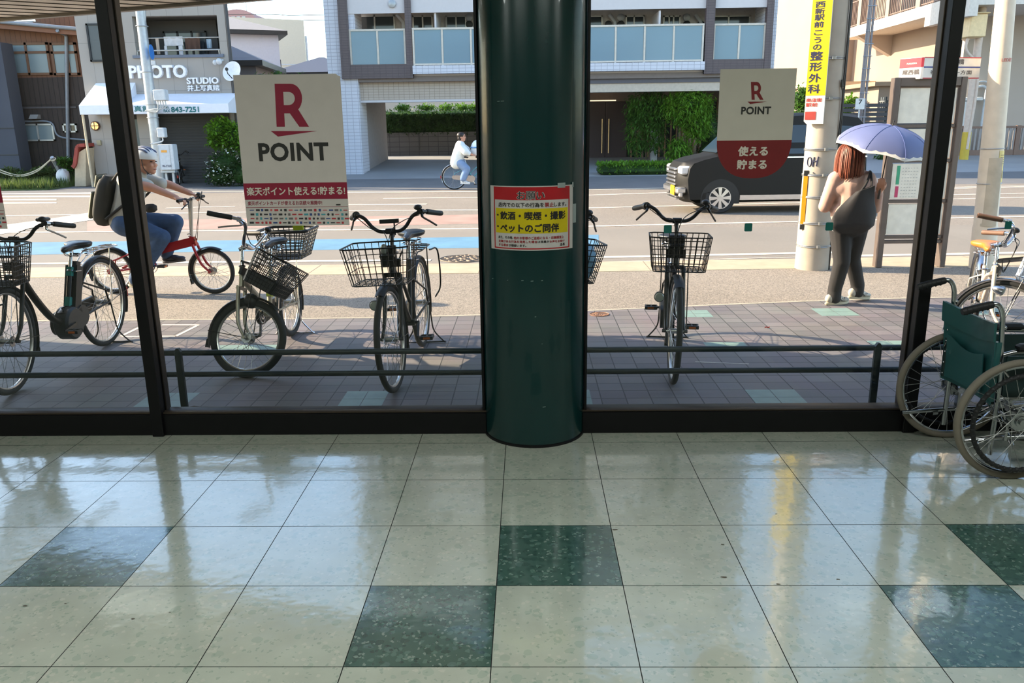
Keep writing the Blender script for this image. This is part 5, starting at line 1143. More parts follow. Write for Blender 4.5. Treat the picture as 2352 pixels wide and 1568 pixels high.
for far in (False, True):
    sidepoly([(1.12, 1.06), (1.70, 1.06), (1.70, 1.56), (1.46, 1.56), (1.20, 1.30)], .005, M_VGLASS, 'side_window', far=far)
    sidepoly([(1.76, 1.06), (2.48, 1.06), (2.48, 1.56), (1.76, 1.56)], .005, M_VGLASS, 'side_window', far=far)
    sidepoly([(2.56, 1.06), (3.26, 1.06), (3.22, 1.52), (2.56, 1.56)], .005, M_VGLASS, 'side_window', far=far)
    sidepoly([(.86, 1.10), (1.06, 1.06), (1.14, 1.25)], .005, M_VGLASS, 'quarter_window', far=far)
    sidepoly([(1.12, .245), (2.56, .245), (2.56, .335), (1.12, .335)], .012, M_SILVER, 'sill_trim', far=far)
    sidepoly([(1.50, .985), (3.38, .985), (3.38, 1.01), (1.50, 1.01)], .006, M_SILVER, 'belt_trim', far=far)
    for x0 in (1.46, 2.30): sidepoly([(x0, .88), (x0+.17, .88), (x0+.17, .91), (x0, .91)], .014, M_SILVER, 'door_handle', far=far)
    for xc in (.76, 3.02):
        arch = [(xc+.355*math.cos(a), .27+.355*math.sin(a)) for a in [PI*k/16 for k in range(17)]]+[(xc-.355, .18), (xc+.355, .18)]
        sidepoly(arch, .004, M_VPL, 'wheel_arch', far=far)
for xc in (.76, 3.02):
    for y, sd in ((.085, -1), (1.395, 1)):
        c = V((xc, y, .285)); b = MB(); b.lathe([(.195, -.085), (.262, -.085), (.284, -.06), (.284, .06), (.262, .085), (.195, .085)], 40, c, (0, 1, 0)); w_ = b.build('wheel', M_TYRE, van)
        b = MB(); f = c+V((0, sd*.098, 0)); b.torus(c+V((0, sd*.084, 0)), .192, .012, (0, 1, 0), 40, 6); b.cyl(c+V((0, sd*.05, 0)), f, .04, 16)
        for k in range(8):
            a = 2*PI*k/8; e = V((math.cos(a), 0, math.sin(a))); t_ = V((-math.sin(a), 0, math.cos(a)))
            q = [c+V((0, sd*.096, 0))+e*.03+t_*.018, c+V((0, sd*.093, 0))+e*.19+t_*.042, c+V((0, sd*.093, 0))+e*.19-t_*.030, c+V((0, sd*.096, 0))+e*.03-t_*.018]
            b.add(q+[p-V((0, sd*.02, 0)) for p in q], [(0, 1, 2, 3), (7, 6, 5, 4), (0, 4, 5, 1), (1, 5, 6, 2), (2, 6, 7, 3), (3, 7, 4, 0)])
        b.lathe([(.19, 0), (.19, .004)], 30, c+V((0, sd*.03, 0)), (0, 1, 0), 1); b.build('alloy_rim', [M_SILVER, M_VPL], w_, fix=True)
# front: windscreen, grille, lamps, plate
b = MB(); b.add([(.70, .16, 1.075), (.70, 1.32, 1.075), (1.27, 1.24, 1.635), (1.27, .24, 1.635)], [(0, 1, 2, 3)]); b.v = [(x-.012, y, z+.014) for x, y, z in b.v]; b.build('windscreen', M_VGLASS, van, smooth=0)
for y0, y1 in ((.04, .36), (1.12, 1.44)):
    b = MB(); o_ = .06 if y0 < .5 else .06
    b.bbox((.03, y0+.02, .70), (.30, y1, .86), .03); b.build('headlamp', mat('headlamp_glass', (214, 216, 220), .12, .3), van)
b = MB()
for z in (.50, .57, .64, .71, .78): b.bbox((-.025, .34, z), (.05, 1.14, z+.035), .008)
b.build('grille', M_SILVER, van)
b = MB(); b.bbox((-.03, .06, .36), (.16, 1.42, .48), .03); b.build('bumper', M_SILVER, van)
b = MB()
for z in (.24, .29): b.bbox((.0, .30, z), (.08, 1.18, z+.025), .006)
b.build('lower_grille', M_SILVER, van)
b = MB(); b.bbox((-.045, .24, .33), (-.02, .57, .50), .006); b.build('number_plate', mat('plate_yellow', (236, 196, 20), .4, emit=0), van)
b = MB(); b.bbox((.02, .06, .30), (.10, .18, .40), .02); b.build('fog_lamp', M_SILVER, van)
b = MB(); b.bbox((.90, -.14, 1.10), (1.02, .02, 1.24), .03); b.build('door_mirror', M_VAN, van)
b = MB(); b.bbox((1.4, .2, 1.755), (3.2, .24, 1.80), .01); b.bbox((1.4, 1.24, 1.755), (3.2, 1.28, 1.80), .01); 
# ---- concrete utility pole with a yellow name board
M_CONC = mat('pole_concrete', (170, 161, 148), .85, var=.14, scale=4, bump=.1); M_YB = mat('board_yellow', (238, 204, 30), .45); M_NAVY = mat('navy_lettering', (42, 46, 80), .5)
up_ = thing('utility_pole', 'thick concrete utility pole with a yellow board, beside the walker', 'utility pole', (3.165, 9.06, 0))
b = MB(); b.lathe([(.182, 0), (.172, .9), (.160, 2.6), (.145, 7.5)], 40); b.build('shaft', M_CONC, up_)
for v in (135, 228, 345, 404, 455, 515, 568):
    z = P(1880, v, 8.9).z; r = .182-.008*z+.004; b = MB(); b.torus((0, 0, z), r, .005, (0, 0, 1), 36, 6); b.torus((0, 0, z+.014), r, .004, (0, 0, 1), 36, 6); b.bbox((-.03, -r-.02, z-.01), (.01, -r+.01, z+.025), .004); b.build('steel_band', M_SPOKE, up_)
b = MB(); b.tube([(.155, -.10, 0), (.15, -.10, 2.0), (.145, -.10, 7)], .011, 8); b.tube(spline([(.12, -.13, 1.35), (.13, -.14, 1.8), (.10, -.155, 2.0), (.135, -.12, 2.4), (.13, -.11, 7)], 5), .009, 8); b.build('down_cable', M_CABLE, up_)
nb_ = V((-.50, -.86, 0)).normalized(); ub = V((.86, -.50, 0)).normalized()*1.0
ca = P(1876, 110, 8.88)-V(up_.location); ca = V((-.155, -.135, 0)); wv = .098
zb0, zb1 = P(1868, 285, 8.88).z, 3.3; zy = P(1868, 219, 8.88).z
b = MB(); b.prism([(-wv, zb0+.03), (-wv+.03, zb0), (wv, zb0), (wv, zb1), (-wv, zb1)], -nb_*.03, o=ca, U=ub); bo = b.build('name_board', mat('board_white', (226, 222, 216), .5), up_)
def onb(off): return lambda a, z, h=0.0: tuple(ca+ub*a+nb_*(off+h)+V((0, 0, z)))
b = MB(); f = onb(.002); b.quad(f(-wv, zy), f(wv, zy), f(wv, zb1), f(-wv, zb1)); b.build('yellow_face', M_YB, bo, smooth=0)
b = MB()
for ch, v0, v1, w_ in [('西', 2, 16, .048), ('新', 17, 31, .048), ('駅', 32, 46, .048), ('前', 48, 62, .048), ('こ', 68, 80, .042), ('う', 84, 98, .034), ('の', 101, 114, .042), ('整', 117, 138, .062), ('形', 142, 163, .062), ('外', 168, 189, .062), ('科', 193, 214, .062)]:
    write(b, ch, -w_-.02, w_-.02, P(1870, v1, 8.88).z, P(1870, v0, 8.88).z, onb(.004), 0, .03)
b.build('lettering', M_NAVY, bo, smooth=0)
b = MB(); write(b, '商店街', -.09, .07, P(1868, 234, 8.88).z, P(1868, 225, 8.88).z, onb(.003), 0, .04); write(b, '駅前', -.09, .03, P(1868, 245, 8.88).z, P(1868, 236, 8.88).z, onb(.003), 0, .04)
f = onb(.003); b.quad(f(-.09, P(1868, 275, 8.88).z), f(.02, P(1868, 275, 8.88).z), f(.02, P(1868, 256, 8.88).z), f(-.09, P(1868, 256, 8.88).z)); b.build('red_lettering', mat('board_red', (176, 66, 60), .5), bo, smooth=0)
def onp(a, z, h=0): an = a/.18; r = .1795-.0085*z+.004+h; return (r*math.sin(an), -r*math.cos(an), z)
b = MB()
def stroke(pts): b.tube([onp(a, z) for a, z in pts], .006, 6)
a0 = -.185; z0 = P(1855, 372, 8.9).z
stroke(spline([(a0+.0+.03*math.cos(t), z0+.05*math.sin(t), 0) for t in [0, 1.2, 2.4, 3.6, 4.8, 6.2]], 3) and [(a0+.028*math.cos(t), z0+.048*math.sin(t)) for t in [k*.45 for k in range(15)]])
stroke([(a0+.055, z0+.05), (a0+.045, z0-.05)]); stroke([(a0+.05, z0), (a0+.09, z0+.012)]); stroke([(a0+.10, z0+.055), (a0+.085, z0-.045)]); stroke([(a0+.06, z0-.11), (a0+.058, z0-.12)])
b.build('graffiti', M_NAVY, up_)
b = MB(); zl0, zl1 = P(1842, 515, 8.95).z, P(1845, 405, 8.95).z; e = V((-.172, -.085, 0))
b.prism([(-.022, zl0), (.022, zl0), (.022, zl1), (-.022, zl1)], -nb_*.012, o=e, U=ub); b.build('orange_reflector_strip', mat('amber_strip', (232, 146, 30), .3), up_)
b = MB()
for z in (zl0-.06, zl1+.005): b.prism([(-.022, z), (.022, z), (.022, z+.055), (-.022, z+.055)], -nb_*.013, o=e, U=ub)
b.build('strip_end', M_BLKPL, up_)
# ---- bus stop
M_BUSF = mat('bus_stop_frame', (104, 92, 86), .45, .3); M_BUSW = mat('bus_stop_panel', (240, 236, 222), .5)
BX0, BX1 = 3.905, 4.60
bs = thing('bus_stop', 'brown framed bus stop board with white panels behind the window mullion', 'bus stop', ((BX0+BX1)/2, 9.10, 0)); o = V(bs.location)
for x in (BX0, BX1):
    b = MB(); b.bbox((x-o.x-.03, -.06, 0), (x-o.x+.03, .06, 2.02), .005); b.build('post', M_BUSF, bs)
zz = [P(2060, v, 9.05).z for v in (196, 290, 370, 463, 545)]
for z in zz+[P(2060, 556, 9.05).z]:
    b = MB(); b.bbox((BX0-o.x+.03, -.035, z-.018), (BX1-o.x-.03, .035, z+.018), .004); b.build('cross_bar', M_BUSF, bs)
b = MB(); b.bbox((BX0-o.x+.03, -.05, 1.93), (BX1-o.x-.03, .05, 2.02), .004); b.build('top_bar', M_BUSF, bs)
for i in range(4):
    b = MB(); b.box((BX0-o.x+.05, -.022, zz[i+1]+.03), (BX1-o.x-.05, .012, zz[i]-.03)); pn = b.build('panel', M_BUSW, bs, smooth=0)
    if i == 2:
        b = MB(); x = BX0-o.x+.10; z1 = zz[i]-.05
        b.box((x, -.0245, z1-.20), (x+.035, -.0225, z1), 0); b.box((x, -.0245, zz[i+1]+.045), (x+.035, -.0225, z1-.22), 1)
        for k in range(11):
            for j in range(6): b.box((x+.06+.03*j, -.024, z1-.03-.034*k), (x+.06+.03*j+random.uniform(.008, .02), -.0225, z1-.024-.034*k), 2)
        b.build('timetable_print', [mat('print_green', (70, 170, 130), .6), mat('print_pink', (200, 70, 110), .6), mat('print_grey', (190, 190, 184), .6)], pn, smooth=0)
    if i == 1:
        b = MB(); b.box((BX0-o.x+.18, -.0245, zz[i+1]+.04), (BX0-o.x+.36, -.0225, zz[i+1]+.09)); b.build('small_print', mat('print_blue', (90, 140, 160), .6), pn, smooth=0)
# head sign: a slab turned a little, with a side face
A_, B_, C_ = V((4.125, 8.98, 0)), V((4.80, 9.16, 0)), V((3.98, 9.22, 0)); D_ = B_+(C_-A_); z0, z1 = P(2113, 181, 9.0).z, P(2113, 131, 9.0).z
b = MB(); b.prism([(p.x-o.x, p.y-o.y) for p in (A_, B_, D_, C_)], (0, 0, z1-z0), o=(0, 0, z0), U=(1, 0, 0), W=(0, 1, 0)); hs_ = b.build('head_sign', mat('sign_white', (226, 222, 214), .5), bs, smooth=0, fix=True)
def onf(P0, P1, off=.002):
    d = (P1-P0).normalized(); n = V((d.y, -d.x, 0)); return lambda a, z, h=0.0: tuple(P0-o+d*a+n*(off+h)+V((0, 0, z)))
f = onf(A_, B_); Lf = (B_-A_).length; hh = z1-z0
def fr(b, a0, a1, t0, t1, mi, f=f): b.quad(f(a0, z0+hh*t0), f(a1, z0+hh*t0), f(a1, z0+hh*t1), f(a0, z0+hh*t1), mi)
b = MB(); fr(b, 0, Lf, .0, .05, 0); fr(b, 0, Lf, .95, 1, 0); fr(b, 0, Lf, .50, .57, 1); b.build('sign_stripes', [mat('sign_red', (186, 40, 60), .5), mat('sign_blue', (54, 70, 140), .5)], hs_, smooth=0)
b = MB(); write(b, '橋', Lf*.60, Lf*.70, z0+hh*.66, z0+hh*.92, f, 0, .02); write(b, '福岡タワー方面', Lf*.12, Lf*.86, z0+hh*.20, z0+hh*.40, f, 0, .02); b.build('sign_lettering', mat('sign_grey', (74, 68, 72), .5), hs_, smooth=0)
f2 = onf(C_, A_); L2 = (A_-C_).length
b = MB(); fr(b, 0, L2, .55, .98, 0, f2); b.build('red_field', mat('sign_red_bright', (206, 30, 56), .5), hs_, smooth=0)
b = MB(); write(b, 'FUKUOKA', L2*.30, L2*.72, z0+hh*.70, z0+hh*.78, onf(C_, A_, .004), 1, .02); write(b, '尾西橋', L2*.14, L2*.84, z0+hh*.22, z0+hh*.46, onf(C_, A_, .004), 0, .03); b.build('side_lettering', [mat('sign_grey', (74, 68, 72)), mat('sign_white', (226, 222, 214))], hs_, smooth=0)
# ---- pale pole at the right edge
pp = thing('lamp_pole', 'pale cream lamp pole with a yellow paper notice near the right edge', 'pole', (5.0, 8.98, 0))
M_CRM = mat('cream_pole', (222, 206, 184), .55, var=.05)
ax_ = V((-.045, 0, 1)); q = lambda z: ax_*z
b = MB(); b.tube([q(0), q(.45), q(.47), q(1.2), q(2.9), q(5.5)], [.128, .125, .118, .112, .092, .075], 32); b.build('shaft', M_CRM, pp)
b = MB(); b.lathe([(.122, 0), (.122, .72)], 20, q(.47)+V((.015, -.012, 0)), (-.03, 0, 1), 0, -2.4, .2); b.lathe([(.124, .0), (.124, .03)], 20, q(.47)+V((.015, -.012, 0)), (-.03, 0, 1), 0, -2.4, .2); b.build('sheath', mat('sheath_beige', (188, 176, 156), .7, var=.1), pp)
def onq(a, z, h=0): r = .112-.010*(z-.9)+.006+h; an = a/r; c = q(z); return (c.x+r*math.sin(an), c.y-r*math.cos(an), z)
b = MB(); zA, zB = P(2295, 418, 8.88).z, P(2300, 346, 8.88).z; b.grid([[onq(.02+.10*k/6, z) for k in range(7)] for z in (zA, zB)]); nt_ = b.build('paper_notice', mat('notice_paper_yellow', (226, 206, 130), .6), pp)
b = MB()
for k in range(5): z = zB-.05-.022*k; b.grid([[onq(.035+.07*j/4, zz_, .0012) for j in range(5)] for zz_ in (z, z+.008)])
b.grid([[onq(.04+.05*j/4, zz_, .0012) for j in range(5)] for zz_ in (zA+.04, zA+.12)]); b.build('print', mat('print_brown', (150, 130, 84), .6), nt_)
for z in (zA-.02, zB+.02): 
    b = MB(); b.torus(q(z), .118-.010*(z-.9), .005, (-.03, 0, 1), 32, 6); b.build('strap', M_SPOKE, pp)
b = MB(); zc_ = P(2322, 137, 8.88).z; write(b, 'LED防', -.04, .08, zc_-.02, zc_+.02, lambda a, z, h=0: onq(a, z, -.001), 0, .02); b.build('lettering', mat('pole_pink', (206, 110, 100), .6), pp, smooth=0)
# ---- far side: steel signal pole with boxes
M_GALV = mat('galvanised', (172, 176, 180), .45, .5, var=.08); M_BOX = mat('box_grey', (196, 200, 204), .5)
o = V((-10.62, 23.75, 0)); sp_ = thing('steel_pole', 'galvanised pole with grey boxes and a blue sign in front of the photo studio', 'pole', tuple(o))
b = MB(); b.tube([(0, 0, 0), (0, 0, 2.5), (0, 0, 4.95)], [.15, .14, .125], 24); b.build('shaft', M_GALV, sp_)
b = MB(); b.tube([(-.6, 0, 4.78), (0, 0, 4.80)], .05, 10); b.tube(spline([(.08, 0, 4.5), (.16, 0, 4.9), (.5, 0, 5.2), (1.2, 0, 5.35)], 5), .055, 10); b.build('arm', M_GALV, sp_)
b = MB(); a, c = P(361, 232, 23.55)-o, P(385, 206, 23.55)-o; b.bbox((a.x, -.42, a.z), (c.x, -.16, c.z), .02); b.build('switch_box', M_BOX, sp_)
for k in range(4): 
    b = MB(); b.tube(spline([(a.x+.06+.07*k, -.3, a.z), (a.x+.05+.07*k, -.3, a.z-.18), (a.x-.02-.0*k, -.28, a.z-.30+.03*k), (-.12, -.16, a.z-.25)], 5), .018, 7); b.build('conduit', M_GALV, sp_)
b = MB(); a, c = P(367, 316, 23.55)-o, P(381, 293, 23.55)-o; b.bbox((a.x, -.36, a.z), (c.x, -.14, c.z), .02); b.tube(spline([(a.x+.1, -.25, a.z), (a.x+.08, -.25, a.z-.1), (.0, -.16, a.z-.16)], 4), .02, 7); b.build('meter_box', M_BOX, sp_)
b = MB(); c = P(347, 120, 23.55)-o; b.lathe([(.20, 0), (.20, .012)], 28, (c.x+.02, -.22, c.z), (.97, .12, 0)); b.build('round_sign', mat('sign_sky_blue', (40, 120, 200), .4), sp_)
b = MB(); a, c = P(347, 149, 23.5)-o, P(355, 139, 23.5)-o; b.bbox((a.x, -.24, a.z), (c.x, -.2, c.z), .005); b.build('small_plate', M_BOX, sp_)
for v in (60, 165, 240, 270, 330):
    z = (P(350, v, 23.75)).z; b = MB(); b.torus((0, 0, z), .155, .012, (0, 0, 1), 24, 6); b.build('steel_band', M_GALV, sp_)
cb_ = thing('control_cabinet', 'pale grey control cabinet with an orange label beside the steel pole', 'cabinet', tuple(P(391, 392, 23.3).xy)+(0,)); oc = V(cb_.location); zc1 = P(391, 331, 23.3).z; zc0 = P(391, 390, 23.3).z; hw = .21
b = MB(); b.bbox((-hw, -.16, zc0), (hw, .16, zc1), .015); b.build('case', M_BOX, cb_)
b = MB(); b.box((-hw, -.166, zc0+.02), (-hw+.02, -.158, zc1-.02)); b.box((hw-.10, -.166, zc0+.02), (hw-.09, -.158, zc1-.02)); b.build('door_seam', M_GALV, cb_)
b = MB(); b.box((-.12, -.168, zc1-.22), (.04, -.161, zc1-.16)); b.build('orange_label', mat('label_orange', (232, 160, 60), .5), cb_)
b = MB(); write(b, 'W-7310', -.14, .12, zc0+.08, zc0+.145, lambda a, z, h=0: (a, -.166-h, z), 0, .02); b.build('lettering', M_NAVY, cb_, smooth=0)
b = MB(); b.bbox((-hw-.02, -.1, zc0-.08), (hw-.04, .1, zc0), .01); b.beam((-.12, 0, 0), (-.12, 0, zc0-.06), .06, .06); b.beam((.08, 0, 0), (.08, 0, zc0-.06), .06, .06); b.build('stand', M_GALV, cb_)
bicycle('small_bicycle', 'small dark bicycle half hidden behind the pale cabinet', (G(408, 426).x, 24.35), (G(408, 426).x-.30, 25.3), R=.25, frame='step', seat=.75, headz=.7, stemz=.85, stand=None, carrier=False, lamp=False)
# ---- slim steel pole and junction-box pole at the back right
sl = thing('lattice_pole', 'slim grey steel pole with rungs behind the van', 'pole', tuple(P(1985, 200, 31).xy)+(.1,)); o = V(sl.location)
b = MB(); h0, h1 = 0, 7.0
for x in (-.10, .10): b.beam((x, 0, h0), (x*.8, 0, h1), .05, .07)
b.beam((0, .05, h0), (0, .05, h1), .17, .03); b.build('mast', mat('pole_slate', (126, 118, 122), .5, .3), sl)
for k in range(13): 
    b = MB(); b.tube([(-.16, -.05, 1.2+.42*k), (.16, -.05, 1.2+.42*k)], .014, 6); b.build('rung', M_GALV, sl)
pl7 = thing('number_plate', 'small white plate numbered 7 at the foot of the lattice pole', 'plate', tuple(P(1974, 250, 30.5))); b = MB(); b.bbox((-.16, -.02, -.02), (.17, .02, .36), .01); b.bbox((-.02, .0, -1.8), (.02, .02, -.01), .004); b.build('plate', mat('plate_white', (222, 218, 212), .5), pl7)
b = MB(); write(b, '7', -.06, .07, .16, .32, lambda a, z, h=0: (a, -.022-h, z), 0, .02); b.build('numeral', M_INK, pl7, smooth=0)
bpx = thing('junction_pole', 'pole with a cream junction box standing behind the bus stop sign', 'pole', tuple(P(2214, 360, 30.5).xy)+(.15,)); o = V(bpx.location)
b = MB(); b.tube([(0, 0, 0), (0, 0, 8)], .13, 20); b.build('shaft', mat('pole_pinkgrey', (206, 186, 170), .6), bpx)
b = MB(); a, c = P(2216, 87, 30.3)-o, P(2262, 33, 30.3)-o; b.bbox((a.x, -.45, a.z), (c.x, .2, c.z), .03); b.bbox((a.x-.05, -.5, c.z), (c.x+.06, .25, c.z+.05), .02); b.build('junction_box', mat('box_cream', (232, 204, 156), .6), bpx)
b = MB(); b.tube(spline([(a.x+.12, -.2, a.z), (a.x+.1, -.2, a.z-.4), (.05, -.14, a.z-1.2), (.0, -.14, .4)], 5), .05, 10); b.build('conduit', mat('pole_pinkgrey', (206, 186, 170)), bpx)
b = MB(); b.tube([(0, 0, 0.0), (0, 0, 1.0)], .15, 20); b.build('guard_sleeve', mat('guard_yellow', (200, 170, 60), .6), bpx)
# ================================================================ buildings across the road
M_DARKGL = mat('dark_window', (44, 52, 58), .08, spec=.7, var=.2, scale=.7); M_ALU = mat('alu_frame', (186, 186, 182), .4, .5); M_ALUD = mat('dark_sash', (40, 42, 46), .45, .3)
M_FROST = mat('frosted_glass', (118, 134, 140), .25, var=.1, scale=.6); M_GUTTER = mat('gutter_grey', (130, 136, 144), .5, .3)
class B:
    """a building: an Empty at its base; pieces are given as photograph rectangles on an upright plane Y"""
    def __init__(s, name, label, cat, base, group=None): s.t = thing(name, label, cat, tuple(base), 0, group); s.o = V(base)
    def loc(s, p): return V(p)-s.o
    def rect(s, u0, v0, u1, v1, Y):
        a = P(u0, (v0+v1)/2, Y).x; c = P(u1, (v0+v1)/2, Y).x; um = (u0+u1)/2; return a, c, P(um, v1, Y).z, P(um, v0, Y).z
    def box(s, nm, mt, x0, x1, y0, y1, z0, z1, parent=None, mb=None, bev=0):
        b = mb or MB(); lo = (x0-s.o.x, y0-s.o.y, z0-s.o.z); hi = (x1-s.o.x, y1-s.o.y, z1-s.o.z)
        (b.bbox(lo, hi, bev) if bev else b.box(lo, hi)); return b if mb is not None else b.build(nm, mt, parent or s.t, smooth=30 if bev else 0)
    def slab(s, nm, mt, u0, v0, u1, v1, Y, d=.1, front=0.0, parent=None, mb=None):
        x0, x1, z0, z1 = s.rect(u0, v0, u1, v1, Y); return s.box(nm, mt, x0, x1, Y-front, Y+d, z0, z1, parent, mb)
    def window(s, x0, x1, z0, z1, Y, fr=None, gl=None, mull=(.5,), trans=(), fw=.05, dep=.06, recess=0.0):
        fr = fr or M_ALU; gl = gl or M_DARKGL; b = MB(); o = s.o; y0, y1 = Y-dep-o.y, Y+.02-o.y
        L_ = lambda a, c, e, f: b.box((a-o.x, y0, e-o.z), (c-o.x, y1, f-o.z))
        L_(x0, x1, z0, z0+fw); L_(x0, x1, z1-fw, z1); L_(x0, x0+fw, z0, z1); L_(x1-fw, x1, z0, z1)
        for m in mull: xm = x0+(x1-x0)*m; L_(xm-fw/2, xm+fw/2, z0, z1)
        for m in trans: zm = z0+(z1-z0)*m; L_(x0, x1, zm-fw/2, zm+fw/2)
        w_ = b.build('window', fr, s.t, smooth=0)
        b = MB(); b.box((x0+fw*.5-o.x, Y-dep*.5-o.y, z0+fw*.5-o.z), (x1-fw*.5-o.x, Y-dep*.5+.012-o.y, z1-fw*.5-o.z)); b.build('pane', gl, w_, smooth=0); return w_
    def pwindow(s, u0, v0, u1, v1, Y, **k): return s.window(*s.rect(u0, v0, u1, v1, Y), Y, **k)
# ---- photo studio
YS = 24.8
S_ = B('photo_studio', 'pale grey photo studio with a white awning and large raised letters', 'building', (-10.8, 25.2, 0))
M_PANEL = grid_mat('studio_panel', (158, 152, 146), (128, 124, 120), .46, 1.35, .006, .03, .7, 'XZ', 0.0)
M_SDARK = mat('studio_shutter', (52, 54, 58), .6, var=.1); xl, xr = -13.02, -8.66
xb0, xb1, zb0, zb1 = S_.rect(312, 36, 504, 131, YS); xb0 = P(300, 80, YS).x-.0; xb0 = -11.35; xb1 = P(503, 90, YS).x
# front wall round the balcony and the ground floor opening
zt = 9.0; zo = P(300, 262, YS).z+.05
b = MB(); o = S_.o
for q in [(xl, xr, zb1, zt), (xl, xb0, zo, zb1), (xb1, xr, zo, zb1), (xb0, xb1, zo, zb0), (xl, -12.25, 0, zo)]: b.box((q[0]-o.x, YS-o.y, q[2]), (q[1]-o.x, YS+.25-o.y, q[3]))
sk = -2.2; o_ = (-o.x, -o.y, 0)
for x, k in ((xl, 0), (xr-.2, sk)): b.prism([(x, YS+.25), (x+.2, YS+.25), (x+.2+k, YS+5), (x+k, YS+5)], (0, 0, zt), o=o_, U=(1, 0, 0), W=(0, 1, 0))
b.prism([(xl, YS), (xr, YS), (xr+sk, YS+5), (xl, YS+5)], (0, 0, .15), o=(-o.x, -o.y, zt), U=(1, 0, 0), W=(0, 1, 0)); b.box((xl-o.x, YS+5-o.y, 0), (xr+sk-o.x, YS+5.2-o.y, zt))
b.build('wall', M_PANEL, S_.t, smooth=0)
b = MB(); fp_ = [(xb0-.05, YS+.25), (xb1+.04, YS+.25), (xb1-.46, YS+1.2), (xb0-.05, YS+1.2)]; kw = dict(U=(1, 0, 0), W=(0, 1, 0))
b.prism(fp_, (0, 0, .2), o=(-o.x, -o.y, zb0-.25), **kw); b.prism(fp_, (0, 0, .1), o=(-o.x, -o.y, zb1), **kw); b.box((xb0-.05-o.x, YS+1.1-o.y, zb0-.1), (xb1-.44-o.x, YS+1.2-o.y, zb1+.1)); b.box((xb0-.08-o.x, YS+.25-o.y, zb0-.1), (xb0-o.x, YS+1.2-o.y, zb1+.1))
b.prism([(xb1, YS+.25), (xb1+.04, YS+.25), (xb1-.42, YS+1.2), (xb1-.46, YS+1.2)], (0, 0, zb1-zb0+.2), o=(-o.x, -o.y, zb0-.1), **kw); b.build('balcony_recess', mat('balcony_dark', (84, 82, 82), .8), S_.t, smooth=0)
S_.window(xb0+.4, xb1-.75, zb0-.05, zb1-.3, YS+1.1, fr=M_ALUD, mull=(.33, .66))
b = MB(); zr = P(400, 115, YS).z; b.tube([(xb0-o.x, YS+.08-o.y, zr), (xb1-o.x, YS+.08-o.y, zr)], .022, 8); b.tube([(xb0-o.x, YS+.08-o.y, zr), (xb0-o.x, YS+.08-o.y, zb0)], .018, 8); b.tube([(xb1-.06-o.x, YS+.08-o.y, zr), (xb1-.06-o.x, YS+.08-o.y, zb0)], .018, 8)
b.build('balcony_rail', M_ALU, S_.t)
S_.box('balcony_sill', mat('sill_slate', (96, 104, 120), .5), xb0-.1, xb1+.1, YS-.05, YS+.3, zb0-.02, zb0+.06)
b = MB(); zd = P(400, 84, YS).z; b.tube([(xb0-o.x, YS+.35-o.y, zd), (xb1-o.x, YS+.35-o.y, zd)], .018, 8); b.build('drying_rail', M_ALU, S_.t)
S_.pwindow(204, 54, 250, 142, YS, fr=M_ALUD, gl=mat('blind_grey', (74, 80, 84), .3), mull=())
# lettering
b = MB(); fl_ = lambda a, z, h=0: (a-o.x, YS-h-o.y, z)
def sgn(t, u0, v0, u1, v1, bold, depth=.09, sp=1.0):
    x0, x1, z0, z1 = S_.rect(u0, v0, u1, v1, YS); write(b, t, x0, x1, z0, z1, fl_, 0, bold, sp, depth)
sgn('PHOTO', 300, 150, 431, 180, .03, .12, 1.02); b.build('big_letters', mat('sign_letters', (236, 236, 240), .5), S_.t, smooth=0)
b = MB(); sgn('STUDIO', 431, 178, 504, 193, .03); b.build('studio_letters', mat('sign_letters', (236, 236, 240)), S_.t, smooth=0)
b = MB(); sgn('井上写真館', 433, 195, 505, 209, .02); b.build('name_letters', mat('sign_letters', (236, 236, 240)), S_.t, smooth=0)
# awning: two lengths, sloping tops and an upright valance
M_AWN = mat('awning_white', (222, 226, 236), .6, var=.03)
zv0, zv1 = P(350, 261, 23.9).z, P(350, 240, 23.9).z; xa0, xm, xa1 = P(182, 250, 23.9).x, P(285, 250, 23.9).x, P(525, 250, 23.9).x
b = MB(); yf, yb = 23.9-o.y, YS-o.y
for x0, x1, zt_ in ((xa0, xm, P(230, 191, YS).z), (xm, xa1, P(420, 215, YS).z)):
    x0 -= o.x; x1 -= o.x; b.add([(x0, yf, zv0), (x1, yf, zv0), (x1, yf, zv1), (x0, yf, zv1), (x0+(.12 if x0 == xa0-o.x else 0), yb, zt_), (x1, yb, zt_), (x0, yb, zv0), (x1, yb, zv0)], [(0, 1, 2, 3), (3, 2, 5, 4), (0, 3, 4, 6), (1, 7, 5, 2), (0, 6, 7, 1)])
aw = b.build('awning', M_AWN, S_.t, smooth=0)
b = MB(); 
def vt(t, u0, u1, v0, v1, bold):
    a, c, z0, z1 = S_.rect(u0, v0, u1, v1, 23.89); write(b, t, a, c, z0, z1, lambda p, q, h=0: (p-o.x, 23.885-o.y-h, q), 0, bold)
vt('井上写真館', 249, 345, 243, 257, .02); vt('TEL', 376, 389, 244, 249, .02); vt('FAX', 376, 391, 251, 258, .02); vt('843-7251', 393, 457, 245, 258, .03); b.build('valance_lettering', mat('awning_teal', (30, 110, 116), .6), aw, smooth=0)
b = MB(); b.tube([(P(190, 262, 23.95).x-o.x, yf+.05, 0), (P(190, 262, 23.95).x-o.x, yf+.05, zv0+.02)], .035, 10); b.build('awning_post', mat('post_cream', (196, 178, 150), .6), S_.t)
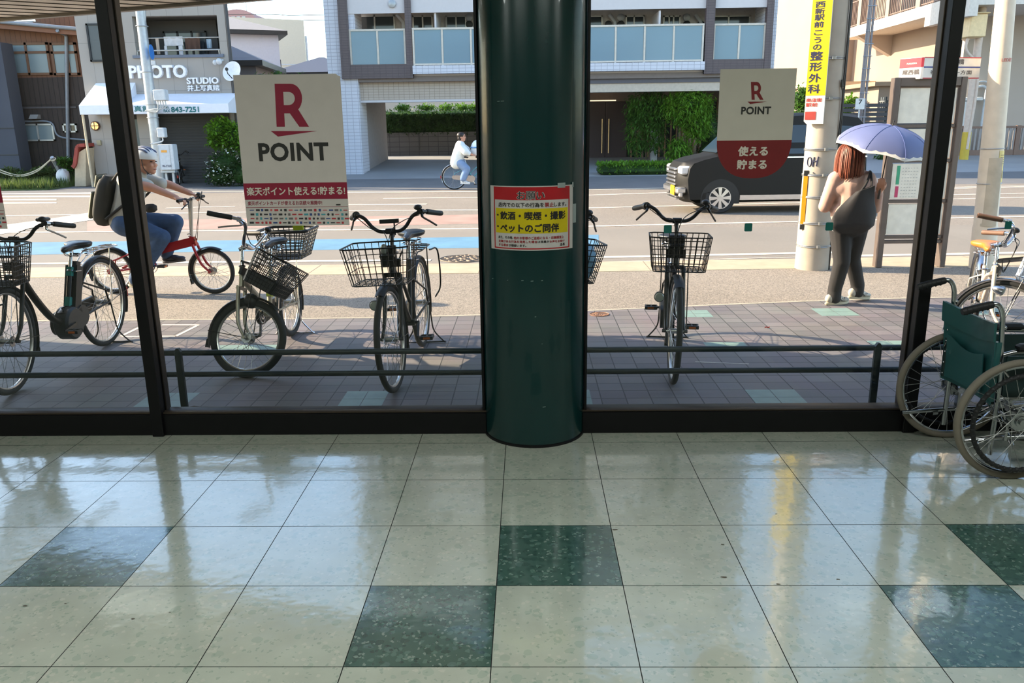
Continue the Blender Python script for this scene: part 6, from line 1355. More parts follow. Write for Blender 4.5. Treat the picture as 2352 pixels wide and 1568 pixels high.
# ground floor
S_.box('back_wall', mat('porch_tile', (150, 144, 136), .8), -12.3, xr, YS+1.0, YS+1.15, 0, zo)
S_.box('pier', M_PANEL, -11.62, -11.2, YS+.1, YS+1.0, 0, zo)
S_.box('entrance_pier', M_PANEL, -12.75, -12.3, YS+.1, YS+1.0, 0, zo)
S_.window(-12.25, -11.65, .06, zo-.05, YS+.6, fr=M_ALUD, gl=M_FROST, mull=(), fw=.14)
b = MB(); b.tube(spline([(-12.10-o.x, YS+.42-o.y, 1.05), (-12.10-o.x, YS+.36-o.y, 1.08), (-12.10-o.x, YS+.36-o.y, 1.55), (-12.10-o.x, YS+.42-o.y, 1.58)], 3), .018, 8); b.build('door_pull', M_ALU, S_.t)
x0, x1 = -11.2, xr-.22
b = MB(); b.box((x0-o.x, YS+.55-o.y, .0), (x1-o.x, YS+.62-o.y, zo))
for k in range(26): z = .06+k*.085; b.box((x0-o.x, YS+.53-o.y, z), (x1-o.x, YS+.55-o.y, z+.05))
b.build('roller_shutter', M_SDARK, S_.t, smooth=0)
S_.box('porch_step', mat('step_grey', (132, 130, 130), .8), -12.9, -11.2, YS-.5, YS+1.0, 0, .10)
lc = P(220, 289, YS)-o; b = MB(); b.lathe([(.135, 0), (.135, .05), (.12, .06)], 24, (lc.x, YS-o.y, lc.z), (0, -1, 0)); b.beam((lc.x-.12, YS-.085-o.y, lc.z), (lc.x+.12, YS-.085-o.y, lc.z), .02, .02); b.beam((lc.x, YS-.085-o.y, lc.z-.12), (lc.x, YS-.085-o.y, lc.z+.12), .02, .02)
lm = b.build('porch_lamp', mat('lamp_bronze', (90, 56, 34), .5, .3), S_.t)
b = MB(); b.sphere((lc.x, YS-.04-o.y, lc.z), (.118, .05, .118), 20, 12); b.build('lit_globe', mat('lamp_glow', (255, 196, 120), .5, emit=1.6), lm)
b = MB(); a = P(228, 325, YS)-o; b.box((a.x-.06, YS-.05-o.y, a.z-.1), (a.x+.06, YS-o.y, a.z+.04)); b.build('intercom', mat('box_beige', (160, 150, 120), .6), S_.t)
b = MB(); b.tube([(xr+.05-o.x, YS+.02-o.y, 0), (xr+.05-o.x, YS+.02-o.y, zt)], .05, 10); b.build('downpipe', mat('pipe_dark', (60, 60, 64), .5), S_.t)
b = MB(); c = P(503, 141, YS-.2)-o; b.sphere(tuple(c), .09, 12, 8); b.sphere((c.x-.12, c.y, c.z-.03), .07, 12, 8); b.cyl(tuple(c), (c.x+.05, YS-o.y, c.z+.05), .03, 8); b.build('floodlight', M_BOX, S_.t)
ds = thing('satellite_dish', 'white satellite dish on the corner of the photo studio', 'satellite dish', tuple(P(536, 166, 24.6))); b = MB(); n = 10
b.lathe([(.005, .0), (.12, .012), (.22, .045), (.29, .085), (.295, .085), (.22, .035), (.12, -.002), (.005, -.01)], 28, (0, 0, 0), (-.25, -.9, .35)); b.build('reflector', mat('dish_white', (226, 228, 232), .45), ds, fix=True)
b = MB(); b.tube([(.0, -.02, -.22), (-.05, -.34, -.05), (-.06, -.36, .05)], .014, 6); b.bbox((-.10, -.40, .02), (-.02, -.32, .11), .02); b.build('feed_arm', M_BLKPL, ds)
b = MB(); b.tube([(0, .02, 0), (.1, .2, -.05), (.1, .2, -.4)], .025, 8); b.build('mount', M_BOX, ds)
# laundry
def hang(nm, label, cat, u0, v0, u1, v1, mt, folds=5, amp=.03, Y=YS+.35):
    x0, x1 = P(u0, v0, Y).x, P(u1, v0, Y).x; z1, z0 = P((u0+u1)/2, v0, Y).z, P((u0+u1)/2, v1, Y).z
    t = thing(nm, label, cat, ((x0+x1)/2, Y, z0), 0, 'laundry on the balcony'); b = MB(); w_ = (x1-x0)/2; h = z1-z0; n = 16
    r1 = [[(-w_+2*w_*j/n, amp*math.sin(folds*PI*j/n)*(1-i/6)-.012, h*i/6) for j in range(n+1)] for i in range(7)]; r2 = [[(x, y+.024, z) for x, y, z in r] for r in r1]
    b.grid(r1); b.grid([r[::-1] for r in r2]); b.grid([r1[-1], r2[-1]]); b.grid([r2[0], r1[0]]); b.build('cloth', mt, t, smooth=50); return t
hang('hanging_shirt', 'white shirt hanging from the balcony rail above the big letters', 'laundry', 376, 84, 419, 105, mat('cloth_white', (206, 204, 206), .85))
for u0, u1 in ((377, 383), (410, 419)): hang('hanging_sleeve', 'pale narrow cloth hanging beside the white shirt on the balcony', 'laundry', u0, 105, u1, 126, mat('cloth_white', (206, 204, 206)), 2, .02, YS+.30)
hang('hanging_towel', 'brown towel hanging on the balcony beside the white shirt', 'laundry', 424, 85, 458, 114, mat('cloth_brown', (82, 58, 48), .9))
hang('hanging_cloth', 'narrow beige cloth hanging behind the pole on the balcony', 'laundry', 357, 88, 364, 125, mat('cloth_beige', (190, 172, 156), .9), 2, .02)
hang('hanging_bag', 'small pale blue bag hanging at the right end of the balcony', 'laundry', 474, 90, 485, 111, mat('cloth_blue', (150, 170, 186), .8), 2, .05)
hang('hanging_net', 'small white bag hanging at the left end of the balcony', 'laundry', 309, 82, 317, 100, mat('cloth_white', (206, 204, 206)), 2, .05)
# ---- dark wooden house and its neighbour
YW = 26.5
W_ = B('wooden_house', 'dark brown board house with wood framed upper windows behind the grass', 'house', (-16, 27, 0)); o = W_.o
M_BOARD = grid_mat('dark_boards', (58, 48, 44), (34, 28, 26), .16, 2.4, .012, .10, .8, 'XZ', 0.0); M_BOARD2 = grid_mat('brown_boards', (112, 78, 60), (84, 58, 46), .16, 3.0, .01, .06, .8, 'XZ')
wx0, wx1 = -21.0, -13.06; zs = P(90, 178, YW).z; zr1 = P(172, 80, YW).z; zr0 = zr1+(P(8, 58, YW).z-zr1)*(wx1+21.0)/(wx1-P(8, 58, YW).x)
W_.box('lower_wall', M_BOARD, wx0, wx1, YW, YW+6, 0, zs)
b = MB(); b.prism([(wx0-o.x, zs), (wx1-o.x, zs), (wx1-o.x, zr1-.05), (wx0-o.x, zr0-.05)], (0, 6, 0), o=(0, YW-o.y, 0)); b.build('upper_wall', M_BOARD2, W_.t, smooth=0)
b = MB(); b.prism([(wx0-.2-o.x, zr0-.12), (wx1-o.x, zr1-.12), (wx1-o.x, zr1+.08), (wx0-.2-o.x, zr0+.08)], (0, 6.4, 0), o=(0, YW-.45-o.y, 0)); b.build('eave', mat('eave_brown', (120, 82, 62), .7), W_.t, smooth=0)
b = MB(); b.tube([(wx0-o.x, YW-.5-o.y, zr0+.06), (wx1-o.x, YW-.5-o.y, zr1+.06)], .06, 10); b.tube([(P(152, 74, YW).x-o.x, YW-.5-o.y, P(152, 74, YW).z), (P(155, 80, YW).x-o.x, YW-.08-o.y, P(155, 84, YW).z), (P(176, 235, YW).x-.55-o.x, YW-.08-o.y, .3)], .055, 10); b.build('gutter', M_GUTTER, W_.t)
W_.box('upper_storey', M_BOARD2, P(80, 40, YW+1.5).x, wx1, YW+1.5, YW+6, zr1, zr1+2.6)
b = MB(); a, c = P(30, 62, YW+.6)-o, P(75, 48, YW+.6)-o; b.box((a.x, a.y, a.z), (c.x, a.y+.8, c.z)); b.build('roof_sheet', M_GUTTER, W_.t, smooth=0)
M_WOODF = mat('wood_frame', (108, 78, 58), .7)
W_.pwindow(13, 98, 116, 173, YW, fr=M_WOODF, gl=M_FROST, mull=(.5,), trans=(.70,), fw=.07); W_.pwindow(121, 98, 180, 173, YW, fr=M_WOODF, gl=M_FROST, mull=(.62,), trans=(.70,), fw=.07)
W_.pwindow(52, 284, 126, 324, YW, fr=M_ALU, gl=M_FROST); W_.pwindow(146, 284, 178, 304, YW, fr=M_ALU, gl=M_DARKGL)
W_.slab('belt_board', mat('belt_grey', (78, 74, 76), .7), 28, 245, 176, 249, YW, .02, .03)
b = MB(); b.tube(spline([(P(60, 279, YW).x-o.x, YW-.05-o.y, P(60, 279, YW).z), (P(118, 281, YW).x-o.x, YW-.05-o.y, P(118, 281, YW).z), (P(138, 313, YW).x-o.x, YW-.05-o.y, P(138, 313, YW).z), (P(205, 322, YW).x-o.x, YW-.05-o.y, P(205, 322, YW).z)], 6), .03, 8); b.build('conduit', M_GUTTER, W_.t)
b = MB(); a, c = P(76, 273, YW)-o, P(93, 263, YW)-o; b.prism([(YW-.25-o.y, a.z), (YW-o.y, a.z), (YW-o.y, c.z), (YW-.12-o.y, c.z)], (c.x-a.x, 0, 0), o=(a.x, 0, 0), U=(0, 1, 0)); b.build('vent_hood', M_ALU, W_.t, smooth=0)
NB = B('grey_building', 'blue-grey rendered wall at the far left edge of the view', 'building', (-18, 26.5, 0)); xn = P(22, 230, 25.6).x
NB.box('wall', mat('slate_render', (66, 70, 82), .85, var=.1, scale=.8), xn-6, xn, 25.6, 26.2, 0, 4.2); b = MB(); 
for z in (.9, 1.7): b.box((xn-6-NB.o.x, 25.58-26.5, z), (xn-NB.o.x, 25.6-26.5, z+.02))
b.build('render_joint', M_SDARK, NB.t, smooth=0)
# ---- houses behind
def house(name, label, cat, x, y, w_, d, h, rz, wall, roof=None, rh=1.0, over=.4, side=None):
    t = thing(name, label, cat, (x, y, .3), rz); b = MB(); b.box((-w_, 0, 0), (0, .2, h)); b.box((-.2, .2, 0), (0, d, h)); b.box((-w_, .2, 0), (-w_+.2, d, h)); b.box((-w_, d-.2, 0), (0, d, h)); b.box((-w_, 0, h), (0, d, h+.1)); b.build('wall', wall, t, smooth=0)
    if roof:
        b = MB(); r = [(-w_-over, -over, h), (over, -over, h), (over, d+over, h), (-w_-over, d+over, h)]; m0, m1 = (-w_+d*.35, d/2, h+rh), (-d*.35, d/2, h+rh)
        b.add(r+[m0, m1], [(0, 1, 5, 4), (1, 2, 5), (2, 3, 4, 5), (3, 0, 4)]); b.add([(p[0], p[1], p[2]-.18) for p in r]+r, [(0, 3, 2, 1), (0, 1, 5, 4), (1, 2, 6, 5), (2, 3, 7, 6), (3, 0, 4, 7)], 1); b.build('roof', [roof, M_ALUD], t, smooth=0)
    return t
wc_ = P(642, 120, 42); hw_ = house('white_house', 'white house with a low grey roof behind the photo studio', 'house', wc_.x, 42, 9, 7, P(642, 72, 42).z-.3, math.radians(24), mat('house_white', (206, 206, 216), .8, var=.03), mat('roof_pale', (150, 144, 140), .7), 1.1)
def hw_win(t, x, z, w_, h, face='f', nm='window', mtl=None):
    b = MB(); 
    if face == 'f': b.box((x, -.04, z), (x+w_, .02, z+h))
    else: b.box((-.02, x, z), (.04, x+w_, z+h))
    b.build(nm, mtl or M_DARKGL, t, smooth=0)
hw_win(hw_, -2.75, 3.35, .34, .34); hw_win(hw_, 2.6, 2.6, 1.3, 1.1, 's')
b = MB(); b.lathe([(.1, 0), (.1, .04), (.06, .05)], 14, (-2.5, 0, 4.6), (0, -1, 0)); b.build('vent_cap', M_BOX, hw_)
b = MB(); b.tube([(.06, .5, 0), (.06, .5, 4.6)], .05, 8); b.build('downpipe', M_ALUD, hw_)
gc = P(701, 100, 55); hg = house('cream_building', 'pale cream flat-roofed building behind the white house', 'building', gc.x, 55, 8, 14, P(701, 50, 55).z-.3, math.radians(28), mat('render_cream', (206, 198, 180), .85, var=.03))
for k, (x, z) in enumerate([(2, 5.6), (5, 5.2), (8.5, 4.6)]): hw_win(hg, x, z, .5, .4, 's')
b = MB(); 
for z in (5.2, 2.0): b.box((-8, -.03, z), (0, .0, z+.06))
b.build('string_course', M_BOX, hg, smooth=0)
b = MB(); b.tube([(.1, .1, 0), (.1, .1, 7)], .07, 8); b.build('downpipe', M_BOX, hg)
pk = thing('domed_building', 'pink arched-roof building far behind the white house', 'building', tuple(P(546, 60, 90).xy)+(.3,)); zt1 = P(546, 21, 90).z-.3; zs1 = P(546, 46, 90).z-.3; hw2 = 1.9
b = MB(); b.prism([(-hw2, 0), (hw2, 0), (hw2, zs1)]+[(hw2*math.cos(a), zs1+(zt1-zs1)*math.sin(a)) for a in [PI*k/20 for k in range(1, 20)]]+[(-hw2, zs1)], (0, 8, 0)); b.build('wall', mat('pink_render', (176, 136, 132), .85), pk, smooth=0)
b = MB(); 
for k in range(4): b.box((-1.1+.55*k, -.06, zs1-1.0+.9), (-.75+.55*k, .02, zs1+.35))
b.build('window_band', M_ALU, pk, smooth=0)
b = MB(); b.tube([(.9, .5, zs1-1), (.9, .5, zt1+1.2)], .06, 6); b.build('mast', M_ALU, pk)
dk = house('tiled_shed', 'small dark tiled house between the photo studio and the white house', 'house', P(588, 160, 30).x, 30, 3.2, 4, P(560, 140, 30).z-.3, math.radians(6), mat('shed_grey', (104, 100, 104), .85), mat('roof_slate', (74, 80, 96), .6), .75, .3)
d2 = house('slate_house', 'slate roofed house close to the apartment block', 'house', P(752, 160, 38).x+.8, 38, 3, 4, P(740, 166, 38).z-.3, 0, mat('render_cream', (206, 198, 180)), mat('roof_slate', (74, 80, 96)), .8, .35)
b = MB()
for i, (v0, v1) in enumerate([(33, 34), (45, 46)]):
    pw_ = thing('power_line', ['upper power line crossing the sky beside the apartment block', 'lower power line crossing the sky beside the apartment block'][i], 'cable', tuple(P(580, v0, 60)), 0, 'power lines'); b = MB(); q = P(748, v1, 60)-P(580, v0, 60); b.tube(spline([(-14, 0, .1), (0, 0, 0), tuple(q*.5+V((0, 0, -.05))), tuple(q), tuple(q*2)], 4), .02, 5); b.build('wire', M_CABLE, pw_)
# ---- apartment block
YA = 28.0
A_ = B('apartment_block', 'white tiled apartment block with blue glass balconies and a covered driveway', 'building', (1, 30, 0)); o = A_.o
M_WT = grid_mat('white_tile', (206, 208, 218), (166, 168, 180), .20, .11, .008, .02, .5, 'XZ'); M_BT = grid_mat('brown_tile', (92, 80, 82), (70, 60, 64), .20, .08, .006, .05, .5, 'XZ'); M_WP = mat('balcony_white', (206, 202, 204), .75, var=.02); M_GT = grid_mat('beige_tile', (186, 172, 158), (140, 126, 114), .17, .085, .006, .03, .6, 'XZ')
M_BG = mat('balcony_glass', (108, 138, 154), .2, var=.05, scale=.5, spec=.6); ztop = 19.0
ax0, ax1 = P(748, 90, YA).x, P(1786, 60, YA).x
cx1 = P(829, 300, YA).x; bx = [P(u, 110, YA).x for u in (783, 804, 934, 948, 1617, 1637, 1755, 1770)]
zg1, zg0, zs0, zb_, zbb = P(1000, 67, YA).z, P(1000, 150, YA).z, P(1000, 170, YA).z, P(1000, 185, YA).z, P(950, 230, YA).z
A_.box('corner_pier', M_WT, ax0, cx1, YA, YA+1.2, 0, ztop)
b = MB(); b.box((bx[6]-o.x+.0, YA+.1-o.y, zb_), (ax1-o.x, YA+1.2-o.y, ztop)); b.build('right_pier', M_WT, A_.t, smooth=0)
M_BACKW = mat('balcony_back', (196, 190, 186), .8)
A_.box('back_wall', M_BACKW, cx1-.3, ax1, YA+1.7, YA+1.8, zb_, ztop); A_.box('core', M_BACKW, ax0+.2, ax1-.1, YA+1.8, YA+6.2, zb_+.2, ztop); 
b = MB()
for k in range(6): z = zs0+.02+k*2.85; b.box((cx1-.2-o.x, YA+.05-o.y, z-.18), (ax1-.1-o.x, YA+1.7-o.y, z)); 
b.build('balcony_slabs', M_WP, A_.t, smooth=0)
for k in range(6):
    dz = 2.85*k
    # brown frame on the two end bays, white tiled upstand in the middle
    b = MB(); b.box((bx[0]-o.x, YA-.12-o.y, zs0-.12+dz), (bx[3]-o.x, YA+.1-o.y, zg0+.05+dz)); b.box((bx[4]-o.x, YA-.12-o.y, zs0-.12+dz), (bx[7]-o.x, YA+.1-o.y, zg0+.05+dz)); 
    for q in ((0, 1), (2, 3), (4, 5), (6, 7)): b.box((bx[q[0]]-o.x, YA-.14-o.y, zs0-.12+dz), (bx[q[1]]-o.x, YA+.12-o.y, zs0+2.73+dz))
    b.build('brown_frame', M_BT, A_.t, smooth=0)
    A_.box('white_upstand', M_WT, bx[3], bx[4], YA-.25, YA+.0, zs0+dz, zg0+dz-.02)
    if k > 1: continue
    for (x0, x1, n, yy) in ((bx[1]+.03, bx[2]-.05, 2, YA), (bx[3]+.05, bx[4]-.08, 10, YA-.12), (bx[5]+.02, bx[6]-.02, 2, YA)):
        if k == 1 and x0 == bx[3]+.05: pass
        rl = MB(); 
        for j in range(n+1): x = x0+(x1-x0)*j/n; rl.box((x-.03-o.x, yy-.05-o.y, zg0-.02+dz), (x+.03-o.x, yy+.0-o.y, zg1+dz))
        rl.box((x0-.03-o.x, yy-.06-o.y, zg1-.03+dz), (x1+.03-o.x, yy+.01-o.y, zg1+.03+dz)); rl.box((x0-o.x, yy-.045-o.y, zg0-.0+dz), (x1-o.x, yy-o.y, zg0+.05+dz))
        if k == 1: rl = MB(); A_.box('solid_parapet', M_WP, x0, x1, yy-.05, yy, zg0+dz, zg1+dz); continue
        ro = rl.build('balcony_rail', mat('rail_cream', (206, 198, 186), .5), A_.t, smooth=0)
        for j in range(n):
            a, c = x0+(x1-x0)*j/n+.035, x0+(x1-x0)*(j+1)/n-.035; b = MB(); b.box((a-o.x, yy-.032-o.y, zg0+.05), (c-o.x, yy-.018-o.y, zg1-.03)); b.build('glass_panel', M_BG, ro, smooth=0)
# parapet of the storey above, seen at the top edge
for (x0, x1) in ((bx[1], bx[2]), (bx[3], bx[4]), (bx[5], bx[6])): A_.box('upper_parapet', M_WP, x0, x1, YA-.03, YA+.05, P(1000, 29, YA).z, P(1000, 29, YA).z+1.5)
Yw = YA+1.7
for u0, u1, m in [(815, 908, (.5,)), (948, 995, (.5,)), (1024, 1072, (.5,)), (1350, 1384, (.0,)), (1436, 1480, (.45,)), (1522, 1562, (.35, .6)), (1636, 1722, (.42,))]:
    x0, x1 = P(u0, 60, Yw).x, P(u1, 60, Yw).x; z1 = P(u0, 36, Yw).z; A_.window(x0, x1, zs0+.1, z1, Yw, fr=M_ALU, mull=m)
for u, v in ((1078, 40), (1078, 56), (1425, 40), (1426, 56), (1577, 40), (1577, 56), (901, 9), (1397, 56), (1609, 56)):
    p = P(u, v, Yw if v > 20 else YA-.03)-o; b = MB(); b.lathe([(.12, 0), (.12, .06), (.07, .08)], 16, tuple(p), (0, -1, 0)); b.build('wall_vent', M_GALV if v != 56 else M_ALUD, A_.t)
for u in (1405, 1602, 920):
    p = P(u, 45, Yw)-o; b = MB(); b.tube([(p.x-.1, p.y-.1, p.z+.15), (p.x+.1, p.y-.1, p.z-.1), (p.x+.1, p.y-.1, p.z-1)], .06, 8); b.build('duct', M_BOX, A_.t)
for u in (1503, 1008): p = P(u, 48, YA+1.2); A_.box('balcony_screen', M_WP, p.x-.03, p.x+.03, YA+.05, Yw, zs0, P(u, 25, YA+.1).z)
p = P(1395, 63, YA+.4)-o; b = MB(); b.bbox((p.x-.4, p.y-.2, p.z-.5), (p.x+.25, p.y+.2, p.z+.05), .03); b.build('outdoor_unit', M_WP, A_.t)
# ground storey
A_.box('soffit', mat('soffit_grey', (126, 116, 112), .8), cx1, ax1, YA+.0, YA+7.6, zb_-.02, zb_+.15)
px = P(1225, 200, YA).x
A_.box('drive_lintel', M_GT, cx1-.05, px, YA+.25, YA+.55, zbb, zb_); A_.box('lintel_edge', M_WP, cx1-.05, px, YA+.22, YA+.58, zbb-.05, zbb+.02)
A_.box('inner_pier', mat('pier_grey', (150, 146, 148), .8), P(833, 300, YA+1.2).x+.12, P(877, 300, YA+5.4).x, YA+1.2, YA+5.5, 0, zb_)
A_.box('dark_gutter', mat('gutter_slate', (92, 90, 98), .6), px, ax1, YA+.1, YA+.5, P(1480, 190, YA).z, zb_+.05)
A_.box('tile_band', mat('band_pale', (196, 184, 170), .6), px, ax1, YA+.15, YA+.6, P(1480, 210, YA).z, P(1480, 190, YA).z)
YE = 33.0; ze = .32
A_.box('entrance_wall', mat('entrance_tan', (150, 128, 112), .7), P(1300, 300, YE).x, ax1+.1, YE, YE+.3, P(1400, 233, YE).z, zb_)
A_.box('entrance_back', mat('door_plum', (62, 44, 46), .5, var=.06), P(1300, 300, YE).x, ax1, YE+.3, YE+.4, 0, zb_)
d0, dm, d1 = P(1345, 300, YE).x-.3, P(1390, 300, YE).x, P(1440, 300, YE).x; zd1 = P(1400, 234, YE).z; zd0 = P(1400, 378, YE).z
for a, c in ((d0, dm-.01), (dm+.01, d1)):
    dd = A_.box('entrance_door', mat('door_plum', (62, 44, 46), .5, var=.06), a, c, YE-.02, YE+.1, zd0, zd1)
    xx = (dm-.13) if c < dm else (dm+.13); b = MB(); b.tube([(xx-o.x, YE-.1-o.y, zd0+.45), (xx-o.x, YE-.1-o.y, zd0+1.75)], .022, 8); b.build('door_handle', mat('brass', (190, 160, 120), .3, .8), dd)
A_.box('light_strip', mat('strip_light', (255, 226, 190), .5, emit=1.5), d0+.3, d1-.5, YE-.5, YE-.42, zd1+.02, zd1+.06)
b = MB()
for k in range(22): x = d1+.15+k*.22; b.box((x-o.x, YE-.05-o.y, zd0), (x+.05-o.x, YE+.02-o.y, zd1))
b.build('slat_screen', mat('slat_wood', (150, 112, 84), .6), A_.t, smooth=0)
A_.window(d1+.05, ax1-.2, zd0, zd1, YE+.12, fr=M_ALUD, mull=(.25, .5, .75))
A_.box('stone_post', mat('post_white', (200, 202, 206), .6), P(1495, 330, YA+2).x, P(1508, 330, YA+2).x, YA+1.8, YA+2.1, .1, P(1500, 296, YA+2).z)
A_.box('side_wall', M_WT, ax1-.3, ax1, YA+1.2, YA+6.2, 0, ztop)
# back wall of the driveway, with the hedge on it
Yh = 36.0; zh0, zh1 = P(950, 366, Yh).z-.1, P(950, 304, Yh).z
rw = B('block_terrace', 'grey concrete block wall at the back of the covered driveway', 'block wall', (-3, Yh, zh0)); rw.box('blocks', grid_mat('concrete_block', (96, 92, 92), (60, 58, 60), .42, .21, .012, .06, .85, 'XZ'), P(860, 330, Yh).x-1, P(1300, 330, Yh).x, Yh, Yh+.3, zh0, zh1)
rw.box('buttress', mat('block_dark', (74, 72, 72), .9), P(963, 330, Yh).x-.02, P(963, 330, Yh).x+.03, Yh-.02, Yh, zh0+.5, zh1)
house('rear_house', 'cream house wall glimpsed above the driveway hedge', 'house', P(1330, 250, 50).x, 50, 13.5, 6, 4.6, 0, mat('render_cream', (206, 198, 180)))
# ---- sunlit building on the right
XR_ = 15.0
R_ = B('cream_house_block', 'sunlit cream building with a railed balcony ledge at the upper right', 'building', (16, 34, 0)); o = R_.o
M_CW = mat('cream_render', (150, 134, 120), .85, var=.04, scale=.6); M_PW = mat('render_grey', (184, 170, 158), .85, var=.05, scale=.8); M_SL = mat('ledge_white', (214, 206, 196), .75)
yc = 31.5
R_.box('side_wall', M_CW, XR_+1.6, XR_+2, 33.2, 62, 0, 11); R_.box('back_block', M_CW, XR_, XR_+2, 44, 62, 0, 12)
R_.box('front_wall', M_PW, XR_+1.6, XR_+22, 33.0, 33.3, 0, 11); R_.box('rear_wall', M_PW, XR_+2, XR_+22, 61.5, 62, 0, 11); R_.box('roof', M_PW, XR_+1.6, XR_+22, 33, 62, 11, 11.3)
zl = PX(2140, 35, XR_).z
b = MB(); b.box((XR_-o.x, 29.8-o.y, zl), (XR_+22-o.x, 41.5-o.y, zl+.42)); b.box((XR_-o.x, 29.8-o.y, zl-.35), (XR_+.3-o.x, 33-o.y, zl)); b.build('ledge', M_SL, R_.t, smooth=0)
b = MB()
for y in (32.6, 39.5): b.prism([(0, zl), (1.6, zl), (1.6, zl-.9)], (0, .4, 0), o=(XR_+.0-o.x, y-o.y, 0))
b.build('ledge_bracket', M_PW, R_.t, smooth=0)
b = MB(); z0, z1 = zl+.42, zl+1.55
b.box((XR_+.06-o.x, 29.86-o.y, z1-.04), (XR_+.11-o.x, 41.4-o.y, z1)); b.box((XR_+.06-o.x, 29.86-o.y, z0+.06), (XR_+.11-o.x, 41.4-o.y, z0+.10)); b.box((XR_+.06-o.x, 29.86-o.y, z1-.04), (XR_+12-o.x, 29.91-o.y, z1)); b.box((XR_+.06-o.x, 29.86-o.y, z0+.06), (XR_+12-o.x, 29.91-o.y, z0+.10))
for k in range(72): y = 29.9+.16*k; b.box((XR_+.07-o.x, y-o.y, z0), (XR_+.10-o.x, y+.03-o.y, z1))
for k in range(60): x = XR_+.2+.16*k; b.box((x-o.x, 29.87-o.y, z0), (x+.03-o.x, 29.90-o.y, z1))
b.build('railing', mat('rail_brown', (120, 98, 88), .6), R_.t, smooth=0)
for y in (33.6, 36.4, 39.4): R_.box('upper_post', M_CW, XR_+.02, XR_+.3, y, y+.35, zl+.42, 11)
for y in (34.3, 37.2): 
    b = MB(); b.box((XR_+1.55-o.x, y-o.y, zl+.5), (XR_+1.62-o.x, y+1.6-o.y, zl+2.4)); b.build('upper_window', M_ALUD, R_.t, smooth=0)
an = B('annex', 'low cream annex wall with small latticed windows behind the van', 'wall', (14.6, 37, 0)); zr_ = PX(2000, 200, 14.2).z
an.box('annex_wall', M_CW, 14.2, 16.5, 34.6, 42, 0, zr_); an.box('annex_eave', mat('eave_tan', (150, 128, 106), .7), 13.9, 16.6, 34.3, 42.2, zr_, zr_+.16)
for u in (2028, 2053):
    p = PX(u, 238, 14.2); b = MB(); q = p-an.o; b.box((q.x-.02, q.y-.26, q.z-.26), (q.x+.04, q.y+.26, q.z+.26)); w_ = b.build('window', M_ALUD, an.t, smooth=0)
    b = MB()
    for d in (-.09, .09): b.box((q.x-.05, q.y+d-.015, q.z-.24), (q.x-.02, q.y+d+.015, q.z+.24)); b.box((q.x-.05, q.y-.24, q.z+d-.015), (q.x-.02, q.y+.24, q.z+d+.015))
    b.build('lattice', M_ALU, w_, smooth=0)
cp = B('carport_roof', 'flat projecting roof edge on the cream wall beside the lattice pole', 'roof', (13.9, 41, 3)); cp.box('slab', mat('eave_cream', (226, 196, 160), .7), 13.6, 16.4, 40.4, 46, PX(1960, 188, 14).z, PX(1960, 178, 14).z); cp.box('fascia', mat('eave_tan', (150, 128, 106)), 13.75, 16.4, 40.6, 46, PX(1960, 200, 14).z-.15, PX(1960, 188, 14).z)
# pipework on the shaded front wall
hp_ = thing('water_heater', 'white upright pipe box with bent pipes on the grey wall', 'heater', tuple(P(2212, 285, 32.9))); b = MB(); b.bbox((-.22, -.25, -1.4), (.14, .1, .85), .03); b.bbox((-.3, -.3, .85), (.5, .1, 1.0), .03); b.build('heater_case', mat('heater_white', (206, 204, 200), .5), hp_)
b = MB(); b.tube(spline([(.2, -.1, 1.0), (.3, -.1, 1.35), (.62, -.1, 1.35), (.66, -.1, .9), (.62, -.1, -1.4)], 5), .045, 8); b.tube(spline([(.1, -.1, 1.0), (.2, -.12, 1.5), (.72, -.12, 1.5), (.78, -.12, .9), (.74, -.12, -1.4)], 5), .03, 8); b.build('pipes', M_BOX, hp_)
# fence in front of it
fx0, fx1 = P(2190, 330, 32).x, P(2190, 330, 32).x+9; zf0, zf1 = P(2250, 368, 32).z, P(2250, 290, 32).z
fn_ = thing('fence', 'brown slatted metal fence in front of the shaded grey wall', 'fence', ((fx0+fx1)/2, 32, zf0)); o = V(fn_.location); h = zf1-zf0
b = MB(); b.box((fx0-o.x, -.04, h-.08), (fx1-o.x, .04, h)); b.box((fx0-o.x, -.04, .05), (fx1-o.x, .04, .38)); b.build('rails', mat('fence_brown', (126, 98, 84), .6), fn_, smooth=0)
b = MB()
for k in range(56): x = fx0+.1+.16*k; b.box((x-o.x, -.025, .36), (x+.07-o.x, .01, h-.06))
b.build('slats', mat('fence_grey', (150, 142, 138), .6), fn_, smooth=0)
for k in range(5): 
    b = MB(); x = fx0+.35+2.0*k; b.box((x-o.x-.08, -.06, -.05), (x-o.x+.08, .05, h+.02)); b.build('post', mat('fence_brown', (126, 98, 84)), fn_, smooth=0)
bf = thing('board_fence', 'dark grey horizontal board fence behind the umbrella', 'fence', tuple(P(2020, 290, 33).xy)+(.3,)); b = MB()
for k in range(11): b.box((-2.2, -.03, .1+.17*k), (2.6, .02, .1+.17*k+.13))
b.build('boards', mat('board_slate', (74, 70, 72), .7), bf, smooth=0)
for x in (-2.2, .2, 2.55):
    b = MB(); b.box((x-.05, .02, -.05), (x+.05, .1, 2.05)); b.build('post', M_ALUD, bf)
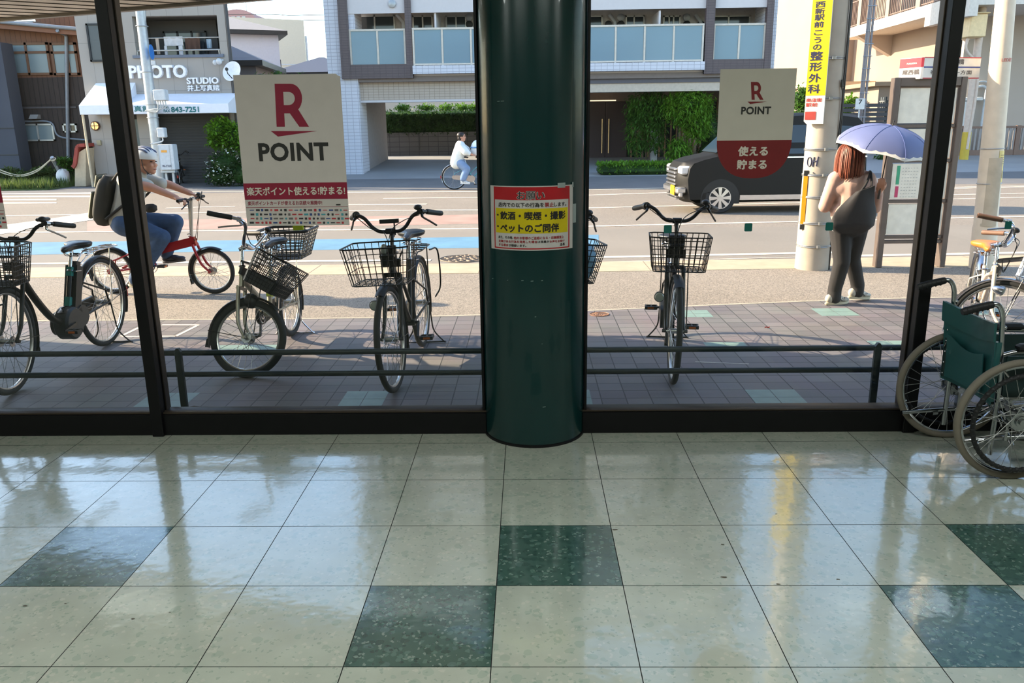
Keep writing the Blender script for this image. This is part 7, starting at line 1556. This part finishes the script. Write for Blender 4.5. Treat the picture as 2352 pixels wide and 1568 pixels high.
# ================================================================ plants
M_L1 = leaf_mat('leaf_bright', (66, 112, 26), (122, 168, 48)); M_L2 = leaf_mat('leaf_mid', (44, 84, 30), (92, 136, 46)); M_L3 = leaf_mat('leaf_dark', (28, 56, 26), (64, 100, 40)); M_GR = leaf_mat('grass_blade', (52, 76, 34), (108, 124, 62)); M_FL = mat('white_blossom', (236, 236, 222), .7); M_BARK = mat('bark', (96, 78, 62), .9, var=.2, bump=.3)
def leaves(name, ells, n, size, mt, parent, seed, slim=.5, droop=0.0, surf=.55):
    """mass of single folded leaves spread through rounded volumes"""
    r = random.Random(seed); b = MB(); tot = sum(e[1][0]*e[1][1]*e[1][2] for e in ells)
    for c, rad in ells:
        for k in range(int(n*rad[0]*rad[1]*rad[2]/tot)):
            d = V((r.gauss(0, 1), r.gauss(0, 1), r.gauss(0, 1))).normalized(); q = (surf+(1-surf)*r.random())*r.uniform(.85, 1.08); p = V((c[0]+d.x*rad[0]*q, c[1]+d.y*rad[1]*q, c[2]+d.z*rad[2]*q))
            ax = V((r.gauss(0, 1), r.gauss(0, 1), r.gauss(0, .6)-droop)).normalized(); x, y = frame_of(ax); s = size*r.uniform(.6, 1.25)
            a, t, l, m = p, p+ax*s, p+ax*s*.5+x*s*slim*.5+y*s*.08, p+ax*s*.5-x*s*slim*.5+y*s*.08
            b.add([a, l, t, m], [(0, 1, 2), (0, 2, 3)])
    o = b.build(name, mt, parent, smooth=0); return o
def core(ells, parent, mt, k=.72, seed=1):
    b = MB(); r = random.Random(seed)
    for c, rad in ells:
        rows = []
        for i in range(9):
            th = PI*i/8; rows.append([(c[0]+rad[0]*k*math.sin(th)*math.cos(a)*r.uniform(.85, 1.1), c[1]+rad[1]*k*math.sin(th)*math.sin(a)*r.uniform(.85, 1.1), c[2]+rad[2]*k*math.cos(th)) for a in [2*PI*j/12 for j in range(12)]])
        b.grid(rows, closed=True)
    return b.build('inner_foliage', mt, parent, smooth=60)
def plant(name, label, cat, base, ells, n, size, mt, seed, trunk=None, slim=.5, droop=0.0, group=None, corek=.6, cmat=None):
    t = thing(name, label, cat, tuple(base), 0, group); b_ = V(base); E_ = [(V(c)-b_, r) for c, r in ells]
    if trunk:
        for q in trunk:
            b = MB(); b.tube(spline([V(p)-b_ for p in q[0]], 4), q[1], 8); b.build('trunk', M_BARK, t)
    leaves('foliage', E_, n, size, mt, t, seed, slim, droop)
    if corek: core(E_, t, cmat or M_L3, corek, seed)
    return t
def el(u, v, Y, ru, rv, ry): s = Y*1.03/F_PX; return (P(u, v, Y), (ru*s, ry, rv*s))
b0 = P(515, 425, 24.0)
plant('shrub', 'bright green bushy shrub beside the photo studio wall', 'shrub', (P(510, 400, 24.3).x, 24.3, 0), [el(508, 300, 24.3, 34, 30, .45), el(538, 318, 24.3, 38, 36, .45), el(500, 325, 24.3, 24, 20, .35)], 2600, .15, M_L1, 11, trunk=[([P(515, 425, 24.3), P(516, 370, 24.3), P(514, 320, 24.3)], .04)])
w_ = plant('flowering_bush', 'dark green bush dotted with white blossom below the bright shrub', 'bush', (P(520, 420, 24.0).x, 24.0, 0), [el(520, 378, 24.0, 46, 36, .5), el(510, 405, 24.0, 42, 26, .5), el(552, 400, 24.0, 30, 34, .5)], 3000, .10, M_L3, 12)
bw = V(w_.location); leaves('blossom', [(el(520, 374, 23.9, 44, 30, .5)[0]-bw, el(520, 374, 23.9, 46, 32, .52)[1]), (el(515, 400, 23.9, 40, 20, .5)[0]-bw, el(515, 400, 23.9, 40, 20, .52)[1])], 220, .075, M_FL, w_, 13, .9, 0, .95)
plant('climbing_plant', 'sprigs of greenery rising behind the tall poster', 'plant', (P(640, 200, 27).x, 27, 0), [el(637, 172, 27, 14, 16, .3), el(690, 178, 27, 18, 12, .3), el(600, 176, 27, 18, 10, .3), el(650, 260, 27, 60, 70, .4)], 900, .14, M_L2, 14, trunk=[([P(640, 425, 27), P(640, 300, 27), P(640, 180, 27)], .04)])
# grass plot on the left
gp = MB(); xg0, xg1 = -21, -13.62; gp.box((xg0, 23.15, -.02), (xg1, 26.4, .02)); struct(gp, 'grass_plot', mat('soil_green', (66, 82, 40), .9, var=.3, scale=3), smooth=0)
gb = MB(); r = random.Random(5)
for k in range(9000):
    x, y = r.uniform(-20.5, xg1), 23.2+3.1*r.random()**1.3; h = r.uniform(.08, .34)*(1.6 if y > 25 and r.random() < .3 else 1); a = r.uniform(0, 2*PI); w_ = .014+.01*r.random(); dx, dy = .5*h*math.cos(a)*r.random(), .5*h*math.sin(a)*r.random(); e = r.uniform(0, PI)
    gb.add([(x-w_*math.cos(e), y-w_*math.sin(e), .02), (x+w_*math.cos(e), y+w_*math.sin(e), .02), (x+dx, y+dy, h)], [(0, 1, 2)])
tag(gb.build('grass', M_GR, smooth=0), 'rough green grass and weeds growing before the wooden house', 'grass', None, 'stuff')
for i, (u, v, ru, rv) in enumerate([(100, 395, 30, 14), (165, 385, 16, 16), (20, 398, 30, 14), (150, 372, 10, 10), (55, 404, 26, 10)]):
    Yg = 25.3-.1*i; e_ = el(u, v, Yg, ru, rv, .4); plant('weed_clump', ['leafy weeds before the dark board wall', 'tall weeds beside the red capped gate pier', 'weeds at the left edge below the slate wall', 'small sapling beside the leaning post', 'low weeds under the sagging rope'][i], 'weeds', (e_[0].x, Yg, 0), [(V((e_[0].x, Yg, max(.25, e_[0].z))), e_[1])], 500, .12, M_L2 if i % 2 else M_GR, 40+i, corek=.5)
# leaning post with its rope, weighted by a bag
lp = thing('leaning_post', 'grey post leaning over the grass', 'post', tuple(G(150, 424))); o = V(lp.location); tp = P(119, 361, 24.6)-o
b = MB(); b.tube([(0, 0, .05), tuple(tp)], .055, 12); b.build('post', M_GALV, lp)
b = MB(); b.torus(tuple(tp*.93), .075, .02, tuple(tp), 14, 6); b.build('rope_knot', mat('rope', (196, 184, 160), .8), lp)
for i, dz in enumerate((.0, .07)):
    t = thing('rope', ['upper pale rope sagging from the leaning post', 'lower pale rope sagging from the leaning post'][i], 'rope', tuple(P(116, 367, 24.55)), 0, 'ropes at the grass plot'); o2 = V(t.location)
    b = MB(); b.tube(spline([(0, 0, 0), tuple(P(85, 390+4*i, 24.6)-o2), tuple(P(45, 402+3*i, 24.6)-o2), tuple(P(0, 390+5*i, 24.6)-o2), tuple(P(-60, 360+5*i, 24.6)-o2)], 5), .018, 7); b.build('strand', mat('rope', (196, 184, 160)), t)
wb_ = thing('weight_bag', 'white plastic bag tied round the foot of the leaning post', 'bag', tuple(G(148, 426))); b = MB(); rows = []
for k in range(9): th = PI*k/8; rows.append([(.20*math.sin(th)**.8*math.cos(a)*(1+.12*math.sin(4*a+k)), .16*math.sin(th)**.8*math.sin(a), .24-.25*math.cos(PI-th)*(-1)*1.0+.02*math.sin(5*a)) for a in [2*PI*j/16 for j in range(16)]])
b.grid(rows, closed=True); b.build('bag_body', mat('bag_white', (206, 208, 210), .5), wb_, smooth=60, fix=True)
# red capped pier
gp_ = thing('gate_pier', 'cream pier with a curved red tile cap beside the wooden house', 'pier', tuple(G(188, 428))); o = V(gp_.location); Yp = o.y
pf = [(P(172, 428, Yp).x, 0), (P(197, 428, Yp).x, 0), (P(197, 340, Yp).x, P(197, 340, Yp).z), (P(180, 345, Yp).x, P(180, 350, Yp).z), (P(172, 380, Yp).x, P(172, 380, Yp).z)]
b = MB(); b.prism([(x-o.x, z) for x, z in pf], (0, .9, 0)); b.build('pier_body', mat('pier_cream', (196, 176, 148), .8), gp_, smooth=0)
cpts = spline([P(169, 384, Yp), P(174, 376, Yp), P(177, 355, Yp), P(181, 336, Yp), P(197, 333, Yp)], 4); b = MB()
for i in range(len(cpts)-1): a, c = cpts[i]-o, cpts[i+1]-o; b.beam((a.x, .42, a.z), (c.x, .42, c.z), 1.04 if False else .10, 1.0, upv=(0, 1, 0))
b.build('tile_cap', mat('tile_red', (150, 62, 52), .7, var=.15, scale=8), gp_, smooth=0)
# hedge over the retaining wall, and what shows above it
hb0 = V((P(1000, 304, 36.3).x, 36.3, zh1)); hx0, hx1 = P(872, 280, 36.3).x, P(1330, 280, 36.3).x; zt_ = P(950, 252, 36.3).z
t = thing('hedge', 'dark clipped hedge on top of the block wall in the driveway', 'hedge', tuple(hb0)); r = random.Random(3)
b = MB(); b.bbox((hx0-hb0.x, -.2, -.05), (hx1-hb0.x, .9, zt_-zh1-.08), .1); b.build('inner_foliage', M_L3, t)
b = MB()
for k in range(6500):
    x = r.uniform(hx0, hx1)-hb0.x; z = r.uniform(-.1, zt_-zh1); y = -.22+r.uniform(-.10, .06); 
    if z > zt_-zh1-.12: y = r.uniform(-.25, .9)
    ax = V((r.gauss(0, 1), r.gauss(-.4, .6), r.gauss(0, 1))).normalized(); xx, yy = frame_of(ax); s = r.uniform(.07, .14); p = V((x, y, z)); b.add([p, p+ax*s*.5+xx*s*.28, p+ax*s, p+ax*s*.5-xx*s*.28], [(0, 1, 2), (0, 2, 3)])
b.build('foliage', M_L3, t, smooth=0)
for i, (u, ru) in enumerate([(925, 18), (980, 26), (1025, 20), (1062, 16), (1088, 20)]): e_ = el(u, 248, 39, ru, 9, .5); plant('bright_shrub', trunk=[([V((e_[0].x, 39, .38)), e_[0]], .03)], label=['bright shrub above the hedge, leftmost', 'bright shrub above the hedge, widest of the row', 'bright shrub above the hedge, in its middle', 'small bright shrub above the hedge, over the far cyclist', 'bright shrub above the hedge against the pillar'][i], cat='shrub', base=(e_[0].x, 39, .4), ells=[e_], n=260, size=.16, mt=M_L1, seed=60+i, group='shrubs above the hedge', corek=.6, cmat=M_L2)
# planting before the apartment entrance
plant('bamboo_shrub', 'tall leafy shrub left of the round-ended poster, before the apartment door', 'shrub', (P(1480, 378, 29).x, 29, .1), [el(1490, 250, 29, 52, 46, .6), el(1462, 300, 29, 26, 60, .45), el(1500, 300, 29, 30, 50, .45)], 4200, .20, M_L2, 21, trunk=[([P(1478+6*k, 380, 29), P(1474+9*k, 330, 29), P(1470+12*k, 270, 29)], .022) for k in range(3)], slim=.26, droop=.7, corek=0)
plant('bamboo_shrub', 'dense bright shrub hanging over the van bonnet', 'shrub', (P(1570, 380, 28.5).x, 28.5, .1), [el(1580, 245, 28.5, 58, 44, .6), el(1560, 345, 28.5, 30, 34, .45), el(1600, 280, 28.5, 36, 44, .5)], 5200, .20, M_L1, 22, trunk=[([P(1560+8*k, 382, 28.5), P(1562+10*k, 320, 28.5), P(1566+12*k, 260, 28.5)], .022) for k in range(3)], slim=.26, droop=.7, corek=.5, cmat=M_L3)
plant('clipped_bush', 'darker bush between the bright shrub and the poster edge', 'bush', (P(1630, 380, 29.2).x, 29.2, .1), [el(1630, 300, 29.2, 26, 60, .45), el(1622, 350, 29.2, 24, 40, .45)], 1800, .12, M_L3, 23)
lh = el(1465, 388, 26.9, 88, 13, .5); t = thing('low_hedge', 'low bright green hedge along the pavement before the apartment entrance', 'hedge', (lh[0].x, 26.9, 0)); hx = lh[1][0]; r = random.Random(8)
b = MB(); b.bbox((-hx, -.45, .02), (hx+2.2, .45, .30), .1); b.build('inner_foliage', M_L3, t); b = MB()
for k in range(4200):
    x = r.uniform(-hx, hx+2.2); y = r.uniform(-.5, .5); z = .30+r.uniform(-.04, .08) if abs(y) < .42 else r.uniform(.02, .34); ax = V((r.gauss(0, .8), r.gauss(0, .8), r.gauss(.8, .5))).normalized(); xx, yy = frame_of(ax); s = r.uniform(.07, .13); p = V((x, y, z)); b.add([p, p+ax*s*.5+xx*s*.25, p+ax*s, p+ax*s*.5-xx*s*.25], [(0, 1, 2), (0, 2, 3)])
b.build('foliage', M_L1, t, smooth=0)
plant('garden_bush', 'olive bush behind the round-ended poster, left of the utility pole', 'bush', (P(1842, 260, 38).x, 38, .4), [el(1842, 228, 38, 24, 30, .8), el(1850, 260, 38, 30, 30, .8)], 1500, .2, M_L2, 31, corek=.6, trunk=[([V((P(1842, 260, 38).x, 38, .38)), P(1842, 270, 38), P(1842, 240, 38)], .06)])
plant('garden_bush', 'green bush at the foot of the lattice pole', 'bush', (P(1950, 260, 36).x, 36, .4), [el(1950, 238, 36, 22, 16, .6), el(1930, 256, 36, 26, 22, .6)], 900, .2, M_L1, 32, corek=.5)
plant('street_bush', 'bush under the parasol edge beyond the far lane', 'bush', (P(2030, 385, 31).x, 31, .2), [el(2030, 375, 31, 26, 26, .6), el(2010, 385, 31, 20, 18, .6)], 900, .14, M_L2, 33, corek=.6)

for i, (u, v, lb, rgb) in enumerate([(452, 940, 'small dry curled leaf lying by the foot of the rail post', (92, 78, 60)), (1762, 754, 'tiny red scrap of litter lying on the sunlit tiles', (190, 40, 36))]):
    p = G(u, v); t = thing('dry_leaf' if i == 0 else 'litter_scrap', lb, 'litter', (p.x, p.y, .002)); b = MB(); s_ = .07 if i == 0 else .02
    b.grid([[(s_*(x-1.5)/1.5, s_*.4*y*(1-abs(x-1.5)/2), .008*abs(y)+.006*(x % 2)) for y in (-1, 0, 1)] for x in range(4)]); b.build('blade' if i == 0 else 'scrap', mat('litter_%d' % i, rgb, .8), t)
